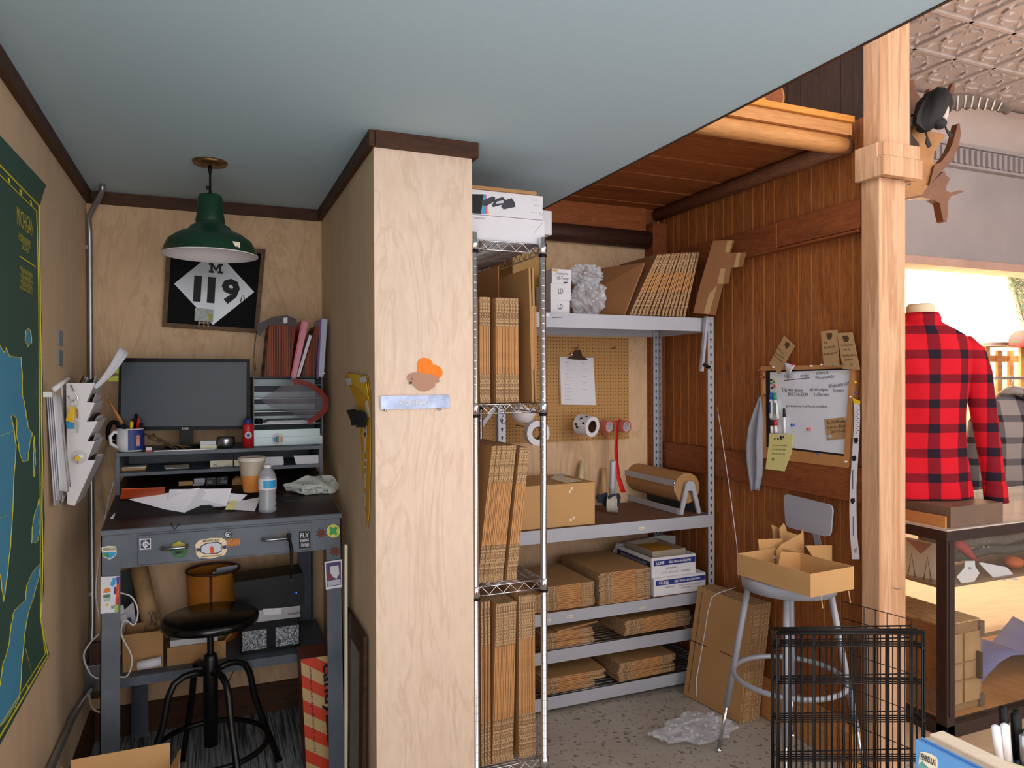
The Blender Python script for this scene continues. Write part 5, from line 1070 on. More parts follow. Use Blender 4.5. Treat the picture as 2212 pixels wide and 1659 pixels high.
# ------------------------------------------------------------------ grey steel shelving and what it carries
UX0, UX1, UY0, UY1 = 1.2, 2.387, 3.035, 3.53
LV = (1.861, .858, .47, .293, .08)
t = thing('steel_shelving', 'grey steel packing shelf unit with five beams standing against plywood', 'shelving', ((UX0+UX1)/2, 3.3, 0))
def keyhole(m, O, U, z):
    q = []
    for k in range(9): a = -pi*.25+k*pi*1.5/8; q.append(O+U*cos(a)*.0048+Z_*(z+sin(a)*.0048))
    q += [O-U*.0018+Z_*(z-.013), O+U*.0018+Z_*(z-.013)]; Nn = U.cross(Z_); m.prism(q, Nn*.0006)
for x, sx in ((UX0, 1), (UX1, -1)):
    for y, sy in ((UY0, 1), (UY1, -1)):
        m = MB(); a, b = sorted((x, x+sx*.036)); m.box(a, b, min(y, y+sy*.002), max(y, y+sy*.002), .001, 1.868); c_, d_ = sorted((y+sy*.0021, y+sy*.036)); m.box(min(x, x+sx*.002), max(x, x+sx*.002), c_, d_, .001, 1.868)
        up = m.build('upright', shelfgrey, t)
        m = MB()
        for k in range(47):
            zz_ = .06+k*.0385
            keyhole(m, V3((x+sx*.018, UY0-.0008 if sy > 0 else UY1-.0026-.0008+.0, 0)), X_, zz_)
            if sx < 0: keyhole(m, V3((x-.0026, y+sy*.018, 0)), -Y_, zz_)
        m.build('keyholes', ink, up)
for i, z in enumerate(LV):
    h = (.068, .062, .056, .058, .058)[i]
    for y0, y1 in ((UY0-.004, UY0-.001), (UY1+.001, UY1+.004)):
        m = MB(); m.box(UX0+.03 if y0 < 3.2 else UX0, UX1-.036 if i in (0,) else UX1-.002, y0, y1, z-h, z); m.box(UX0+.002, UX1-.038, y1 if y0 < 3.2 else y0-.018, y1+.018 if y0 < 3.2 else y0, z-.018, z-.016); m.build('beam', shelfgrey, t, bevel=.0008)
    for x in (UX0+.0025, UX1-.0045): m = MB(); m.box(x, x+.002, UY0+.04, UY1-.04, z-h, z-.003); m.build('end_brace', shelfgrey, t)
    if i < 3: m = MB(); m.box(UX0+.038, UX1-.038, UY0, UY1, z-.014, z-.001); m.build('deck', board, t)
    else:
        m = MB()
        k = 0
        while UY0+.02+k*.032 < UY1: m.tube([(UX0+.01, UY0+.02+k*.032, z-.004), (UX1-.01, UY0+.02+k*.032, z-.004)], .0022, 5); k += 1
        k = 0
        while UX0+.05+k*.11 < UX1: m.tube([(UX0+.05+k*.11, UY0, z-.008), (UX0+.05+k*.11, UY1, z-.008)], .0025, 5); k += 1
        m.build('wire_deck', steel, t)
def shp(a, b): return P(a, b, Y=UY0-.0045)
def lettertag(s, x, y, w=.03, h=.012): m = MB(); c = shp(x, y); m.box(c.x-w/2, c.x+w/2, c.y-.0006, c.y, c.z-h/2, c.z+h/2, 0); m.text(s, c-V3((0, .0007, 0)), X_, Z_, w*.85, h*.55, 1); m.build('shelf_tag', [creamp, mat('brown_ink', '6a4526', .7)], t)
lettertag('SMALL', 1386, 1141); lettertag('SMALL', 1388, 1313); lettertag('MEDIUM', 1231, 1332); lettertag('MINI', 1184, 1340)
m = MB(); c = shp(1183, 680); m.disc(c+V3((0, .001, 0)), .009, (0, -1, 0), 0, 20, .0015); m.build('round_plug', whitep, t)
m = MB(); a, b = shp(1193, 686), shp(1215, 685.5); m.tube([a, b], .0016, 6); m.build('slot_mark', brown, t)
# folding arm at right top
m = MB(); m.bar(P(1526, 684, Y=3.0), P(1515, 802, Y=3.0), .014, .02); m.build('hanging_bracket', shelfgrey, label='grey steel strip hanging from the top shelf corner', cat='bracket')
m = MB(); m.tube([P(1516, 787, Y=2.995)+V3((0, -.015, 0)), P(1533, 794, Y=2.975)], [.0075, .009], 12); m.build('bracket_grip', blk, label='short black rubber grip on the hanging steel strip', cat='grip')
# pegboard
def mk_peg():
    mt, nt, bs = nodes('pegboard_brown'); v = coords(nt); sp = N(nt, 'ShaderNodeSeparateXYZ'); nt.links.new(v, sp.inputs[0]); s = 1/.0187
    fx = math_(nt, 'SUBTRACT', math_(nt, 'FRACT', math_(nt, 'MULTIPLY', sp.outputs[0], s)), .5); fz = math_(nt, 'SUBTRACT', math_(nt, 'FRACT', math_(nt, 'MULTIPLY', sp.outputs[2], s)), .5)
    d = math_(nt, 'SQRT', math_(nt, 'ADD', math_(nt, 'MULTIPLY', fx, fx), math_(nt, 'MULTIPLY', fz, fz)))
    nt.links.new(mix(nt, math_(nt, 'LESS_THAN', d, .15), lin('b98a50'), lin('3a2412')), bs.inputs['Base Color']); bs.inputs['Roughness'].default_value = .7; return mt
m = MB(); m.box(1.28, 2.216, YB-.01, YB-.002, 1.211, 1.785); m.build('pegboard', mk_peg(), label='brown perforated pegboard panel screwed to plywood behind steel shelving', cat='pegboard')
YP = YB-.0105
t = thing('clipboard', 'brown clipboard with white order sheets hanging on pegboard hook', 'clipboard', P(1248, 875, Y=YP-.003))
m = MB(); m.prism([P(a, b, Y=YP-.002) for a, b in ((1205, 765), (1278, 768), (1282, 877), (1208, 874))], (0, -.004, 0)); m.build('backing', cb, t)
m = MB(); m.prism([P(a, b, Y=YP-.007) for a, b in ((1209, 771), (1281, 773), (1287, 875), (1212, 874))], (0, -.002, 0)); pg = m.build('order_sheets', white, t)
m = MB()
for k in range(11): c = P(1225+(k % 3)*3, 783+k*8, Y=YP-.0092); m.text(('PACKING SLIP', 'Ship to: store', 'qty item', 'order no')[k % 4], c, X_, Z_, .028+.008*(k % 3), .006)
for k in range(5): c = P(1262, 785+k*14, Y=YP-.0092); m.text(('Bill to', 'Net 30', '12.00', '36.00', 'total')[k], c, X_, Z_, .028, .006)
m.build('sheet_print', greyink, pg)
m = MB(); m.prism([P(a, b, Y=YP-.012) for a, b in ((1223, 775), (1232, 770), (1262, 771), (1270, 777), (1262, 778), (1240, 777))], (0, -.002, 0)); m.prism([P(a, b, Y=YP-.01) for a, b in ((1236, 771), (1258, 772), (1254, 756), (1242, 756))], (0, -.004, 0)); m.build('clip', mat('bronze_clip', '4a3428', .35, m=.7), t)
m = MB(); c = P(1235, 765, Y=YP-.016); m.ball(c, .009, 0, 10); m.build('chrome_ball', chrome, t)
for a, b in ((1243, 752), (1323, 752)):
    c = P(a, b, Y=YP); m = MB(); m.tube([c, c+V3((0, -.03, 0)), c+V3((0, -.034, .012))], .0018, 6); m.box(c.x-.016, c.x+.016, c.y-.003, c.y-.0005, c.z-.004, c.z); m.build('peg_hook', brass, label='brass peg hook '+('holding the clipboard' if a < 1300 else 'empty at upper right of pegboard'), cat='hook')
# rolls on the pegboard
def ppole(c, y1, lab): m = MB(); m.tube([c, V3((c.x, y1, c.z+.0))], .003, 6); m.build('roll_peg', steel, label=lab, cat='peg')
c = P(1280, 922, Y=3.36); r0 = .054; t = ringroll('label_roll', 'white label roll with black print hanging at lower pegboard', c, (-.35, 1, .12), r0, .033, .09, white, brown)
d = V3((-.35, 1, .12)).normalized(); u = d.cross(Z_).normalized(); w = d.cross(u)
m = MB()
for k, (al, nn) in enumerate(((200, .02), (225, .05), (170, .06), (250, .03), (185, .07))):
    a = radians(al); n_ = -(u*cos(a)+w*sin(a)) if False else u*cos(a)+w*sin(a); o = c+d*nn+n_*(r0+.0004); tt = n_.cross(d); m.prism([o-d*.008-tt*.006, o+d*.008-tt*.006, o+d*.008+tt*.006, o-d*.008+tt*.006], n_*.0005)
m.build('label_print', ink, t)
ppole(c+d*.01+V3((0, 0, .028)), YP-.001, 'steel peg carrying the black printed label roll')
redt = mat('clear_red_tape', 'c9695f', .25, alpha=.85); redb = mat('red_tape', 'd3221c', .35, amt=.2, sc=80)
c = P(1317, 922, Y=3.46); t = ringroll('tape_roll', 'left red edged tape roll on pegboard beside white label roll', c, (-.25, 1, .05), .034, .026, .05, redt, paper2)
m = MB(); m.grid(8, 1, lambda uu, vv: c+V3((-.033+.0*uu+.035*uu*uu, .01+.035*vv, -.01-.055*uu)), 0); m.build('tape_tail', redt, t, solid=.0006)
c = P(1354, 922, Y=3.46); t = ringroll('tape_roll', 'right red FRAGILE tape roll with long tail hanging from pegboard', c, (-.25, 1, .05), .034, .026, .05, redt, paper2)
tail = [P(a, b, Y=3.44) for a, b in ((1352, 904), (1340, 905), (1333, 918), (1332, 940), (1330, 970), (1331, 1000), (1334, 1030), (1345, 1064))]
def tl(uu, vv):
    k = uu*7; i = min(int(k), 6); f = k-i; q = tail[i].lerp(tail[i+1], f); return q+V3((-.01+.03*vv, .03*vv*(1-uu), 0))
m = MB().grid(28, 2, tl); m.build('tape_tail', redb, t, solid=.0008)
ppole(P(1317, 922, Y=3.46)+V3((0, .02, .022)), YP-.001, 'steel peg carrying the left red tape roll'); ppole(P(1354, 922, Y=3.46)+V3((0, .02, .022)), YP-.001, 'steel peg carrying the right red tape roll')
# work surface
WZ = LV[1]+.0005
fc = P(1287, 1138, Y=3.07); x1 = P(1285, 1135, Y=3.06).x; h = P(1286, 1041, Y=3.06).z-WZ
t = cbox('packed_carton', 'brown taped shipping carton standing on the work shelf behind rack', x1-.44, x1, 3.06, 3.4, WZ, WZ+h, cbl, tape=False)
m = MB(); q = [(-.05, -.172, .05), (.02, -.172, .05), (.02, -.172, .052)]
for (a, b) in ((.09, h-.03), (.08, h-.045), (.085, .022), (.1, .03)): m.box(a, a+.012, -.1708, -.1702, b, b+.014)
m.build('tape_glints', mat('painted_tape_glint', 'e8d2b0', .1), t)  # pale patches that paint the glints on the tape
for k, (pts, lab) in enumerate((([(1170, 1018), (1195, 1014), (1228, 1026), (1200, 1034)], 'grey printed sheet lying on the packed carton'), ([(1188, 1034), (1200, 1026), (1256, 1038), (1224, 1044)], 'cream sheet overlapping it at front of the packed carton'))):
    q = [P(a, b, Z=WZ+h+.001+.001*k) for a, b in pts]; q = [V3((min(p.x, x1-.01), min(max(p.y, 3.07), 3.39), p.z)) for p in q]; m = MB(); m.prism(q, (0, 0, .0008)); m.build('packing_sheet', (paper2, creamp)[k], label=lab, cat='paper')
a = P(1248, 1030, Y=3.5); b = P(1258, 997, Y=3.545); m = MB(); m.tube([V3((a.x-.01, 3.47, WZ+.016)), b], .0145, 14); m.build('cream_tube', mat('cream_waxy_tube', 'ddd0a4', .4, amt=.1, sc=60), label='cream coloured tube leaning on plywood behind the packed carton', cat='tube')
a = P(1300, 1000, Y=3.52); m = MB(); m.tube([V3((a.x+.0, 3.5, WZ+.017)), P(1304, 1012, Y=3.55)], .0155, 14); m.build('plywood_tube', mat('tan_tube', 'c49f6c', .6), label='tan tube leaning on plywood left of the tape dispenser', cat='tube')
# tape gun
c = P(1322, 1064, Y=3.27)
t = thing('tape_gun', 'tape gun dispenser with grey handle and clear tape roll on shelf', 'tape dispenser', c)
ringaxis = V3((.75, -.66, 0)).normalized()
rc = V3((c.x, c.y, WZ+.05)); u = ringaxis.cross(Z_).normalized()
m = MB(); m.lathe([(.028, -.02), (.046, -.02), (.046, .026), (.028, .026), (.028, -.02)], rc, 32, 0, ringaxis, sm=False); m.build('tape_roll', mat('milky_tape', 'cfc8b6', .25, alpha=.8), t)
m = MB(); m.lathe([(.0, -.022), (.028, -.022), (.028, .028), (.0, .028)], rc, 28, 0, ringaxis, sm=False); m.build('hub', whitep, t)
g0 = rc+Z_*.035+V3((.0, 0, .015)); g1 = P(1324, 997, Y=3.24); m = MB(); m.tube([g0, g0.lerp(g1, .3), g0.lerp(g1, .35), g1, g1+(g1-g0)*.03], [.017, .015, .0135, .0165, .012], 14); m.build('handle', shelfgrey, t)
m = MB(); q0 = rc+u*.01; ff = [rc+ringaxis*.03+V3((x, 0, z)) for x, z in ((-.06, .045), (.0, .055), (.012, .035), (.005, .0), (-.008, -.02), (-.022, .0), (-.05, .005))]
m.prism(ff, ringaxis*.006); m.prism([p-ringaxis*.062 for p in ff], ringaxis*.006); m.build('side_plates', navyd if False else mat('dark_plastic_navy', '20232f', .4), t)
# kraft paper roll on cutter
t = thing('kraft_roll_cutter', 'grey steel paper cutter stand holding a big brown kraft roll', 'paper cutter', P(1440, 1110, Z=WZ))
Lf = P(1468, 1113, Z=WZ); Lb = P(1347, 1078, Z=WZ); Rf = P(1512, 1108, Z=WZ)
ax = (Lb-Lf).normalized(); sd = V3((Rf-Lf)); sd = (sd-ax*sd.dot(ax)); W_ = sd.length; sd.normalize(); LL = (Lb-Lf).length
mid = Lf+sd*W_/2
apex = .165
for e, nm in ((0, 'near'), (LL, 'far')):
    o = Lf+ax*e; m = MB(); th = ax*(.012 if e == 0 else -.012)
    m.prism([o, o+sd*.022, o+sd*(W_/2-.012)+Z_*(apex-.045), o+sd*(W_/2)+Z_*apex*.73, o+sd*(W_/2+.012)+Z_*(apex-.045), o+sd*(W_-.022), o+sd*W_, o+sd*(W_/2+.026)+Z_*(apex-.008), o+sd*(W_/2+.012)+Z_*(apex+.004), o+sd*(W_/2-.012)+Z_*(apex+.004), o+sd*(W_/2-.026)+Z_*(apex-.008)], th); m.build('end_frame', shelfgrey, t, bevel=.001)
m = MB(); m.prism([Lf+ax*.013+Z_*.001, Lf+ax*.013+Z_*.032, Lb-ax*.013+Z_*.032, Lb-ax*.013+Z_*.001], sd*.003); m.build('front_rail', shelfgrey, t)
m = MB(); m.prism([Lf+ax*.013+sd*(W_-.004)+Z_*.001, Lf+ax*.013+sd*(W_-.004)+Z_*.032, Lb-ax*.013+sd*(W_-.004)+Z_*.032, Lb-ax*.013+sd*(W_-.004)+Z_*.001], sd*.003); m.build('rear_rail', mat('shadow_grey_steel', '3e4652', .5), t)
rc = mid+ax*.03+Z_*(apex-.035); rr = .078
m = MB(); m.lathe([(.02, .0), (rr, .0), (rr, LL-.06), (.02, LL-.06)], rc, 48, 0, ax, sm=False); o = m.build('kraft_roll', mat('kraft_paper', 'a67b4e', .75, amt=.05), t)
m = MB(); m.lathe([(0, -.012), (.018, -.012), (.018, LL-.05)], rc, 20, 0, ax); m.build('roll_core', blk, t)
m = MB(); k0 = rc-sd*(rr+.004)+Z_*.03; m.bar(k0-ax*.004, k0+ax*(LL-.05), .006, .03); m.build('cutter_bar', shelfgrey, t)
for e in (-.006, LL-.05):
    m = MB(); m.tube([k0+ax*e, k0+ax*e-Z_*.05+sd*.004, Lf+ax*(e+.03)+sd*.02+Z_*.04], .0025, 6); m.ball(k0+ax*e, .012, 0, 10, (.6, .6, 1)); m.build('spring_arm', chrome, t)
m = MB(); a = Lf+ax*LL*.5-sd*.0006+Z_*.018; m.text('PAPER', a, -ax, Z_, .03, .008, lift=.0004); m.build('rail_label', mat('orange_print', 'c9762e', .6), t)

# third level: stacks of cartons
Z3_ = LV[2]+.0005
cartons(9, (1.25, 3.06, Z3_), .175, .4, .0085, .0006, 'H', 'flattened carton, # in the leftmost stack on third shelf', 'third shelf cartons, leftmost stack', .003)
cartons(11, (1.433, 3.055, Z3_), .265, .36, .0098, .0006, 'H', 'flattened carton, # in the middle stack on third shelf', 'third shelf cartons, middle stack', .004, rotz=0)
cartons(14, (1.72, 3.045, Z3_), .285, .40, .0102, .0006, 'H', 'flattened carton, # in the tall stack beside envelope boxes', 'third shelf cartons, right stack', .004)
# envelope boxes
def printbox(label, x0, x1, y0, y1, z0, z1, rz, open_, lines, side=None, nm='envelope_box'):
    t = cbox(nm, label, x0, x1, y0, y1, z0, z1, white, open_=open_, rotz=rz); X, Y, H = (x1-x0)/2, (y1-y0)/2, z1-z0
    m = MB(); m.box(-X+.012, X-.002, -Y-.0006, -Y-.0002, H*.58, H*.86); m.build('blue_band', navy, t)
    m = MB(); m.text('ULINE', (-X*.62, -Y-.0006, H*.72), X_, Z_, X*.36, H*.17, bold=.03); m.text('SELF-SEAL ENVELOPES', (X*.28, -Y-.0006, H*.72), X_, Z_, X*1.0, H*.12, bold=.03); m.build('band_lettering', white, t)
    m = MB()
    for s_, fx, fz, w_ in lines: m.text(s_, (X*fx, -Y-.0004, H*fz), X_, Z_, X*w_, H*.07)
    m.build('fine_print', ink, t)
    if side:
        m = MB(); m.box(-X-.0006, -X-.0002, -Y+.01, Y-.01, H*.45, H*.8); m.build('side_band', navyd, t); m = MB(); m.text('ULINE  SELF-SEAL ENVELOPES', (-X-.0007, 0, H*.62), -Y_, Z_, Y*1.5, H*.16); m.build('side_lettering', paper2, t)
    return t
ex0, ex1 = P(1412, 1290, Y=3.05).x, P(1531, 1270, Y=3.05).x
hz = P(1470, 1243, Y=3.05).z-Z3_
printbox('lower white and blue envelope carton at right end of third shelf', ex0, 2.345, 3.05, 3.42, Z3_, Z3_+hz, 0, False, [('EXPANDABLE', -.4, .45, .35), ('WHITE', .05, .45, .2), ('10 x 13 x 2"', .35, .45, .3), ('100/CARTON', .7, .45, .3), ('1-800-295-5510', .2, .3, .4)])
zz2 = Z3_+hz+.001; h2 = P(1420, 1205, Y=3.06).z-zz2
printbox('upper open white and blue envelope carton holding yellow envelopes', ex0-.005, 2.29, 3.06, 3.4, zz2, zz2+h2, -.0, True, [('EXPANDABLE', -.1, .42, .5), ('S-5612', -.45, .2, .25), ('10 x 13 x 2"', .0, .2, .4), ('SIDE OPENING', .55, .2, .4)], True)
t = thing('paper_box_tray', 'grey cardboard tray filled with amber envelopes in the upper carton', 'box', ((ex0+2.29)/2, 3.2, zz2+h2-.03))
bx, by = ex0+.02, 3.09; zt_ = zz2+.0045
ztop = zz2+h2+.025
m = MB(); m.box(bx, bx+.2, by, by+.003, zt_, ztop); m.box(bx, bx+.003, by+.003, by+.25, zt_, ztop); m.box(bx+.197, bx+.2, by+.003, by+.25, zt_, ztop); m.box(bx, bx+.2, by+.25, by+.253, zt_, ztop); m.build('tray', mat('grey_card', '9a8f80', .7), t)
m = MB(); m.box(bx+.004, bx+.196, by+.004, by+.249, zt_, ztop-.02); m.build('amber_envelopes', mat('amber_envelope', 'cf922d', .6), t)
m = MB(); m.prism([P(a, b, Y=3.43) for a, b in ((1318, 1208), (1332, 1174), (1432, 1156), (1468, 1158), (1450, 1190), (1420, 1215))], (0, .004, 0)); m.build('white_sheet_flap', paper2, label='white card lid standing behind the open envelope carton', cat='card')
m = MB(); m.prism([P(1413, 1300, Y=3.033), P(1500, 1270, Y=3.033), P(1500, 1282, Y=3.0295), P(1416, 1300, Y=3.0295)], (0, -.0008, 0)); 
# fourth and bottom level
Z4_, Z5_ = LV[3]+.0005, LV[4]+.0005
cartons(7, (1.42, 3.05, Z4_), .27, .34, .0098, .0006, 'H', 'flattened carton, # in the left stack on fourth shelf', 'fourth shelf cartons, left stack', .008)
cartons(7, (1.87, 3.06, Z4_), .40, .30, .0098, .0006, 'H', 'flattened carton, # in the right stack on fourth shelf', 'fourth shelf cartons, right stack', .006, rotz=.05)
m = MB(); m.prism([(1.5, 3.05, Z4_+.0735), (1.74, 3.1, Z4_+.0755), (1.68, 3.3, Z4_+.075), (1.48, 3.3, Z4_+.074)], (0, 0, .007)); m.build('loose_carton', cb, label='loose carton lying askew on the left fourth shelf stack', cat='flattened box')
cartons(4, (1.43, 3.055, Z5_), .27, .34, .0098, .0006, 'H', 'flattened carton, # of the smaller ones in left bottom shelf stack', 'bottom shelf cartons, left stack', .006)
cartons(3, (1.42, 3.045, Z5_+.0425), .33, .36, .0115, .0006, 'H', 'large flattened carton, # of three topping left bottom shelf stack', 'bottom shelf large cartons', .006)
cartons(9, (1.83, 3.05, Z5_), .33, .33, .0095, .0006, 'H', 'flattened carton, # in the right stack on bottom shelf', 'bottom shelf cartons, right stack', .006, rotz=.03)
# top shelf goods
ZTs = LV[0]+.0005
for k in range(2):
    a = P(1187, 660, Y=3.1).x; b = P(1229+(2 if k else 0), 660, Y=3.1).x; z0 = ZTs+k*.0655; h = .065 if k == 0 else .079; z0 = ZTs if k == 0 else ZTs+.0655
    t = thing('white_box', ('lower' if k == 0 else 'middle')+' white box marked LD in the stack on top shelf', 'box', ((a+b)/2, 3.15, z0)); m = MB(); m.box(a, b, 3.09, 3.25, z0, z0+h); m.build('box_body', white, t, bevel=.001); m = MB(); m.text('LD', ((a+b)/2, 3.0895, z0+h*.55), X_, Z_, .026, .024); m.build('marker_lettering', ink, t)
z0 = ZTs+.0655+.0795; a = P(1192, 600, Y=3.1).x; b = P(1234, 600, Y=3.1).x; h = .07
t = thing('white_box', 'topmost printed white box marked HI-Temp on the small stack', 'box', ((a+b)/2, 3.15, z0)); m = MB(); m.box(a, b, 3.1, 3.22, z0, z0+h); m.build('box_body', white, t, bevel=.001)
m = MB(); m.text('HI-Temp', ((a+b)/2+.006, 3.0995, z0+h*.35), X_, Z_, .06, .022); m.text('keep refrigerated store upright', ((a+b)/2, 3.0995, z0+h*.64), X_, Z_, .07, .005); m.text('do not freeze contents', ((a+b)/2, 3.0995, z0+h*.73), X_, Z_, .06, .005); m.box((a+b)/2+.01, (a+b)/2+.03, 3.0992, 3.0999, z0+.004, z0+.01); m.build('marker_lettering', ink, t)
m = MB(); m.prism([(a+.004, 3.0998, z0+h-.012), (a+.03, 3.0998, z0+h-.012), (a+.03, 3.0998, z0+h-.003), (a+.004, 3.0998, z0+h-.003)], (0, -.0005, 0)); m.build('yellow_label', mat('gold_label', 'c79a2f', .5), t)
a = P(1150, 650, Y=3.3).x; t = thing('brown_mailer_box', 'yellowish brown box standing at left end of the top shelf', 'box', (a, 3.35, ZTs)); m = MB(); m.box(1.375, P(1182, 650, Y=3.28).x, 3.28, 3.5, ZTs, P(1180, 550, Y=3.28).z); m.build('box_body', mat('ochre_card', 'b08a4c', .7), t)
def bubblewrap(name, label, c, rx, ry, rz, n=(20, 12), seed=1):
    rnd = random.Random(seed); ph = [rnd.uniform(0, 6) for _ in range(6)]
    def fn(u, v):
        a = u*2*pi; b = v*pi*.98+.02; r = 1+.13*sin(3*a+ph[0]+4*v)+.1*sin(7*a+ph[1]+9*v)+.08*sin(13*a+ph[2])*sin(11*v+ph[3])+.16*(abs(sin(a*23.7+v*61.3+ph[4]))-.5)*(0 < u < 1)
        return V3((c[0]+rx*cos(a)*sin(b)*r, c[1]+ry*sin(a)*sin(b)*r, max(c[2]+rz*cos(b)*r, c[2]-rz+.002)))
    m = MB().grid(n[0]*2, n[1]*2, fn, sm=False)
    for k in range(70):
        u, v = rnd.random(), rnd.uniform(.15, .68); q = fn(u, v); m.ball(q, rnd.uniform(.006, .012), 0, 6, (1, 1, .8))
    return m.build(name, bubble, label=label, cat='bubble wrap')
c0 = P(1268, 620, Y=3.14); c0.z = ZTs+.085; bubblewrap('bubble_wrap', 'crumpled clear bubble wrap heap between white boxes and leaning cartons', c0, .08, .08, .084, seed=3)
c1 = P(1265, 570, Y=3.15); c1.z = ZTs+.2; 
bubblewrap('bubble_wrap', 'upper bubble wrap sheet bunched above the heap on top shelf', c1, .085, .06, .045, seed=5)
c2 = P(1105, 580, Y=3.3); c2.z = ZTs+.1
# leaning cartons on the top shelf
G = 'cartons leaning in a row on the top shelf'
ln = 26
for i in range(15):
    x = 1.915+i*.0225; a = radians(28-i*.9); key = 'lean'
    loc = V3((x, 3.06+random.uniform(-.004, .004), ZTs+.003)); rot = (0, -pi/2+a, 0)
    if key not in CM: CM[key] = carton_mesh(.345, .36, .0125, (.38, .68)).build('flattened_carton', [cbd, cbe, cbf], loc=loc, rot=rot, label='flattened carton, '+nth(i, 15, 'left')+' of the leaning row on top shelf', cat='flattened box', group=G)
    else:
        o = CM[key].copy(); COL.objects.link(o); o.location = loc; o.rotation_euler = rot; o['label'] = 'flattened carton, '+nth(i, 15, 'left')+' of the leaning row on top shelf'; o['group'] = G
m = MB(); q = [P(a, b, Y=3.07) for a, b in ((1345, 676), (1435, 560), (1441, 556), (1440, 565))]
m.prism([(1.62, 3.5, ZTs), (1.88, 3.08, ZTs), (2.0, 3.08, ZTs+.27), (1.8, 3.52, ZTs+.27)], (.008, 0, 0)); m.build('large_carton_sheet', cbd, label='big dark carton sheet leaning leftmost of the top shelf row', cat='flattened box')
for k, (pts, yy, lab) in enumerate((([(1497, 676), (1512, 615), (1540, 520), (1567, 519), (1585, 518), (1586, 522), (1578, 546), (1613, 545), (1604, 576), (1580, 578), (1574, 612), (1562, 614), (1546, 680)], 3.04, 'rightmost notched carton leaning outward on top shelf'),)):
    yf = lambda a: 3.03-max(0, a-1497)/116*.25; q = [P(a, b, Y=yf(a)) for a, b in pts]; m = MB(); m.prism(q, (.004, .006, 0), 0, 1)
    m.prism([P(a, b, Y=yf(a)-.0015) for a, b in ((1566, 545), (1571, 520), (1582, 520), (1576, 545))], (0, .0005, 0), 2); m.prism([P(a, b, Y=yf(a)-.0015) for a, b in ((1585, 577), (1592, 546), (1600, 546), (1594, 577))], (0, .0005, 0), 2); m.prism([P(a, b, Y=yf(a)-.0015) for a, b in ((1549, 613), (1557, 580), (1567, 580), (1562, 613))], (0, .0005, 0), 2); m.prism([P(a, b, Y=yf(a)-.0015) for a, b in ((1520, 676), (1538, 616), (1549, 616), (1532, 679))], (0, .0005, 0), 2)
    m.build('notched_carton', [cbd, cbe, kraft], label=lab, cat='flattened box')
# tied carton bundle on the floor
t0 = 'flattened carton at the back of the tied bundle leaning on right wall'
bl = V3((2.145, 2.965, 0)); br = V3((2.19, 2.632, 0)); dv = (br-bl).normalized(); nv = V3((-dv.y, dv.x, 0)); nv = nv if nv.x > 0 else -nv
Wd = (br-bl).length+.02
lean_v = (Z_*1+nv*.16).normalized()
tb = thing('tied_carton', 'front carton of the bundle on floor tied with white string', 'flattened box', bl)
o = bl+Z_*.003; Hh = .53
m = MB(); m.prism([o, o+dv*Wd, o+dv*Wd+lean_v*Hh*.985, o+dv*Wd*.05+lean_v*Hh], nv*.007, 0, 1); m.build('panel', [cb, cbe], tb)
m = MB(); m.prism([o+dv*.03-nv*.0006+lean_v*.02, o+dv*.033-nv*.0006+lean_v*.02, o+dv*.05-nv*.0006+lean_v*(Hh-.02), o+dv*.047-nv*.0006+lean_v*(Hh-.02)], nv*.0005)
m.prism([o+dv*.0-nv*.0006+lean_v*.26, o+dv*.12-nv*.0006+lean_v*.262, o+dv*.12-nv*.0006+lean_v*.266, o-nv*.0006+lean_v*.266], nv*.0005); m.prism([o+dv*.2-nv*.0006+lean_v*.268, o+dv*.3-nv*.0006+lean_v*.266, o+dv*.3-nv*.0006+lean_v*.27, o+dv*.2-nv*.0006+lean_v*.272], nv*.0005); m.build('crease', brown, tb)
m = MB(); sp = [o+dv*a+lean_v*b-nv*.003 for a, b in ((.09, .02), (.075, .1), (.085, .2), (.095, .32), (.1, .42), (.115, .5), (.15, .528))]; sp.append(sp[-1]+nv*.12+Z_*.01); m.tube(sp, .0022, 6); m.build('string', white, tb)
bm = None
for i in range(9):
    oo = o+nv*(.0085+i*.0108)+dv*random.uniform(.005, .02); lbl = 'flattened carton, '+nth(i, 9, 'front')+' behind the tied front sheet'; hh = Hh+random.uniform(-.02, .01)
    if bm is None:
        m = MB(); a = Hh*.31; L = lean_v
        for k2, (s0, s1, e) in enumerate(((0, .27, 1), (.272, .7, 2), (.702, .99, 1))):
            m.prism([oo+L*Hh*s0, oo+dv*Wd+L*Hh*s0, oo+dv*Wd+L*Hh*s1, oo+L*Hh*s1], nv*(.0046 if e == 1 else .0036), 0, e); m.prism([oo+L*Hh*s0+nv*.0052, oo+dv*Wd+L*Hh*s0+nv*.0052, oo+dv*Wd+L*Hh*s1+nv*.0052, oo+L*Hh*s1+nv*.0052], nv*(.0046 if e == 1 else .003), 0, e)
        bm = m.build('flattened_carton', [cb, cbe, cbe], org=oo, label=lbl, cat='flattened box', group='tied carton bundle by the right wall'); 
    else:
        c_ = bm.copy(); COL.objects.link(c_); c_.location = oo; c_['label'] = lbl
c0 = P(1500, 1590, Z=0); c0.z = .035; bubblewrap('bubble_wrap', 'flat clear bubble wrap scrap lying on the concrete floor', (c0.x, c0.y, .034), .17, .1, .034, seed=9)

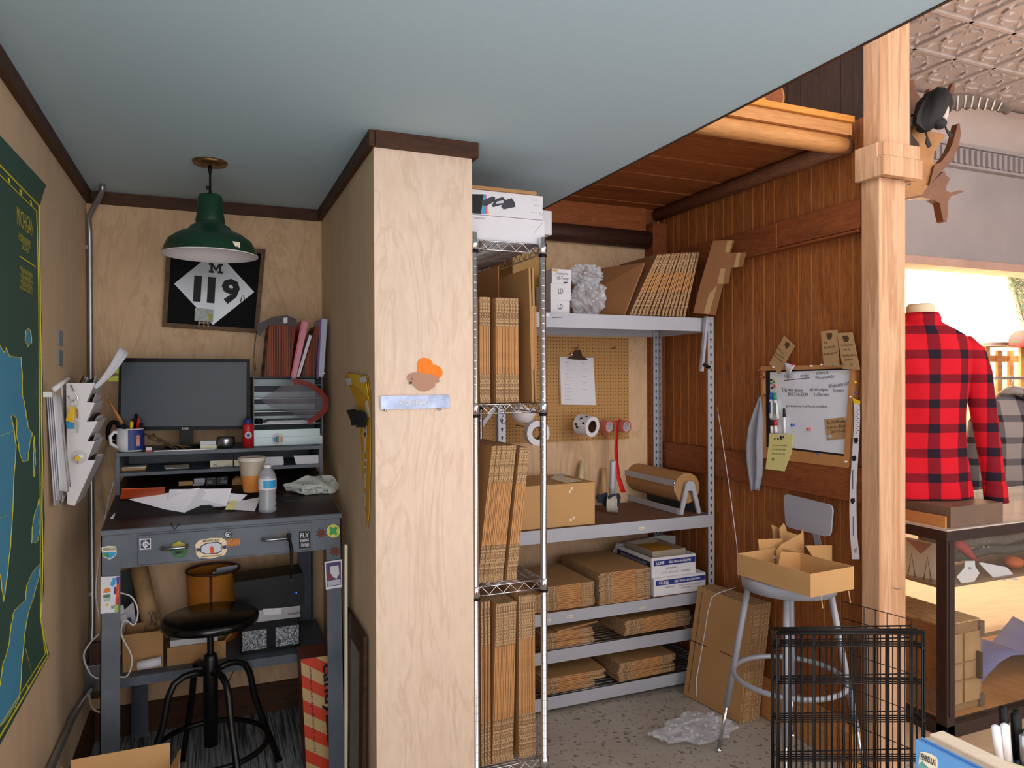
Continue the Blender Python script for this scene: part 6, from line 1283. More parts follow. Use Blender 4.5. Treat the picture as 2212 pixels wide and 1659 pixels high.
# ------------------------------------------------------------------ right wall: whiteboard and notes
XB = XW-.001
def wp(a, b, l=0): return P(a, b, X=XB-l)
def wpoly(m, pts, l, t, mi=0): m.prism([wp(a, b, l) for a, b in pts], (-t, 0, 0), mi)
def wtxt(m, s, x0, y0, x1, y1, h, l, mi=0, bold=0):
    a, b = wp(x0, y0, l), wp(x1, y1, l); c = (a+b)/2; U = (b-a).normalized(); kz = abs(wp(x0, y0, l).z-wp(x0, y0+h, l).z); Vv = X_.cross(U) if X_.cross(U).z > 0 else U.cross(X_)
    m.text(s, c, U, Vv, (b-a).length, kz, mi, lift=.0005, bold=bold)
t = thing('whiteboard', 'wood framed whiteboard with handwritten orders on the cedar wall', 'whiteboard', wp(1750, 1005))
out4 = [(1655, 791), (1858, 787), (1845, 1010), (1658, 988)]; in4 = [(1661, 801), (1849, 795), (1836, 985), (1663, 965)]
corkf = mat('light_wood_frame', 'b8804c', .6, amt=.1, sc=12)
for k in range(4):
    m = MB(); wpoly(m, [out4[k], out4[(k+1) % 4], in4[(k+1) % 4], in4[k]], .0, .034); m.build('frame_rail', corkf, t, bevel=.002)
m = MB(); wpoly(m, in4, .0, .02); m.build('backing', ink, t)
wi = [(1664, 804), (1847, 798), (1834, 982), (1665, 962)]
m = MB(); wpoly(m, wi, .0205, .002); m.build('white_surface', mat('whiteboard_white', 'dde0ea', .25, amt=.02), t)
LW = .0228; m = MB()
for a in ((('New', 1695, 813, 1708, 813, 8)), ('order', 1729, 811, 1748, 810, 7), ('orders G', 1763, 806, 1789, 804, 7), ('Windymist621', 1761, 817, 1801, 814, 8), ('Wolverine state', 1790, 835, 1838, 826, 9), ('Totem', 1799, 844, 1822, 843, 8),
          ('1/6', 1690, 842, 1700, 843, 10), ('Nick Brown', 1702, 842, 1735, 843, 7), ('810-516-5599', 1702, 851, 1745, 853, 8), ('(A) Wooligans', 1749, 843, 1789, 842, 9), ('1st/brown', 1759, 852, 1790, 852, 8), ('greenpines trail lucia market', 1698, 877, 1787, 879, 7)):
    wtxt(m, *a, LW)
wpoly(m, [(1694, 821), (1749, 815.5), (1749, 816.8), (1694, 822.5)], LW, .0005); m.build('handwriting', ink, t)
def note(name, label, pts, l, mm, txt=(), cat='note', parts=(), pin=None):
    t = thing(name, label, cat, wp(*pts[0], l)); m = MB(); wpoly(m, pts, l, .0015); m.build('card', mm, t)
    if txt: 
        m = MB()
        for a in txt: wtxt(m, *a, l+.0016)
        m.build('handwriting', ink, t)
    for nm, pp_, mm2 in parts: m = MB(); wpoly(m, pp_, l+.0016, .0006); m.build(nm, mm2, t)
    return t
def z4(pts): return [(1640+a/9.217, 690+b/9.217) for a, b in pts]
note('kraft_tag', 'tilted kraft tag with stamp pinned at top left of whiteboard', z4([(500, 325), (715, 525), (400, 1090), (200, 885)]), .036, kraft, [('WIC x42', 1682, 752, 1692, 765, 4), ('brown totes', 1676, 762, 1694, 774, 4), ('line sheet', 1673, 767, 1690, 782, 4)], parts=[('stamp_print', z4([(540, 440), (615, 480), (600, 530), (540, 590), (505, 500)]), mat('stamp_brown', '4c3622', .8))])
note('kraft_tag', 'upright kraft tag pinned above whiteboard, left of the pair', z4([(1230, 240), (1560, 205), (1600, 900), (1640, 940), (1290, 940)]), .036, kraft, [('WIC', 1780, 740, 1788, 740, 4), ('Accidental', 1780, 751, 1803, 748, 5), ('we gatng out', 1779, 766, 1808, 762, 5)], parts=[('stamp_print', z4([(1335, 275), (1450, 270), (1455, 330), (1430, 395), (1365, 395), (1345, 340)]), mat('stamp_brown', '4c3622', .8))])
note('kraft_tag', 'right kraft tag of the pair pinned beside the timber post', z4([(1560, 290), (1590, 270), (1860, 260), (2010, 1000), (1665, 985)]), .039, kraft, [('ProGrammer', 1818, 746, 1843, 744, 5), ('HR R2', 1823, 756, 1837, 754, 4), ('MacGuard bros', 1820, 768, 1850, 766, 5), ('Games', 1823, 777, 1842, 776, 5)], parts=[('stamp_print', z4([(1650, 325), (1770, 318), (1790, 400), (1760, 445), (1690, 445)]), mat('stamp_brown', '4c3622', .8))])
def curl(u, v):
    a = wp(1695+u*24, 781+u*5, .04); b = wp(1708+u*15-8*v, 781+v*47+u*3, .04); c = wp(1694+24*u+14*v-u*v*10, 783+u*6+v*38-3*u*v, .04); c.x -= .03*sin(v*2.2)*(.3+u); return c
m = MB().grid(6, 8, curl); m.build('curled_note', white, solid=.0006, label='white curling paper pinned over the whiteboard heading', cat='note')
note('kraft_card', 'kraft card with magnets at the lower right of whiteboard', [(1781, 906), (1843, 899), (1843, 946), (1787, 951)], .0228, kraft, [('XL Wildflower', 1786, 913, 1826, 909, 7), ('Lucas Daiug', 1789, 924, 1836, 920, 8), ('210-970-8705 x4', 1796, 933, 1838, 929, 6)])
for q, lab in (((1829, 904), 'upper clear round magnet on kraft card'), ((1793, 943), 'lower clear round magnet on kraft card')):
    m = MB(); c = wp(*q, .0246); m.disc(c, .0085, (-1, 0, 0), 0, 20, .006); m.build('round_magnet', mat('frosted_clear', 'cfc8c4', .2, alpha=.7), label=lab, cat='magnet', bevel=.001)
note('yellow_note', 'yellow lined letter hanging from whiteboard lower left corner', [(1662, 936), (1713, 939), (1711, 975), (1695, 1018), (1654, 1013), (1661, 960)], .036, yellowp, [('- - -- ---', 1672, 948, 1690, 948, 4), ('call about the posters', 1668, 962, 1700, 963, 4), ('and size order', 1668, 970, 1698, 971, 4), ('thank you very much', 1667, 980, 1696, 981, 4), ('B', 1668, 992, 1673, 992, 6)])
# markers
def marker(label, a, b, capc, body=whitep, w=.0085, capfirst=.35, bandc=None):
    t = thing('marker', label, 'marker', wp(*b, .04)); A, B = wp(*a, .034), wp(*b, .034); k = A.lerp(B, capfirst)
    m = MB(); m.tube([k, B], w*.95, 10); m.build('barrel', body, t); m = MB(); m.tube([A, k], [w*.8, w], 10); m.build('cap', capc, t)
    if bandc: m = MB(); q = k.lerp(B, .45)+V3((-w*1.0, 0, 0)); m.box(q.x-.001, q.x+.001, q.y-w*.55, q.y+w*.55, q.z-.026, q.z+.026); m.build('brand_band', bandc, t)
marker('blue capped white marker at whiteboard left edge', (1666, 848), (1666, 903), bluep, capfirst=.27, bandc=navy)
marker('green capped white marker beside the blue one', (1672, 849), (1681, 905), mat('marker_green', '1f8f5c', .4), capfirst=.27, bandc=greenp)
marker('black capped short marker under the blue marker', (1667, 907), (1668, 935), ink, capfirst=.45)
marker('red capped marker under the green marker', (1674, 907), (1677, 935), red, capfirst=.45)
marker('black marker with eraser tip standing alone on whiteboard', (1693.5, 882), (1695, 936), ink, capfirst=.35, w=.0065)
for q, mm, lab in (((1715, 918), bluep, 'blue push magnet on the whiteboard middle'), ((1750, 927), mat('marker_orange', 'e0452a', .4), 'orange push magnet on the whiteboard middle'), ((1692, 944), navyd, 'dark purple push magnet holding the yellow letter')):
    m = MB(); c = wp(*q, .0228 if q[1] < 940 else .0378); m.lathe([(0, 0), (.006, 0), (.004, .006), (.0065, .013), (0, .013)], c, 14, 0, (-1, .25, 0)); m.build('push_magnet', mm, label=lab, cat='magnet')
cols = (ink, yellow, greenp, greenp, orange, red, navyd, orange)
for k, q in enumerate(((1667, 821), (1674, 820), (1673, 825), (1667, 828), (1675, 831), (1672, 835), (1669, 838), (1676, 836))):
    m = MB(); c = wp(*q, .0228); m.disc(c, .0045, (-1, 0, 0), 0, 12, .006); m.build('small_magnet', cols[k], label='tiny %s magnet in the cluster at whiteboard upper left, %s' % (('black', 'yellow', 'dark green', 'green', 'orange', 'red', 'purple', 'amber')[k], ('topmost left', 'topmost right', 'second row right', 'second row left', 'third row', 'fourth row', 'lowest left', 'lowest right')[k]), cat='magnet')
# push pins
for q, mm, lab in (((1755, 790.5), white, 'white push pin on top rail of whiteboard, left one'), ((1777.5, 787.5), white, 'white push pin on top rail of whiteboard, near kraft tag'), ((1804, 788), mat('pin_teal', '4a7a6a', .4), 'teal pin in the left kraft tag of pair'),
        ((1826, 786.5), mat('pin_teal', '4a7a6a', .4), 'left teal pin in the right kraft tag'), ((1844, 786.5), mat('pin_teal', '4a7a6a', .4), 'right teal pin in the right kraft tag'), ((1851, 826), yellow, 'yellow push pin on the right whiteboard rail'), ((1852, 848), bluep, 'blue push pin on the right whiteboard rail'),
        ((1840, 857), white, 'white push pin near the top of the measuring strip'), ((1769.5, 980), bluep, 'blue push pin on bottom rail of whiteboard'), ((1830, 997), white, 'white push pin at bottom right of whiteboard frame'), ((1673, 793), white, 'white pin in the tilted kraft tag'), ((1716, 788), red, 'red pin holding the curled white paper'), ((1653.5, 854), brass, 'brass knob pin holding the grey cloth')):
    m = MB(); c = wp(*q, .0345); m.lathe([(0, 0), (.0032, 0), (.002, .004), (.0045, .009), (.003, .012), (0, .0125)], c, 12, 0, (-1, 0, 0)); m.build('push_pin', mm, label=lab, cat='push pin')
m = MB(); c = wp(1647, 802, .02)
for k in range(6): a = wp(1645+(k % 3)*3, 795+k*3.5, .03); m.bar(a, a+V3((-.01, .012*(-1)**k, -.012)), .006, .004)
m.build('red_tinsel', mat('red_tinsel_foil', '9c3a2e', .4), label='small red tinsel ornament at top left whiteboard corner', cat='ornament')
# measuring strip
t = thing('measuring_strip', 'long white printed measuring strip hanging between whiteboard and post', 'strip', wp(1846, 1205))
sl_ = [(1845, 1857, 870), (1846, 1858, 900), (1843, 1856, 950), (1840, 1853, 1000), (1836, 1850, 1050), (1835, 1850, 1100), (1836, 1851, 1150), (1841, 1857, 1208)]
m = MB()
for (a, b, y), (a2, b2, y2) in zip(sl_, sl_[1:]): m.prism([wp(a, y, .037), wp(b, y, .037), wp(b2, y2, .037), wp(a2, y2, .037)], (-.0008, 0, 0))
m.build('strip_sheet', white, t)
m = MB(); wpoly(m, [(1842, 860), (1858, 866), (1858, 872), (1845, 871)], .0375, .0015); m.build('yellow_tape', yellow, t)
m = MB()
for k in range(14): a = 1848 if k % 2 else 1852; wpoly(m, [(a, 876+k*4.5), (a+3, 876+k*4.5), (a+3, 877+k*4.5), (a, 877+k*4.5)], .0381, .0003)
for a, y in ((1849, 951), (1845, 990), (1842, 1082)): wpoly(m, [(a-4, y-5), (a+4, y-6), (a+5, y+1), (a+2, y+6), (a-3, y+6), (a-5, y)], .0381, .0003)
for a, y0, y1 in ((1842, 1015, 1057), (1843, 1115, 1158)): wpoly(m, [(a-.6, y0), (a+.8, y0), (a+.8, y1), (a-.6, y1)], .0381, .0003)
wtxt(m, 'MI MI', 1846, 958, 1853, 958, 3, .0379); wtxt(m, 'size 42', 1845, 1188, 1852, 1188, 12, .0379); m.build('strip_print', ink, t)
# grey cloth
def cloth(u, v):
    ys = 856+v*204; wl = (1652, 1640, 1631, 1627, 1627, 1632, 1638); wr = (1655, 1657, 1658, 1656, 1657, 1655, 1648); k = min(int(v*6), 5); f = v*6-k
    x = (wl[k]*(1-f)+wl[k+1]*f)*(1-u)+(wr[k]*(1-f)+wr[k+1]*f)*u; q = wp(x, ys-6*sin(u*pi)*v, .01); q.x -= .03+.014*sin(u*9+1)*min(1, v*3); return q
m = MB().grid(16, 24, cloth); m.build('grey_cloth', mat('grey_cotton', '8f9099', .9, amt=.08, sc=20), solid=.003, label='grey cloth hanging from a knob left of the whiteboard', cat='cloth')
m = MB(); wpoly(m, [(1613, 956), (1630, 954), (1628, 978), (1614, 974)], .0, .002); m.build('blue_tape', mat('blue_masking_tape', '2c4f86', .7), label='small patch of blue tape on cedar wall beside the grey cloth', cat='tape')
m = MB(); m.tube([wp(1549, 880, .01), wp(1551, 890, .02), P(1562, 960, X=2.36), P(1578, 1070, X=2.33), P(1592, 1180, X=2.25), P(1596, 1250, X=2.22)], .0016, 6); m.build('hanging_string', white, label='thin white cord hanging from cedar wall down to the stool', cat='string')

# ------------------------------------------------------------------ grey metal stool with its tray of cartons
SC = V3((2.135, 2.25, 0)); SZs = .765
t = thing('metal_stool', 'light grey metal stool with ring, steel feet and backrest by cedar wall', 'stool', SC)
m = MB(); m.lathe([(0, SZs-.012), (.165, SZs-.012), (.168, SZs-.05), (.178, SZs-.05), (.182, SZs-.012), (.176, SZs-.002), (.16, SZs), (0, SZs)], SC, 48); m.build('seat', stoolgrey, t)
feet = [V3((1.954, 2.457, 0)), V3((2.33, 2.434, 0)), V3((2.318, 2.04, 0)), V3((1.935, 2.06, 0))]
for f in feet:
    d = (f-SC).normalized(); top_ = SC+d*.15+Z_*(SZs-.03); e = f+Z_*.006; k = top_.lerp(e, .74)
    m = MB(); m.tube([top_, k], .0125, 12); lg = m.build('leg', stoolgrey, t)
    m = MB(); m.tube([k, e+Z_*.01], .008, 10); m.lathe([(0, 0), (.014, 0), (.014, .006), (.008, .012)], f+Z_*.001, 14); m.build('foot', chrome, lg)
m = MB(); rz_ = .36; m.tube([SC+V3((cos(k*pi/24)*.213, sin(k*pi/24)*.213, rz_)) for k in range(48)], .0105, 10, closed=True); m.build('foot_ring', stoolgrey, t)
XBk = 2.36; b0, b1, b2, b3 = P(1692, 1066, X=XBk), P(1799, 1092, X=XBk), P(1793, 1161, X=XBk), P(1697, 1138, X=XBk)
q = []
for k, c in enumerate((b0, b1, b2, b3)):
    n0, n1 = (b3, b0, b1, b2)[k], (b1, b2, b3, b0)[k]; a, b = (n0-c).normalized()*.022, (n1-c).normalized()*.022
    q += [c+a, c+a*.3+b*.3*.9, c+b]
m = MB(); m.prism(q, (.008, 0, 0)); m.build('backrest', stoolgrey, t, bevel=.002)
m = MB(); c = P(1760, 1160, X=XBk+.015); m.prism([(XBk+.0085, c.y-.018, c.z+.05), (XBk+.0085, c.y+.018, c.z+.05), (XBk+.04, c.y+.018, c.z-.06), (XBk+.04, c.y-.018, c.z-.06)], (.003, 0, 0)); m.prism([(XBk+.0405, c.y-.018, c.z-.055), (XBk+.0405, c.y+.018, c.z-.055), (XBk+.0405, c.y+.018, SZs-.07), (XBk+.0405, c.y-.018, SZs-.07)], (.003, 0, 0)); m.prism([(2.29, c.y-.018, SZs-.058), (XBk+.04, c.y-.018, SZs-.07), (XBk+.04, c.y+.018, SZs-.07), (2.29, c.y+.018, SZs-.058)], (0, 0, .003)); m.build('back_support', stoolgrey, t)
# tray
zt0 = SZs+.002; tl_, tf, tr = P(1592, 1241, Z=zt0), P(1751, 1291, Z=zt0), P(1852, 1271, Z=zt0); tr = tf+(tr-tf)*.93; tb_ = tl_+(tr-tf)
hh = P(1752, 1240, Y=tf.y).z-zt0
t = thing('carton_tray', 'shallow open cardboard tray resting on the grey stool seat', 'tray', (tl_+tr)/2)
cc4 = [tl_, tf, tr, tb_]; cen = (tl_+tr)/2
for k in range(4):
    a, b = cc4[k], cc4[(k+1) % 4]; inn = (cen-(a+b)/2); inn.z = 0; inn.normalize(); sh_ = (b-a).normalized()*.0005
    m = MB(); m.prism([a+sh_, b-sh_*(9 if k % 2 else 1), b-sh_*(9 if k % 2 else 1)+Z_*hh, a+sh_+Z_*(hh)], inn*.004); m.build('tray_wall', cbl, t)
m = MB(); m.prism([p.lerp(cen, .012)+Z_*.0004 for p in cc4], (0, 0, .003)); m.build('tray_floor', cbl, t)
def fl2(p): return V3((p.x, p.y, zt0+.0045))
cutm = mat('cut_carton', 'bb8d58', .8, amt=.05, sc=8)
def z6(pts): return [(1540+a/2.68, 1040+b/2.68) for a, b in pts]
for k, (pts, yy, dz, lab) in enumerate((
    (z6([(262, 335), (335, 332), (372, 440), (278, 436)]), 2.36, 0, 'folded cardboard divider at far left in the tray'), (z6([(335, 332), (402, 330), (404, 350), (375, 440)]), 2.362, 0, 'narrow cardboard divider beside the far left one'),
    (z6([(340, 250), (388, 272), (405, 345), (398, 400), (352, 330)]), 2.46, 0, 'thin upright cardboard shard standing at the back of tray'), (z6([(385, 272), (412, 240), (430, 290), (500, 312), (430, 360), (400, 390)]), 2.42, 0, 'pointed cardboard piece behind the middle of tray'),
    (z6([(368, 400), (395, 365), (512, 300), (522, 264), (526, 318), (530, 412), (372, 460)]), 2.33, 0, 'large slanting cardboard piece in the middle of tray'),
    (z6([(395, 405), (525, 416), (540, 526), (378, 490)]), 2.24, 0, 'square cardboard divider at front of the tray'), (z6([(526, 416), (586, 440), (582, 532), (541, 527)]), 2.235, 0, 'small darker cardboard flap joined to the front square'),
    (z6([(535, 372), (690, 370), (690, 492), (622, 492)]), 2.27, 0, 'large square cardboard divider at right of tray'), (z6([(588, 430), (626, 458), (610, 526), (583, 526)]), 2.225, 0, 'slim cardboard tab right of the front square'))):
    q = [P(a, b, Y=yy) for a, b in pts]; lo = min(p.z for p in q); q2 = [V3((p.x, p.y, max(zt0+.0045, p.z-(.05 if p.z < lo+.035 else 0)))) for p in q]
    m = MB(); m.prism(q2, (0, .0035, 0), 0, 1); m.build('cardboard_divider', [cutm, cbe], label=lab, cat='cardboard piece')
bubblewrap('packing_film', 'crumpled clear packing film lying among the cardboard dividers', (2.22, 2.38, zt0+.04), .09, .06, .034, n=(12, 8), seed=12)
for q, lab in (((1770, 1287), 'left thin strip of glue tape dangling under the tray'), ((1830, 1276), 'right thin strip of glue tape dangling under the tray')):
    a = P(*q, Z=zt0+.004); a.y -= .004; m = MB(); m.prism([a, a+V3((.005, 0, 0)), a+V3((.014, 0, -.045)), a+V3((.009, 0, -.045))], (0, -.001, 0)); m.build('dangling_strip', kraft, label=lab, cat='strip')

# black wire exercise pen, folded
A0, B0 = V3((1.665, 1.8, 0)), V3((2.09, 1.62, 0)); dP = (B0-A0).normalized(); nP = V3((-dP.y, dP.x, 0)); wm = mat('black_wire', '120d0c', .45, m=.3)
t = thing('folded_wire_pen', 'folded black wire pet pen standing before the post and grey stool', 'pet pen', A0)
HP = .74; hz_ = (.004, .09, .21, .335, .46, .582, .7, HP)
for i in range(5):
    o = A0+nP*(i*.014)+dP*(-.006+.009*(i % 3)); L = (B0-A0).length+.006*(i % 2); m = MB()
    skew = .0 if i < 4 else .02
    for z in (.004, .21, .335, .46, .582, .7, HP):
        m.tube([o+Z_*z, o+dP*L+Z_*z+nP*skew], .003 if z in (.004, HP) else .0023, 5)
    n = 12
    for k in range(n+1):
        p = o+dP*(L*k/n)+nP*(skew*k/n); m.tube([p+Z_*.004, p+Z_*HP], .0019 if 0 < k < n else .0034, 5)
    m.build('wire_panel', wm, t)
o = B0+nP*.075; d2 = (dP*.06+nP*.5).normalized(); m = MB()
for z in (.21, .335, .46, .582, .7, .76): m.tube([o+Z_*z, o-d2*(-.2)+dP*-.16+Z_*z], .0016, 5)
for k in range(7): p = o+(d2*.2-dP*.16)*(k/6); m.tube([p+Z_*.004, p+Z_*.76], .0014, 5)
m.build('wire_panel', wm, t)
for e in (A0, B0):
    for z in (.2, .46, .69): m = MB(); m.tube([e-nP*.004+Z_*z, e+nP*.06+Z_*z], .005, 6); m.build('hinge_clip', wm, t)

# ------------------------------------------------------------------ the shop beyond the post
KX, KY, KZ = 2.9, 2.14, .9
KX1, KY1 = 4.7, 2.85
dk_ = mat('dark_case_frame', '2b1c18', .5, amt=.15, sc=20)
t = thing('display_case', 'glass display case with dark frame standing behind the timber post', 'display case', (3.8, 2.5, 0))
for x in (KX, KX1-.05):
    for y in (KY, KY1-.05): m = MB(); m.box(x, x+.05, y, y+.05, .004, KZ-.05); m.box(x+.012, x+.02, y-.004, y, .1, KZ-.05); m.build('corner_post', dk_, t, bevel=.002)
for z0, z1 in ((KZ-.05, KZ-.005), (.004, .1)):
    for a in ((KX, KX1, KY, KY+.05), (KX, KX1, KY1-.05, KY1), (KX, KX+.05, KY+.05, KY1-.05), (KX1-.05, KX1, KY+.05, KY1-.05)):
        m = MB(); m.box(a[0], a[1], a[2], a[3], z0 if z0 > .5 else .004, z1 if z0 > .5 else .06); m.build('frame_rail', dk_, t, bevel=.002)
m = MB(); m.box(KX+.02, KX+.026, KY+.05, KY1-.05, .06, KZ-.05); m.build('glass_pane', glassm, t)
m = MB(); m.box(KX+.05, KX1-.05, KY+.02, KY+.026, .06, KZ-.05); m.build('glass_pane', glassm, t)
m = MB(); m.box(KX, KX1, KY, KY1, KZ-.004, KZ+.002); m.build('glass_top', mat('frosty_glass_top', 'e8dcd0', .1, alpha=.55), t)
m = MB(); m.box(KX+.051, KX1-.051, KY+.051, KY1-.051, .05, .062); m.build('base_board', firy, t)
zsh = P(1990, 1256, X=2.98).z; m = MB(); m.box(KX+.051, KX1-.051, KY+.06, KY1-.06, zsh, zsh+.012); m.build('glass_shelf', mat('smoky_shelf', '7d6a5a', .3, alpha=.85), t)
# crate in the case
def z9(a, b): return (1940+a/4.607, 1040+b/4.607)
t = thing('wooden_crate', 'weathered wooden crate with metal corners inside the glass case', 'crate', (3.09, 2.5, .063))
cw = wood('weathered_crate_wood', [(.3, '8f6c48'), (.5, 'a88560'), (.7, '9a7752')], st=(5, 5, 3), fine=.15)
m = MB(); m.box(2.97, 3.24, 2.22, 2.76, .063, .45); m.build('crate_body', cw, t, bevel=.004)
m = MB(); m.box(2.995, 3.215, 2.212, 2.219, .1, .41); m.build('panel', mat('pale_crate_board', 'b08c64', .8, amt=.2, sc=12), t)
for x0, x1, z0, z1 in ((2.97, 3.0, .38, .45), (3.21, 3.24, .38, .45), (2.97, 3.0, .063, .12), (3.21, 3.24, .063, .12)): m = MB(); m.box(x0, x1, 2.209, 2.2195, z0, z1); m.build('corner_plate', mat('grey_metal_plate', '6f6357', .5, m=.4), t)
for x0, x1, z0, z1 in ((3.10, 3.105, .1, .41), (3.03, 3.18, .2, .206), (3.03, 3.18, .28, .284)): m = MB(); m.box(x0, x1, 2.205, 2.2115, z0, z1); m.build('batten', cw, t)
m = MB(); m.box(3.185, 3.2, 2.19, 2.2115, .2, .32); m.build('handle', dk_, t)
m = MB()
for k in range(6):
    for j in range(9): m.box(2.975+k*.044, 3.014+k*.044, 2.225+j*.059, 2.278+j*.059, .4505, .458)
m.build('woven_lid', mat('woven_rush', 'c9a274', .8, amt=.2, sc=30), t)
m = MB(); m.grid(10, 6, lambda u, v: (3.3+u*.9, 2.3+v*.4, .075+.12*abs(sin(u*3+v))+.05*sin(u*7))); m.build('blue_cloth', mat('periwinkle_cloth', '6f76a8', .8), solid=.004, label='periwinkle blue cloth folded in the lower part of glass case', cat='cloth')
m = MB(); m.box(3.3, 4.3, 2.3, 2.7, zsh-.14, zsh-.135); 
t = thing('necklace_stand', 'white necklace display board with brass easel in the glass case', 'display board', (3.0, 2.5, zsh+.013))
m = MB(); m.prism([(2.97, 2.42, zsh+.013), (3.03, 2.24, zsh+.013), (3.05, 2.25, zsh+.17), (3.0, 2.42, zsh+.18)], (.01, .004, 0)); m.build('board', creamp, t)
m = MB(); m.prism([(2.985, 2.40, zsh+.175), (3.022, 2.3, zsh+.172), (3.0, 2.34, zsh+.12)], (-.002, -.001, 0)); m.build('v_inset', mat('dusty_rose', 'b07a68', .7), t)
for a, b in ((2.38, 2.35), (2.30, 2.27)): m = MB(); m.tube([(2.965, a, zsh+.014), (2.97, (a+b)/2, zsh+.12), (2.975, b, zsh+.014)], .002, 6); m.build('easel_wire', brass, t)
def tagcard(label, pts, yy, print_=None):
    t = thing('price_tag', label, 'tag', P(*pts[0], Y=yy)); m = MB(); m.prism([P(a, b, Y=yy) for a, b in pts], (0, .002, 0)); m.build('card', white, t)
    if print_: m = MB(); c = P(*print_[1], Y=yy-.0003); m.text(print_[0], c, X_, Z_, .02, .012); m.build('tag_print', ink, t)
tagcard('white hexagonal price tag with small print inside the glass case', [z9(*p) for p in ((668, 795), (765, 790), (768, 845), (812, 910), (758, 998), (630, 1012), (583, 950), (662, 860))], 2.2, ('PH', z9(712, 865)))
tagcard('large blank white tag lying tilted beside the hexagonal one', [z9(*p) for p in ((805, 812), (830, 805), (1085, 855), (1198, 980), (1170, 985), (1065, 960), (1080, 990), (960, 970))], 2.21)
m = MB(); m.tube([P(*z9(*p), Y=2.3) for p in ((560, 600), (640, 650), (700, 720), (780, 790))], [.02, .026, .018, .01], 8); m.build('red_scarf', mat('rose_flannel', 'c75a58', .8, amt=.2, sc=30), label='rosy red folded scarf behind the tags in the case', cat='scarf')
for k in range(3):
    m = MB(); m.tube([(3.15+j*.12, 2.45, zsh+.05+.052*k+.008*sin(j*2+k)) for j in range(10)], .024, 10); m.build('folded_scarf', mat(('grey_knit', 'taupe_knit', 'grey_knit')[k], ('78716c', '8b7f74', '6a6460')[k], .9, amt=.2, sc=40), label=('lowest', 'middle', 'top')[k]+' folded grey knit scarf along the glass case shelf', cat='scarf')
m = MB(); m.ball((3.55, 2.28, zsh+.04), .05, 0, 16, (1, .8, .55)); m.build('knit_hat', mat('orange_knit', 'c9673a', .8), label='orange knitted cap on the shelf inside the glass case', cat='cap')
for k in range(4): c = P(*z9(850+50*(k % 2), 600+52*(k//2)), Y=2.24); m = MB(); m.ball(c, .007, 0, 10, (1, .5, 1)); m.build('silver_disc', mat('dull_silver', 'a59a90', .4), label='small silver disc earring, %s of four in the glass case' % (('upper left', 'upper right', 'lower left', 'lower right')[k]), cat='earring')
# on the case top
zt = KZ+.0025
def pbx(px, py, Y): return P(px, py, Y=Y)
xa, xb = P(2054, 1140, Y=KY+.02).x, P(2167, 1130, Y=KY+.02).x
m = MB(); m.box(xa, xb, KY+.02, KY+.5, zt, P(2060, 1096, Y=KY+.02).z); zri = P(2060, 1096, Y=KY+.02).z+.001; m.build('riser_box', mat('grey_brown_riser', '6b5546', .6, amt=.1), label='plain grey brown riser box on top of glass case', cat='box', bevel=.002)
t = cbox('wooden_tray', 'open wooden tray box left of the riser on the glass case', 2.93, xa-.012, KY+.03, KY+.35, zt, zt+.05, firy, open_=True)
# mannequin with red plaid shirt
def mk_plaid(name, base, d1, dx, px_, pz_, wd=.34):
    mt, nt, bs = nodes(name); sp = N(nt, 'ShaderNodeSeparateXYZ'); nt.links.new(coords(nt), sp.inputs[0])
    def band(o, p, w, off): return math_(nt, 'LESS_THAN', math_(nt, 'FRACT', math_(nt, 'ADD', math_(nt, 'MULTIPLY', o, 1/p), off)), w)
    fx, fz = band(sp.outputs[0], px_, wd, 20.2), band(sp.outputs[2], pz_, wd, .3); c = mix(nt, fx, lin(base), lin(d1)); c = mix(nt, fz, c, lin(d1)); c = mix(nt, math_(nt, 'MULTIPLY', fx, fz), c, lin(dx))
    nt.links.new(c, bs.inputs['Base Color']); bs.inputs['Roughness'].default_value = .9; bs.inputs['Specular IOR Level'].default_value = .15; bump(nt, bs, noise(nt, coords(nt), 500, 2), .3); return mt
rp = mk_plaid('red_buffalo_plaid', 'c41a28', '7a1622', '231a26', .15, .113, .36)
MX, MYY, zb = P(1988, 1000, Y=2.42).x, 2.42, P(2040, 1085, Y=2.36).z
zb = max(zb, zri+.003)
t = thing('mannequin', 'mannequin torso wearing a red and black plaid shirt, back turned', 'mannequin', (MX, MYY, zb), local=True, rot=(0, 0, radians(-24)))
H = P(2000, 690, Y=2.42).z-zb
prof = [(0, .235, .135), (.08, .225, .13), (.25, .205, .12), (.42, .205, .125), (.58, .225, .135), (.68, .235, .135), (.74, .23, .125), (.79, .2, .11), (.82, .155, .095), (.85, .1, .08), (.87, .075, .07)]
sc_ = H/.87
def torso(u, v):
    k = v*10; i = min(int(k), 9); f = k-i; z = prof[i][0]*(1-f)+prof[i+1][0]*f; a = prof[i][1]*(1-f)+prof[i+1][1]*f; b = prof[i][2]*(1-f)+prof[i+1][2]*f; th = u*2*pi
    return V3((a*cos(th)*(1+.012*sin(th*9+v*8)), b*sin(th)+.006*sin(th*7+v*13), z*sc_))
m = MB().grid(48, 30, torso); m.build('shirt_body', rp, t)
for s in (1, -1):
    pts = [V3((s*.185, 0, .74*sc_)), V3((s*.235, 0, .69*sc_)), V3((s*.262, -.005, .6*sc_)), V3((s*.282, -.01, .45*sc_)), V3((s*.298, -.02, .3*sc_)), V3((s*.31, -.035, .15*sc_)), V3((s*.318, -.045, .05*sc_)), V3((s*.322, -.05, -.02))]
    m = MB(); m.tube(pts, [.062, .066, .062, .056, .052, .048, .047, .047], 16); m.build('sleeve', rp, t)
    m = MB(); m.tube([pts[-2]+V3((0, 0, .01)), pts[-1]-V3((0, 0, .004))], [.05, .05], 16); m.build('cuff', rp, t)
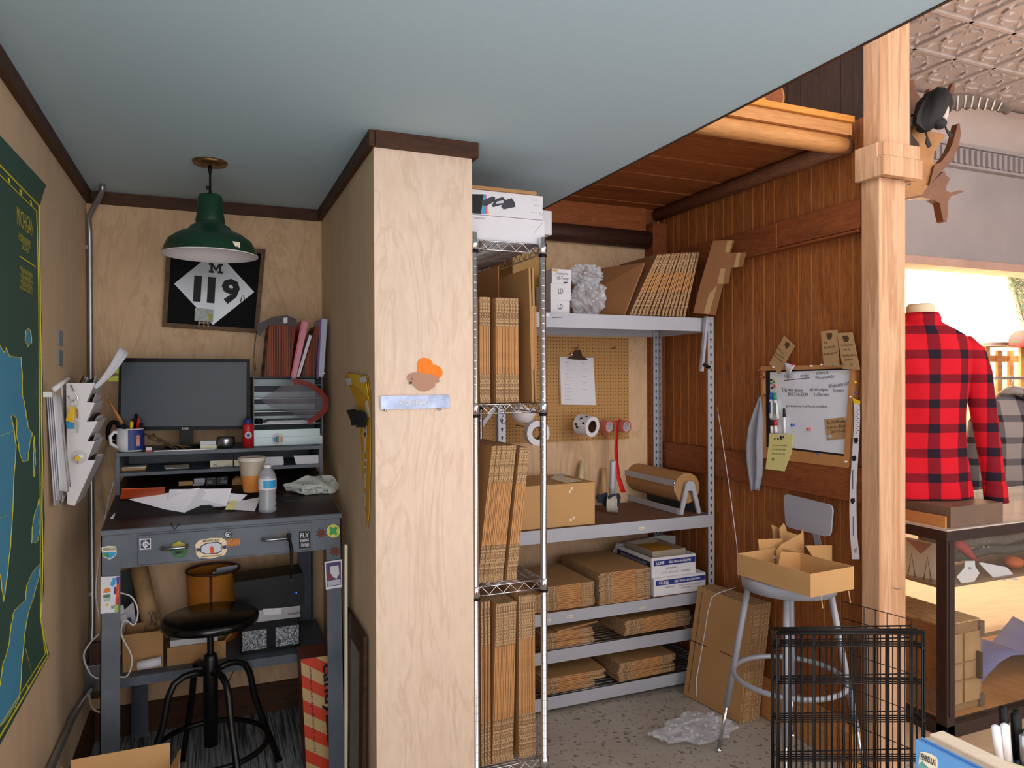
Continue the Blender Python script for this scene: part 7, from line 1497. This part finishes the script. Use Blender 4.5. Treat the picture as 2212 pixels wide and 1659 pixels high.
m = MB(); m.lathe([(.082, .83*sc_), (.088, .875*sc_), (.076, .9*sc_), (.068, .875*sc_)], (0, 0, 0), 28); m.build('collar', rp, t)
m = MB(); m.lathe([(.064, .84*sc_), (.06, .93*sc_), (.05, .945*sc_), (0, .95*sc_)], (0, 0, 0), 24); m.build('neck', mat('linen_bust', 'd9c8a8', .8), t)
m = MB(); m.lathe([(0, -.005), (.012, -.005), (.012, .3)], (0, 0, 0), 12); m.lathe([(0, zri-zb), (.09, zri-zb), (.09, zri-zb+.008), (.012, zri-zb+.01), (.012, .1)], (0, .02, 0), 24); m.build('stand', dk_, t)
# clothes rail with checked hoodie
RYY = 3.15
r0_, r1_ = P(2128, 817, Y=RYY), P(2212, 812, Y=RYY)
zr = r0_.z
t = thing('clothes_rail', 'chrome clothes rail behind the mannequin carrying checked hoodie', 'clothes rail', (r0_.x, RYY, 0))
m = MB(); m.tube([(r0_.x-.35, RYY, zr), (r1_.x+.6, RYY, zr)], .011, 10); m.build('rail', chrome, t)
for x in (r0_.x-.35, r1_.x+.6): m = MB(); m.tube([(x, RYY, .006), (x, RYY, zr)], .012, 10); m.box(x-.02, x+.02, RYY-.2, RYY+.2, .004, .02); m.build('upright', chrome, t)
gp = mk_plaid('grey_check', '8b8480', '5e5a5c', '2c2b33', .16, .14, .3)
hx = P(2185, 850, Y=RYY).x; hzz = zr
t = thing('checked_hoodie', 'grey checked hooded top hanging from the clothes rail', 'hoodie', (hx, RYY, hzz-.8), local=True, rot=(0, 0, radians(-10)))
def hood(u, v):
    z = .72*(1-v); th = u*2*pi; w = (.05+.2*min(1, v*4)**.6)*(1+.06*v); d_ = (.05+.06*min(1, v*3)); return V3((w*cos(th), d_*sin(th)+.008*sin(th*6+v*9), z+.02*sin(th*3)*v))
m = MB().grid(36, 20, hood); m.build('hoodie_body', gp, t)
m = MB(); m.tube([V3((.09*cos(a), .075*sin(a)-.02, .69+.03*sin(a*2))) for a in [k*pi/8 for k in range(16)]], .03, 10, closed=True); m.build('hood', gp, t)
for s in (1, -1): m = MB(); m.tube([(s*.2, 0, .62), (s*.27, 0, .5), (s*.3, 0, .25), (s*.31, 0, .0)], [.05, .055, .05, .045], 12); m.build('sleeve', gp, t)
m = MB(); m.tube([(-.16, 0, .66), (0, 0, .735), (.16, 0, .66)], .014, 10); hg = m.build('hanger', fir, t)
m = MB(); m.tube([(0, 0, .745), (0, 0, .77), (.012, 0, .79), (.018, 0, .805), (0, 0, .818), (-.016, 0, .808)], .002, 6); m.build('hanger_hook', chrome, hg)
# back of the shop
t = thing('slatted_stand', 'orange wooden slatted display stand against the bright far wall', 'display stand', (5.0, 3.8, 0))
ax0, ax1 = P(2130, 790, Y=3.85).x, P(2300, 790, Y=3.85).x; z0, z1 = P(2160, 830, Y=3.85).z, P(2160, 757, Y=3.85).z; n = 8
for k in range(n):
    x = ax0+(ax1-ax0)*k/(n-1); m = MB(); m.box(x, x+.05, 3.85, 3.87, .004, z1+(.0 if k % 3 else .03)); m.build('slat', firh, t)
for z in (z1-.09, z0-.25, .3): m = MB(); m.box(ax0, ax1+.05, 3.872, 3.89, z, z+.05); m.build('cross_rail', firh, t)
t = thing('felt_hat', 'taupe felt hat resting on top of the slatted stand', 'hat', P(2165, 757, Y=3.85)); c = P(2150, 752, Y=3.86); c.z = z1+.031
m = MB(); m.lathe([(0, .12), (.06, .12), (.085, .09), (.09, .0), (.15, -.0), (.15, .004), (.088, .006)], c, 28); m.build('hat_felt', mat('taupe_felt', '8d6f58', .8), t); m = MB(); m.lathe([(.0905, .008), (.0905, .03)], c, 28); m.build('hat_band', dk_, t)
c = P(2208, 735, Y=3.86); c.z = z1+.031; t = thing('red_trapper_cap', 'red and green checked cap at right end of the slatted stand', 'cap', c); m = MB(); m.lathe([(.09, 0), (.1, .04), (.08, .1), (.04, .13), (0, .135)], c, 24); m.build('cap_crown', mk_plaid('red_green_check', 'a82a2a', '5b2a24', '22392c', .05, .05), t); m = MB(); m.box(c.x-.06, c.x-.01, c.y-.09, c.y-.085, c.z-.06, c.z+.02); m.build('ear_flap', mat('dark_green_wool', '24382c', .9), t)
c = P(2195, 640, Y=4.02); t = thing('fir_branch', 'dark green fir branch fixed on the bright far wall', 'branch', c)
rb = random.Random(4); m = MB(); m.tube([c+V3((-.02, .08, .35)), c+V3((.02, .03, .1)), c+V3((.1, 0, -.2))], [.012, .009, .004], 6); m.build('stem', mat('dry_bark', '5a452c', .9), t)
m = MB()
for k in range(420):
    f = rb.random(); o = c+V3((-.02+.12*f, .06-.06*f, .33-.5*f))+V3((rb.uniform(-.09, .09), rb.uniform(-.05, 0), rb.uniform(-.05, .05))); d = V3((rb.uniform(-1, 1), rb.uniform(-.6, .2), rb.uniform(-1, .6))).normalized()*.045; m.bar(o, o+d, .003, .003)
m.build('needles', mat('fir_needles', '3b4a36', .9), t)

# moose antler and duck on the post
def z7(a, b): return (1880+a/2.594, b/2.594)
YA = 2.35
t = thing('moose_antler', 'large moose antler with palm and tines mounted behind the post top', 'antler', P(1965, 430, Y=YA))
an = mat('antler_tan', 'a06f3e', .6, amt=.25, sc=14, bp=.4); and_ = mat('antler_brown', '6b3f24', .5, amt=.2, sc=12)
def anp(pts, mm, yy, th, nm): m = MB(); m.prism([P(*z7(a, b), Y=yy) for a, b in pts], (0, th, 0)); return m.build(nm, mm, t, bevel=.007)
anp([(195, 900), (205, 830), (235, 730), (262, 690), (300, 702), (330, 735), (375, 742), (425, 755), (400, 790), (360, 850), (352, 905), (372, 922), (400, 930), (370, 985), (325, 1040), (290, 1090), (190, 1112)], an, YA, .03, 'palm')
anp([(360, 925), (400, 905), (440, 850), (462, 800), (480, 735), (490, 690), (502, 695), (508, 750), (497, 815), (460, 900), (410, 950), (330, 1040), (345, 985)], and_, YA-.012, .03, 'hooked_tine')
anp([(190, 1112), (290, 1075), (350, 1020), (415, 955), (428, 990), (450, 995), (428, 1040), (422, 1068), (450, 1078), (500, 1066), (528, 1072), (500, 1084), (455, 1098), (436, 1130), (436, 1180), (428, 1246), (410, 1240), (398, 1190), (390, 1140), (350, 1118), (290, 1106), (205, 1118)], and_, YA+.004, .034, 'lower_tines')
anp([(215, 640), (218, 450), (243, 448), (262, 520), (290, 560), (262, 640), (240, 720), (205, 830)], and_, YA+.05, .03, 'upper_beam')
anp([(300, 590), (322, 520), (335, 493), (342, 500), (330, 560), (315, 600)], and_, YA+.05, .02, 'tine'); anp([(425, 560), (452, 490), (467, 459), (474, 480), (468, 530), (450, 560)], and_, YA+.05, .02, 'tine')
m = MB(); m.box(2.555, 2.66, 2.12, 2.14, P(1970, 400, Y=2.12).z, P(1970, 190, Y=2.12).z); m.bar((2.6, 2.135, 2.56), P(*z7(250, 850), Y=YA+.03), .04, .06); m.build('mount_board', dk_, t)
c = P(*z7(345, 625), Y=2.28)
t = thing('flying_duck', 'black and white mounted duck flying with spread wing before the antler', 'duck', c)
bd_ = mat('black_feathers', '151214', .7, amt=.3, sc=40); wf = mat('pale_feathers', 'c9bdb2', .8, amt=.2, sc=30); gf = mat('grey_brown_feathers', '5f5046', .8, amt=.3, sc=30)
def body(u, v):
    a = v*pi; r = (.078*sin(a)**.8)*(1-.25*cos(a)); th = u*2*pi; ax_ = V3((.55, -.1, .83)).normalized(); u1 = ax_.cross(Y_).normalized(); u2 = ax_.cross(u1)
    r *= 1+.1*sin(th*3+v*7)+.06*sin(th*8+v*15); return c+ax_*(-.105*cos(a))*1.05+u1*cos(th)*r*.85+u2*sin(th)*r*.8
m = MB().grid(24, 16, body); m.ball(P(*z7(385, 690), Y=2.25), .035, 0, 12, (1.1, .8, .8)); m.prism([P(*z7(a, b), Y=2.27) for a, b in ((300, 560), (262, 640), (258, 690), (300, 725), (330, 735), (360, 700), (330, 600))], (0, .02, 0)); m.build('body', bd_, t)
m = MB(); m.ball(P(*z7(415, 620), Y=2.235), .03, 0, 12, (.7, .6, 1.5)); m.build('white_flank', wf, t)
w0 = [P(*z7(a, b), Y=2.27) for a, b in ((350, 570), (420, 535), (500, 540), (570, 565), (640, 600), (686, 648))]
def wing(u, v):
    k = u*5; i = min(int(k), 4); f = k-i; p = w0[i].lerp(w0[i+1], f); dr = .085*(1-u*.75)*(1+.1*sin(u*60)*v); return p+V3((.02*v-.03*u*v, .03*v-.1*u, -dr*v))
m = MB().grid(40, 3, wing); m.build('wing', gf, t, solid=.004)
m = MB()
for k in range(9): u = .12+k*.085; a, b = wing(u, .15), wing(u+.03, 1.0); m.bar(a+V3((0, -.006, 0)), b+V3((0, -.006, 0)), .006, .002)
m.build('wing_quills', wf, t)
for s0, s1, s2 in (((390, 660), (425, 720), (450, 745)), ((310, 740), (320, 770), (328, 800))):
    p0, p1, p2 = [P(*z7(*q), Y=2.25) for q in (s0, s1, s2)]; m = MB(); m.tube([p0, p1], .004, 6); m.prism([p1+V3((-.004, 0, .0)), p1+V3((.006, 0, 0)), p2+V3((.02, 0, -.01)), p2+V3((.0, 0, -.022)), p2+V3((-.018, 0, -.004))], (0, .004, 0)); m.build('webbed_foot', bd_, t)
m = MB(); m.tube([c+V3((-.03, .05, .0)), c+V3((-.06, .12, .0))], .006, 6); m.build('mount_wire', blk, t)

# ------------------------------------------------------------------ counter edge with booklets and pen cup, near the camera
m = MB(); m.box(.56, 1.35, .05, .7, 0.001, .95); m.build('shop_counter', firy, label='wooden counter right below the camera holding booklets and pen cup', cat='counter', bevel=.004)
zk, ztop = .9505, 1.1
A = P(1978, 1597, Z=ztop); B = P(2100, 1659, Z=ztop); D = (B-A); D.z = 0; D.normalize(); NN = V3((D.y, -D.x, 0)); NN = NN if NN.dot(CR) < 0 else -NN   # NN faces the viewer's left
Lb = .115
def booklet(off, thk, mm, label, topdz=0, name='booklet', cat='booklet', shade=None):
    o = A-NN*off; o.z = zk; t = thing(name, label, cat, o); m = MB(); m.prism([o, o+D*Lb, o+D*Lb+Z_*(ztop-zk+topdz), o+Z_*(ztop-zk+topdz)], -NN*thk); m.build('pages', mm, t, bevel=.0005); return t, o
skyb = mat('sky_blue_cover', '5f9ad6', .35, amt=.06, sc=4)
t, o = booklet(0, .002, skyb, 'frontmost blue booklet with PENINSULAS badge at the bottom right')
def bk(a, b, l=.0): # point on the cover plane
    d = CF+(a-1106)/FPX*CR-(b-829.5)/FPX*CU; s_ = ((o+NN*l)-CO).dot(NN)/d.dot(NN); return CO+d*s_
def zz8(a, b): return bk(1960+a/8.78, 1560+b/8.78, .0006)
m = MB(); m.prism([zz8(*p) for p in ((245, 560), (330, 565), (450, 600), (560, 670), (580, 740), (570, 1100), (400, 1250), (215, 1000), (215, 780))], NN*.0003); m.build('badge', creamp, t)
m = MB(); m.prism([zz8(*p)+NN*.0005 for p in ((225, 790), (290, 740), (340, 800), (420, 880), (565, 960), (565, 1090), (400, 1230), (225, 1000))], NN*.0003); m.build('badge_picture', mat('teal_forest_print', '5c9a94', .5, amt=.4, sc=90), t)
a, b = zz8(262, 640), zz8(545, 770); U_ = (b-a).normalized(); m = MB(); m.text('PENINSULAS', (a+b)/2+NN*.0004, U_, Z_, (b-a).length, .0085, bold=.02); m.build('badge_lettering', ink, t)
booklet(.0045, .002, skyb, 'second blue booklet right behind the frontmost one', -.001); booklet(.009, .002, skyb, 'third blue booklet next to the cream pads', .001)
booklet(.0125, .012, mat('grey_page_edges', 'bba592', .8, amt=.1, sc=80), 'thin greyish pad block behind the blue booklets', -.001, 'paper_pad', 'pad')
booklet(.0255, .022, mat('cream_page_edges', 'e9d5bb', .8, amt=.05, sc=80), 'thick cream pad block standing rearmost of the row', .002, 'paper_pad', 'pad')
c = P(2216, 1632, Z=1.085); c.z = zk
t = thing('pen_cup', 'cream ribbed cup full of pens at the bottom right corner', 'cup', c)
m = MB(); m.lathe([(0, 0), (.026, 0), (.031, .132), (.028, .133), (.024, .01), (0, .008)], c, 36); m.build('cup', mat('cream_ribbed_ceramic', 'd8d0a0', .4, amt=.1, sc=30, st=(1, 1, 4)), t)
for k, (dx, dy, hx_, hy, h, mm, cap, lab) in enumerate(((-.016, .0, -.03, .006, .175, steel, whitep, 'silver pen with white top leaning left in the cream cup'), (-.01, .01, -.018, .016, .19, blk, blk, 'black pen standing tallest in the cream cup'), (-.003, .004, -.005, .01, .182, navyd, blk, 'dark blue pen beside the tallest one'), (.006, -.003, .0, .0, .165, steel, steel, 'all silver pen in the middle of cream cup'), (-.012, -.01, -.02, -.01, .168, blk, steel, 'black pen with silver clip at the front of cup'), (.006, .012, .012, .018, .18, blk, blk, 'black pen half hidden at right of the cream cup'), (-.018, .006, -.038, .012, .172, whitep, whitep, 'plain white pen leaning furthest left in the cup'))):
    pen('pen', c+V3((dx, dy, .012)), c+V3((hx_, hy, h)), .0045, mm, cap, lab)
